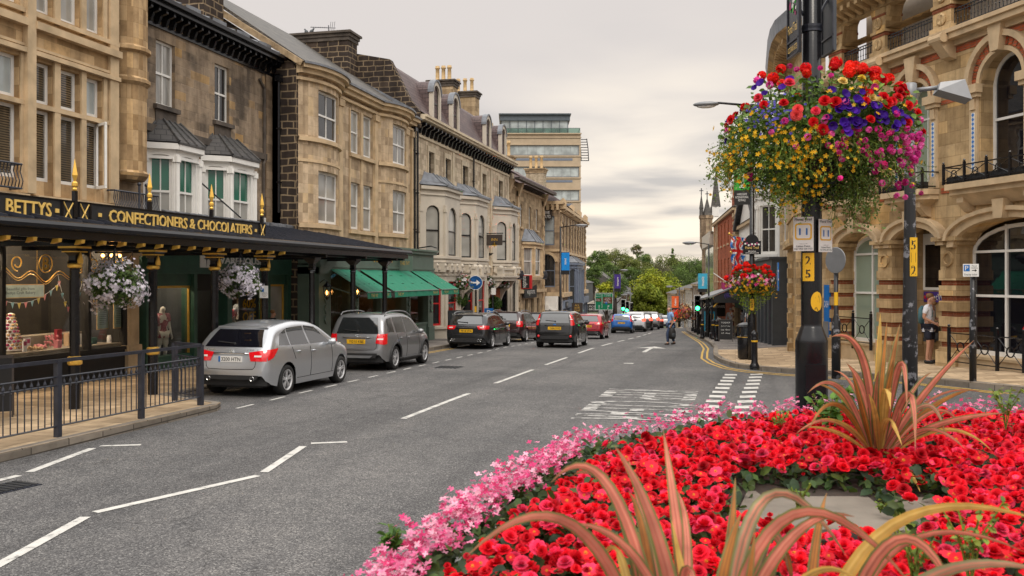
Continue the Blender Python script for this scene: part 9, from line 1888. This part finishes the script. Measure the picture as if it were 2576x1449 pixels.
def basket(name,label,c,r,cols_leaf,layers,nleaf,lsz,group,chain=0,cone=0,bowl_r=.3):
 t=thing(name,label,'flower basket',c,0,group);bowl(t,bowl_r,.25,-r[2]*.2,'iron',4 if chain else 0,chain);b=NPB();lump=lambda P:P*(1+.16*np.sin(P[:,:1]*4.2/r[0]+c[1])*np.sin(P[:,2:]*3/r[2]+c[1])+.1*np.sin(P[:,1:2]*9+1.3))-np.array([0,0,.12])*np.clip(np.abs(P[:,:1])/r[0]-.35,0,1)
 P,d=ell_pts(nleaf,r,(.5,1.06));P=lump(P);scat(b,LEAF,P,d+RNG.normal(0,.7,d.shape)+np.array([0,0,.2]),RNG.uniform(.7,1.3,len(P))*lsz,tint_of(cols_leaf,len(P),.25))
 if cone:
  for k in range(90):a=RNG.uniform(0,6.28);q=RNG.uniform(.1,.75);S=strand((r[0]*q*math.cos(a),r[1]*q*math.sin(a),-r[2]*.5),0,0,cone*(1.15-q),14,.02);scat(b,LEAF,S,RNG.normal(0,1,(14,3)),RNG.uniform(.03,.06,14),tint_of([(.20,.30,.025),(.26,.36,.04)],14))
 b.build('foliage','leaf',t,local=True)
 for nm,proto,n,lo,hi,size,cols in layers:
  b=NPB();P,d=ell_pts(n,tuple(q*1.0 for q in r),(.97,1.12),lo,hi)
  if n>500:ci=RNG.integers(0,n//11,n);P=P[ci]+RNG.normal(0,.045,P.shape);d=d[ci]
  P=lump(P);scat(b,proto,P,d+RNG.normal(0,.3,d.shape),size*RNG.uniform(.75,1.25,len(P)),tint_of(cols,len(P),.08));tag(b.build(nm,'petal',t,local=True),kind='stuff')
 return t
GL=[(.06,.11,.02),(.09,.15,.03),(.045,.08,.015)];WH=[('white_petals',FIVE,1050,-.9,1,.030,[(.80,.76,.82),(.72,.68,.76)])]
x=-11.1;basket('flower_basket','white flowered hanging basket nearer the lantern, under the gold-lettered canopy',(x,yx(290,x),zx(290,714,x)),(.47,.47,.37),GL,WH,3800,.055,'white baskets under the canopy',zx(290,622,x)-zx(290,712,x));x=-11.2;basket('flower_basket','white flowered hanging basket by the outdoor shop sign',(x,yx(606,x),zx(606,702,x)),(.42,.42,.34),GL,WH,3800,.055,'white baskets under the canopy',zx(606,630,x)-zx(606,695,x))
basket('flower_basket','flower basket with red top and lime trailing leaves, on the pole by the litter bin',(.5,29.2,zy(1894,708,29.2)),(.68,.6,.48),GL,[('red_petals',GER,85,.3,1,.09,RED_),('magenta_petals',FIVE,130,-.2,.5,.05,[(.7,.05,.25),(.8,.2,.4)]),('yellow_petals',FIVE,200,-.8,.2,.04,[(.78,.45,.03)]),('white_petals',FIVE,90,-.1,.4,.04,[(.75,.7,.68)])],3600,.07,'baskets on the right hand poles',cone=.75)
for u,v,y,lab in((1160,712,43.3,'red and white basket hanging behind the tip of the last awning'),(1166,718,45.2,'white trimmed basket on the porch beside the round blue sign'),(1222,712,49.8,'small basket right of the round blue sign'),(1262,711,52.2,'white trimmed basket beside the brick pier')):basket('flower_basket',lab,(xy(u,y),y,zy(u,v,y)),(.48,.48,.36),GL,[('white_petals',FIVE,70,-.6,1,.06,[(.75,.72,.72)]),('magenta_petals',FIVE,40,-.4,1,.06,[(.55,.12,.14)])],1100,.09,'baskets on the hotel front',.6)
def topiary(u,v,y,r,label):
 x=xy(u,y);z=zy(u,v,y);g0=gz(x,y)+KH;t=thing('topiary_tree',label,'potted tree',(x,y,g0),0,'clipped bay trees in front of the hotel');m=MB();m.lathe([(.2,0),(.27,.5),(.3,.55),(.27,.57),(.01,.5)],(0,0,0),4,'z',R(45),R(405));m.build('pot','terracotta',t,local=True);m=MB();m.tube([(0,0,.5),(.01,0,z-g0)],.035,7);m.build('trunk','wood',t,local=True)
 b=NPB();P,d=ell_pts(2200,(r,r,r),(.6,1.05));P[:,2]+=z-g0;scat(b,LEAF,P,d+RNG.normal(0,.6,d.shape),RNG.uniform(.06,.11,len(P)),tint_of([(.045,.10,.02),(.07,.14,.025),(.10,.17,.03)],len(P),.25));b.build('crown','leaf',t,local=True)
topiary(1141,752,43.6,.42,'clipped ball tree in a pot, leftmost at the hotel entrance');topiary(1159,753,45.3,.38,'clipped ball tree touching the leftmost one on its right');topiary(1216,762,49.6,.38,'clipped ball tree right of the round blue sign');topiary(1245,763,51.5,.4,'clipped ball tree beside the blue P panel')
basket('flower_basket','small red flowered basket behind the walking man',(xy(1707,72),72,zy(1707,795,72)),(.55,.55,.45),GL,[('red_petals',FIVE,80,-.2,1,.12,RED_)],800,.1,'baskets on the right hand poles',.6);basket('flower_basket','pinkish flower basket on the far right pavement by the veranda',(xy(1725,70),70,zy(1725,790,70)),(.6,.55,.7),[(.12,.10,.03),(.16,.1,.05)],[('magenta_petals',FIVE,90,-.6,1,.1,[(.5,.12,.12),(.6,.3,.1)])],900,.1,'baskets on the right hand poles',.8)
# people
def skin(name,J,E,mat,parent,sub=1,local=True,root='pelvis'):
 """grow one continuous surface over jointed edges: J name -> (pos, radius)"""
 names=list(J);names.remove(root);names=[root]+names;ix={n:i for i,n in enumerate(names)};me=bpy.data.meshes.new(name);me.from_pydata([J[n][0]for n in names],[(ix[a],ix[b])for a,b in E],[]);o=bpy.data.objects.new(name,me);COL.objects.link(o)
 md=o.modifiers.new('skin','SKIN');md.use_smooth_shade=True
 for i,n in enumerate(names):
  r=J[n][1];r=r if isinstance(r,tuple)else(r,r);sv=me.skin_vertices[0].data[i];sv.radius=r;sv.use_root=(i==0)
 if sub:s_=o.modifiers.new('sub','SUBSURF');s_.levels=sub;s_.render_levels=sub
 dg=bpy.context.evaluated_depsgraph_get();m2=bpy.data.meshes.new_from_object(o.evaluated_get(dg));bpy.data.objects.remove(o);o=bpy.data.objects.new(name,m2);COL.objects.link(o);m2.name=name;m2.materials.clear();m2.materials.append(MATS[mat]);o.parent=parent
 for p in m2.polygons:p.use_smooth=True
 return o
simple('shirt_blue',(.24,.40,.68),.75,var=.12,vs=8.);simple('jeans',(.035,.055,.11),.8,var=.25,vs=7.);simple('tee_white',(.70,.70,.74),.75,var=.06);simple('shorts_navy',(.012,.014,.03),.8);simple('shoe_brown',(.045,.025,.015),.5);simple('hair_brown',(.20,.10,.035),.6,var=.2,vs=30);simple('hair_dark',(.03,.018,.012),.6);simple('hair_grey',(.3,.28,.25),.6);simple('bag_teal',(.05,.13,.15),.7);simple('shirt_pale',(.55,.58,.66),.75,var=.05);simple('camo',(.07,.06,.04),.8,var=.5,vs=12);simple('mannequin',(.66,.65,.62),.35,var=.03);simple('plaid',(.35,.14,.18),.8,var=.5,vs=26);simple('tee_red',(.45,.02,.03),.8)
def person(label,p,face,pose=None,h=1.75,top='tee_white',legs='jeans',shorts=False,shoe='shoe_brown',hair='hair_brown',bald=False,beard=False,skin_m='skin',group=None,cat='person',name='person',hairless=False,short_sleeve=True,glasses=False,jacket=False):
 t=thing(name,label,cat,p,math.atan2(face[1],face[0])-math.pi/2,group);k=h/1.75;pose=pose or{}
 D=dict(pelvis=(0,0,.95),spine=(0,.0,1.13),chest=(0,.01,1.33),neck=(0,.01,1.49),head=(0,.035,1.60),crown=(0,.03,1.675),shoulder_r=(.185,0,1.42),shoulder_l=(-.185,0,1.42),elbow_r=(.24,-.03,1.14),elbow_l=(-.24,-.03,1.14),wrist_r=(.25,.06,.90),wrist_l=(-.25,.06,.90),hip_r=(.095,0,.90),hip_l=(-.095,0,.90),knee_r=(.10,.02,.50),knee_l=(-.10,.02,.50),ankle_r=(.10,-.03,.09),ankle_l=(-.10,-.03,.09),toe_r=(.12,.14,.035),toe_l=(-.12,.14,.035))
 D.update(pose);D={a:tuple(q*k for q in v)for a,v in D.items()};RR=dict(pelvis=(.15,.115),spine=(.145,.11),chest=(.16,.115),neck=.055,head=(.078,.095),crown=(.07,.085),shoulder_r=.065,shoulder_l=.065,elbow_r=.042,elbow_l=.042,wrist_r=.028,wrist_l=.028,hip_r=.085,hip_l=.085,knee_r=.058,knee_l=.058,ankle_r=.04,ankle_l=.04,toe_r=.03,toe_l=.03)
 J={a:(D[a],tuple(q*k for q in RR[a])if isinstance(RR[a],tuple)else RR[a]*k)for a in D}
 hd=np.array(D['head']);J['nose']=(tuple(hd+np.array((0,.115,-.005))*k),.013*k);J['chin']=(tuple(hd+np.array((0,.07,-.085))*k),.035*k)
 E=[('pelvis','spine'),('spine','chest'),('chest','neck'),('neck','head'),('head','crown'),('head','nose'),('head','chin'),('chest','shoulder_r'),('chest','shoulder_l')]
 for s in 'rl':
  E+=[('shoulder_'+s,'elbow_'+s),('elbow_'+s,'wrist_'+s),('pelvis','hip_'+s),('hip_'+s,'knee_'+s),('knee_'+s,'ankle_'+s),('ankle_'+s,'toe_'+s)]
  w,e=np.array(D['wrist_'+s]),np.array(D['elbow_'+s]);d=(w-e)/np.linalg.norm(w-e);sx=1 if s=='r' else-1;up=np.array((0,1.,0))if abs(d[1])<.8 else np.array((0,0,1.));b_=np.cross(d,np.cross(up,d));b_/=np.linalg.norm(b_);J['palm_'+s]=(tuple(w+d*.07*k),(.024*k,.036*k));E.append(('wrist_'+s,'palm_'+s))
  for i,(L,o_)in enumerate(((.075,-.03),(.085,-.01),(.08,.01),(.065,.028))):
   q=w+d*.10*k+b_*o_*k;J[f'f{i}{s}']=(tuple(q+d*.025*k),.0095*k);J[f'g{i}{s}']=(tuple(q+d*L*.7*k+np.cross(d,b_)*-.02*sx*k),.008*k);E+=[('palm_'+s,f'f{i}{s}'),(f'f{i}{s}',f'g{i}{s}')]
  J['th'+s]=(tuple(w+d*.075*k+b_*.055*k),.011*k);E.append(('palm_'+s,'th'+s))
 skin('body',J,E,skin_m,t)
 sub=lambda names,add:{a:(D[a],tuple(q*k+add for q in RR[a])if isinstance(RR[a],tuple)else RR[a]*k+add)for a in names}
 mid=lambda a,b,f:tuple(D[a][i]*(1-f)+D[b][i]*f for i in range(3))
 S=sub(['pelvis','spine','chest','shoulder_r','shoulder_l'],.014);S['hem']=(tuple(np.array(D['pelvis'])-np.array((0,0,.10*k))),(.18*k,.145*k));S['collar']=(mid('chest','neck',.75),.085*k);SE=[('pelvis','hem'),('pelvis','spine'),('spine','chest'),('chest','collar'),('chest','shoulder_r'),('chest','shoulder_l')]
 for s in 'rl':
  f=.72 if short_sleeve else.99;S['sl'+s]=(mid('shoulder_'+s,'elbow_'+s,f),.064*k if short_sleeve else.055*k);SE.append(('shoulder_'+s,'sl'+s))
  if not short_sleeve:S['cf'+s]=(mid('elbow_'+s,'wrist_'+s,.92),.042*k);SE.append(('sl'+s,'cf'+s))
 skin('shirt',S,SE,top,t)
 T_={'pelvis':(tuple(np.array(D['pelvis'])-np.array((0,0,.02*k))),(.158*k,.122*k))};TE=[]
 for s in 'rl':
  T_['hip_'+s]=(D['hip_'+s],.102*k);TE+=[('pelvis','hip_'+s)]
  if shorts:T_['kn'+s]=(mid('hip_'+s,'knee_'+s,.85),.098*k);TE.append(('hip_'+s,'kn'+s))
  else:T_['kn'+s]=(D['knee_'+s],.078*k);T_['an'+s]=(mid('knee_'+s,'ankle_'+s,.96),.062*k);TE+=[('hip_'+s,'kn'+s),('kn'+s,'an'+s)]
 skin('shorts' if shorts else 'trousers',T_,TE,legs,t)
 if not hairless:
  for s in 'rl':
   a,b=D['ankle_'+s],D['toe_'+s];skin('shoe',{'pelvis':(tuple(np.array(a)-np.array((0,0,.035*k))),.052*k),'toe':(tuple(np.array(b)+np.array((0,.02,.008))),.044*k),'heel':(tuple(np.array(a)+np.array((0,-.05,-.05))*k),.042*k)},[('pelvis','toe'),('pelvis','heel')],shoe,t)
  cr=np.array(D['crown']);
  if not bald:m=MB();m.sphere(tuple(cr+np.array((0,-.022,.022))*k),(.082*k,.094*k,.074*k),14,10);m.build('hair',hair,t,smooth=True,local=True)
  else:m=MB();m.tube([tuple(cr+np.array((math.cos(a)*.083,math.sin(a)*.09-.005,-.06))*k)for a in np.linspace(math.pi*.95,math.pi*2.05,10)],.02*k,6);m.build('hair',hair,t,smooth=True,local=True)
  if beard:m=MB();m.sphere(tuple(np.array(J['chin'][0])+np.array((0,.005,-.005))*k),(.06*k,.052*k,.055*k),10,8);m.build('beard',hair,t,smooth=True,local=True)
  m=MB()
  for sx in(1,-1):m.sphere(tuple(hd+np.array((.032*sx,.095,.018))*k),.011*k,8,6)
  m.build('eyes','hair_dark',t,smooth=True,local=True);m=MB()
  for sx in(1,-1):m.sphere(tuple(hd+np.array((.085*sx,.0,.0))*k),(.014*k,.026*k,.034*k),8,6)
  m.build('ears',skin_m,t,smooth=True,local=True);m=MB();m.tube([tuple(hd+np.array((x_,.103-abs(x_)*.3,-.045))*k)for x_ in(-.025,0,.025)],.005*k,5);m.build('mouth','plum_cloth',t,local=True)
  if glasses:
   m=MB()
   for sx in(1,-1):m.lathe([(.024*k,-.002),(.028*k,-.002),(.028*k,.002),(.024*k,.002),(.024*k,-.002)],tuple(hd+np.array((.035*sx,.11,.018))*k),12,'y');m.tube([tuple(hd+np.array((.06*sx,.1,.02))*k),tuple(hd+np.array((.088*sx,0,.02))*k)],.003,4)
   m.build('glasses','black_matt',t,local=True)
 return t
mx,my=-2.84,41.4
WALK=dict(hip_r=(.095,0,.90),hip_l=(-.095,0,.90),knee_l=(-.09,.17,.52),ankle_l=(-.09,.14,.11),toe_l=(-.11,.30,.05),knee_r=(.09,-.05,.50),ankle_r=(.10,-.23,.12),toe_r=(.11,-.08,.035),elbow_r=(.27,-.05,1.14),wrist_r=(.27,.03,.89),elbow_l=(-.25,-.08,1.15),wrist_l=(-.24,.04,.91),head=(.0,.05,1.60),crown=(0,.035,1.675))
mp=person('bald man in a pale blue shirt and jeans crossing the road carrying a backpack',(mx,my,gz(mx,my)),(-.92,-.42),WALK,1.76,'shirt_blue','jeans',False,'shoe_brown','hair_grey',bald=True,glasses=True)
M_=world_of(mp);w=M_@Vector((-.25,.0,.84));t=thing('backpack','black backpack hanging from the walking man\'s hand','backpack',tuple(w),mp.rotation_euler.z);m=MB();m.lathe([(.02,-.56),(.13,-.54),(.16,-.4),(.15,-.2),(.09,-.06),(.02,-.03)],(0,0,0),12);m.v=[Vector((v.x*.75,v.y*1.05,v.z))for v in m.v];m.build('bag','black_matt',t,smooth=True,local=True);m=MB();m.sphere((-.07,-.02,-.36),(.06,.11,.13),10,7);m.build('pocket','charcoal',t,smooth=True,local=True);m=MB();m.tube([(0,-.06,-.08),(0,-.03,.0),(0,.03,.0),(0,.06,-.08)],.012,5);m.build('handle','black_matt',t,local=True)
bx_,by_=4.86,25.35;bp=person('bearded man in a white t-shirt and navy shorts at the bank cash machines',(bx_,by_,gz(bx_,by_)+KH),(.80,-.5),dict(elbow_r=(.25,-.05,1.15),wrist_r=(.17,.17,1.03),elbow_l=(-.24,0,1.16),wrist_l=(-.12,.2,1.08),head=(.02,.05,1.6),toe_r=(.13,.14,.035)),1.80,'tee_white','shorts_navy',True,'black_matt','hair_brown',beard=True,glasses=True)
M_=world_of(bp);w=M_@Vector((-.04,-.2,1.0));t=thing('backpack','teal backpack on the back of the man in the white t-shirt','backpack',tuple(w),bp.rotation_euler.z);m=MB();m.lathe([(.02,0),(.14,.03),(.16,.2),(.14,.4),(.05,.48),(.01,.49)],(0,0,0),12);m.v=[Vector((v.x,v.y*.6,v.z))for v in m.v];m.build('bag','bag_teal',t,smooth=True,local=True);m=MB()
for sx in(.1,-.1):m.tube([(sx+.03,.05,.42),(sx+.03,.16,.47),(sx+.03,.3,.38),(sx+.05,.31,.22),(sx+.05,.1,.06)],.014,5)
m.build('strap','bag_teal',t,local=True)
x,y=-.3,60.2;person('man in a pale shirt seen from behind walking away on the far right pavement',(x,y,gz(x,y)+KH),(.1,1),dict(WALK),1.78,'shirt_pale','hair_dark',False,'black_matt','hair_grey',short_sleeve=False)
x,y=xy(1909,46),46;person('dark haired person in a patterned top at the grey shopfront',(x,y,gz(x,y)+KH),(.9,-.3),dict(elbow_l=(-.2,.18,1.2),wrist_l=(-.12,.38,1.32)),1.66,'camo','camo',False,'black_matt','hair_dark');x,y=xy(1886,47.5),47.5;person('person in a white top partly hidden by the basket pole',(x,y,gz(x,y)+KH),(-.2,-1),None,1.62,'tee_white','jeans',False,'black_matt','hair_brown')
x,y=xy(685,26),26.0;person('person in a dark jacket by the outdoor shop, behind the silver car roof',(x,y,PZ(26)),(.6,.8),None,1.5,'black_matt','black_matt',False,'black_matt','hair_brown',short_sleeve=False)
# shop window displays
def mannequin(u,xw,z0,face,label,top,legs,h=1.7):y=yx(u,xw);return person(label,(xw,y,z0),face,dict(elbow_r=(.25,-.02,1.14),wrist_r=(.24,.04,.9)),h,top,legs,True,group='mannequins in the outdoor shop',cat='mannequin',name='mannequin',skin_m='mannequin',hairless=True)
mannequin(407,-15.1,.0,(.9,-.4),'white mannequin in a plaid shirt in the outdoor shop window','plaid','mannequin',1.72);mannequin(573,-15.1,.08,(.9,-.4),'white mannequin in a red t-shirt next to the yellow offer poster','tee_red','shorts_navy',1.62);mannequin(604,-15.3,.1,(.9,-.3),'pale mannequin behind the offer poster','shirt_pale','charcoal',1.75)
F=LF(-14.6)
simple('board_blue',(.42,.55,.58),.6);sg_y=yx(52,-14.8);t=thing('shop_sign','pale blue hanging board reading beautiful gifts in the tea room window','sign',(-14.85,sg_y,2.0));a,b=yx(-40,-14.85),yx(111,-14.85);z0,z1=zx(50,750,-14.85),zx(50,715,-14.85);m=MB();m.box(-14.87,-14.845,a,b,z0,z1);m.build('board','pot_clay',t);m=MB();m.box(-14.845,-14.84,a,b-.02,z0+.02,z1-.02);q=m.build('panel','board_blue',t);G=LF(-14.835);text("Beautiful gifts from\nBettys Craft Bakery",G.text_m(yx(52,-14.84),0,(z0+z1)/2),yx(88,-14.84)-yx(14,-14.84),(z1-z0)*.55,'charcoal',q)
m=MB();m.tube([(-14.86,a+.2,z1),(-14.86,a+.2,3.1)],.004,4);m.tube([(-14.86,b-.2,z1),(-14.86,b-.2,3.1)],.004,4);m.build('cord','gold',t)
def macaron_tower(y,x,z,label):
 t=thing('macaron_tower',label,'cake tower',(x,y,z));m=MB();m.lathe([(.23,0),(.22,.03),(.06,.78),(.01,.8)],(0,0,0),16);m.build('cone','tee_white',t,local=True);m=MB()
 for j in range(11):
  r=.215-.0155*j;n=max(6,int(2*math.pi*r/.085))
  for i in range(n):a=2*math.pi*(i+.5*(j%2))/n;m.cur=(i+j*2)%3;m.sphere((r*math.cos(a),r*math.sin(a),.05+.07*j),(.038,.038,.03),7,5)
 m.build('macarons',['wood','plum_cloth','pot_clay'],t,smooth=True,local=True)
macaron_tower(yx(27,-15.1),-15.1,.86,'cone of pink and caramel macarons in the tea room window')
simple('pastel_pink',(.55,.20,.24),.7);simple('pastel_blue',(.2,.4,.5),.7);simple('pastel_yellow',(.6,.48,.12),.7);simple('card_red',(.25,.01,.03),.6);simple('box_green',(.02,.10,.07),.5);simple('cloth_tan',(.42,.30,.19),.9)
items=[(68,15.2,.16,.26,'tee_white','framed card standing behind the sweets'),(62,14.85,.14,.24,'tee_white','framed card leaning at the front of the counter'),(102,15.0,.2,.1,'pastel_pink','tray of pink cakes on the counter'),(128,15.1,.2,.32,'pastel_pink','tall heap of pink sweets'),(146,15.3,.14,.38,'card_red','dark red upright box'),(172,15.2,.2,.3,'cloth_tan','open wicker hamper'),(145,14.95,.16,.16,'pastel_pink','patterned pink gift box in front'),(195,15.2,.24,.24,'tee_white','cream gift box near the mullion'),(232,15.0,.2,.14,'box_green','dark green gift box right of the mullion'),(262,15.3,.22,.3,'box_green','large green box behind the jars'),(290,15.2,.12,.2,'tee_white','white labelled jar beside the gold urns'),(275,15.0,.12,.18,'tee_white','white labelled jar at the front'),(305,15.0,.12,.2,'charcoal','dark jar with a white label'),(85,14.9,.3,.06,'cloth_tan','low tray of biscuits')]
for u,x,w,h,mt,lab in items:
 y=yx(u,-x);t=thing('gift_box' if 'box' in lab else 'display_item',lab+' in the tea room window','shop display',(-x,y,.82),R(RNG.uniform(-12,12)),'goods in the tea room window');m=MB()
 if 'jar' in lab:m.lathe([(w*.5,0),(w*.5,h*.75),(w*.38,h*.8),(w*.4,h),(.01,h)],(0,0,0),12)
 elif'heap' in lab or 'cakes' in lab or 'biscuits' in lab:
  for i in range(26):m.sphere((RNG.uniform(-.5,.5)*w,RNG.uniform(-.5,.5)*w,.03+h*RNG.random()*(1-.5*RNG.random())),.028,6,5)
 else:m.box(-w*.3 if 'card' not in lab else-.012,w*.3 if 'card' not in lab else.012,-w/2,w/2,0,h)
 m.build('contents',mt,t,local=True)
 m=MB()
 if 'card' in lab:m.box(.0125,.016,-w*.38,w*.38,h*.55,h*.9);m.build('picture','plum_cloth',t,local=True)
 elif'jar' in lab:m.lathe([(w*.505,h*.25),(w*.505,h*.6)],(0,0,0),10,'z',-1.2,.6);m.build('jar_label','tee_white',t,local=True)
 elif'box' in lab:m.box(-w*.31,w*.31,-w*.51,w*.51,h*.8,h+.012);m.build('lid',mt,t,local=True)
for u,z,lab in((258,2.2,0),):pass
for i,(u,lab)in enumerate(((255,'gold and black tea urn, left of the pair in the tea room window'),(286,'gold and black tea urn, right of the pair in the tea room window'))):
 y=yx(u+5,-15.6);t=thing('tea_urn',lab,'urn',(-15.55,y,1.1),0,'tea urns');m=MB();m.lathe([(.12,0),(.16,.06),(.17,.3),(.1,.38),(.11,.42),(.06,.48),(.01,.5)],(0,0,0),14);m.build('urn','gold',t,smooth=True,local=True);m=MB();m.lathe([(.172,.1),(.172,.18)],(0,0,0),14);m.build('band','black_matt',t,local=True)
def bunting(y0,y1,x,z0,z1,sag,n,label):
 t=thing('bunting',label,'bunting',(x,(y0+y1)/2,z0),0,'strings of bunting in the tea room window');P=lambda s:Vector((x,y0+(y1-y0)*s,z0+(z1-z0)*s-sag*4*s*(1-s)));m=MB();m.tube([P(s)for s in np.linspace(0,1,14)],.004,4);m.build('string','tee_white',t);m=MB()
 for i in range(n):m.cur=i%3;s=(i+.5)/n;p=P(s);d=.05;m.quad((p.x+.004,p.y-d,p.z),(p.x+.004,p.y+d,p.z+.01),(p.x+.004,p.y,p.z-.13))
 m.build('pennants',['pastel_pink','pastel_blue','pastel_yellow'],t)
bunting(15.4,yx(150,-14.9),-14.9,2.2,2.3,.38,12,'string of pastel bunting sagging below the pale blue board');bunting(yx(150,-14.9),yx(215,-14.9),-14.95,2.5,2.5,.8,9,'deep loop of pastel bunting left of the mullion');bunting(yx(222,-14.9),yx(262,-14.9),-14.9,2.3,2.3,.45,7,'short loop of pastel bunting right of the mullion')
for u,lab in((258,'pale blue framed menu, left of the pair'),(299,'pale blue framed menu, right of the pair')):
 y=yx(u,-14.68);t=thing('menu_poster',lab+' behind the tea room glass','poster',(-14.68,y,1.5),0,'menu posters');m=MB();m.box(-14.69,-14.675,y-.2,y+.2,1.18,1.95);m.build('frame','pot_clay',t);m=MB();m.box(-14.675,-14.67,y-.185,y+.185,1.2,1.93);q=m.build('sheet','sage_blind',t);m=MB()
 for k in range(9):m.box(-14.669,-14.668,y-.12,y+.12,1.3+k*.045,1.31+k*.045)
 m.build('menu_lines','charcoal',q)
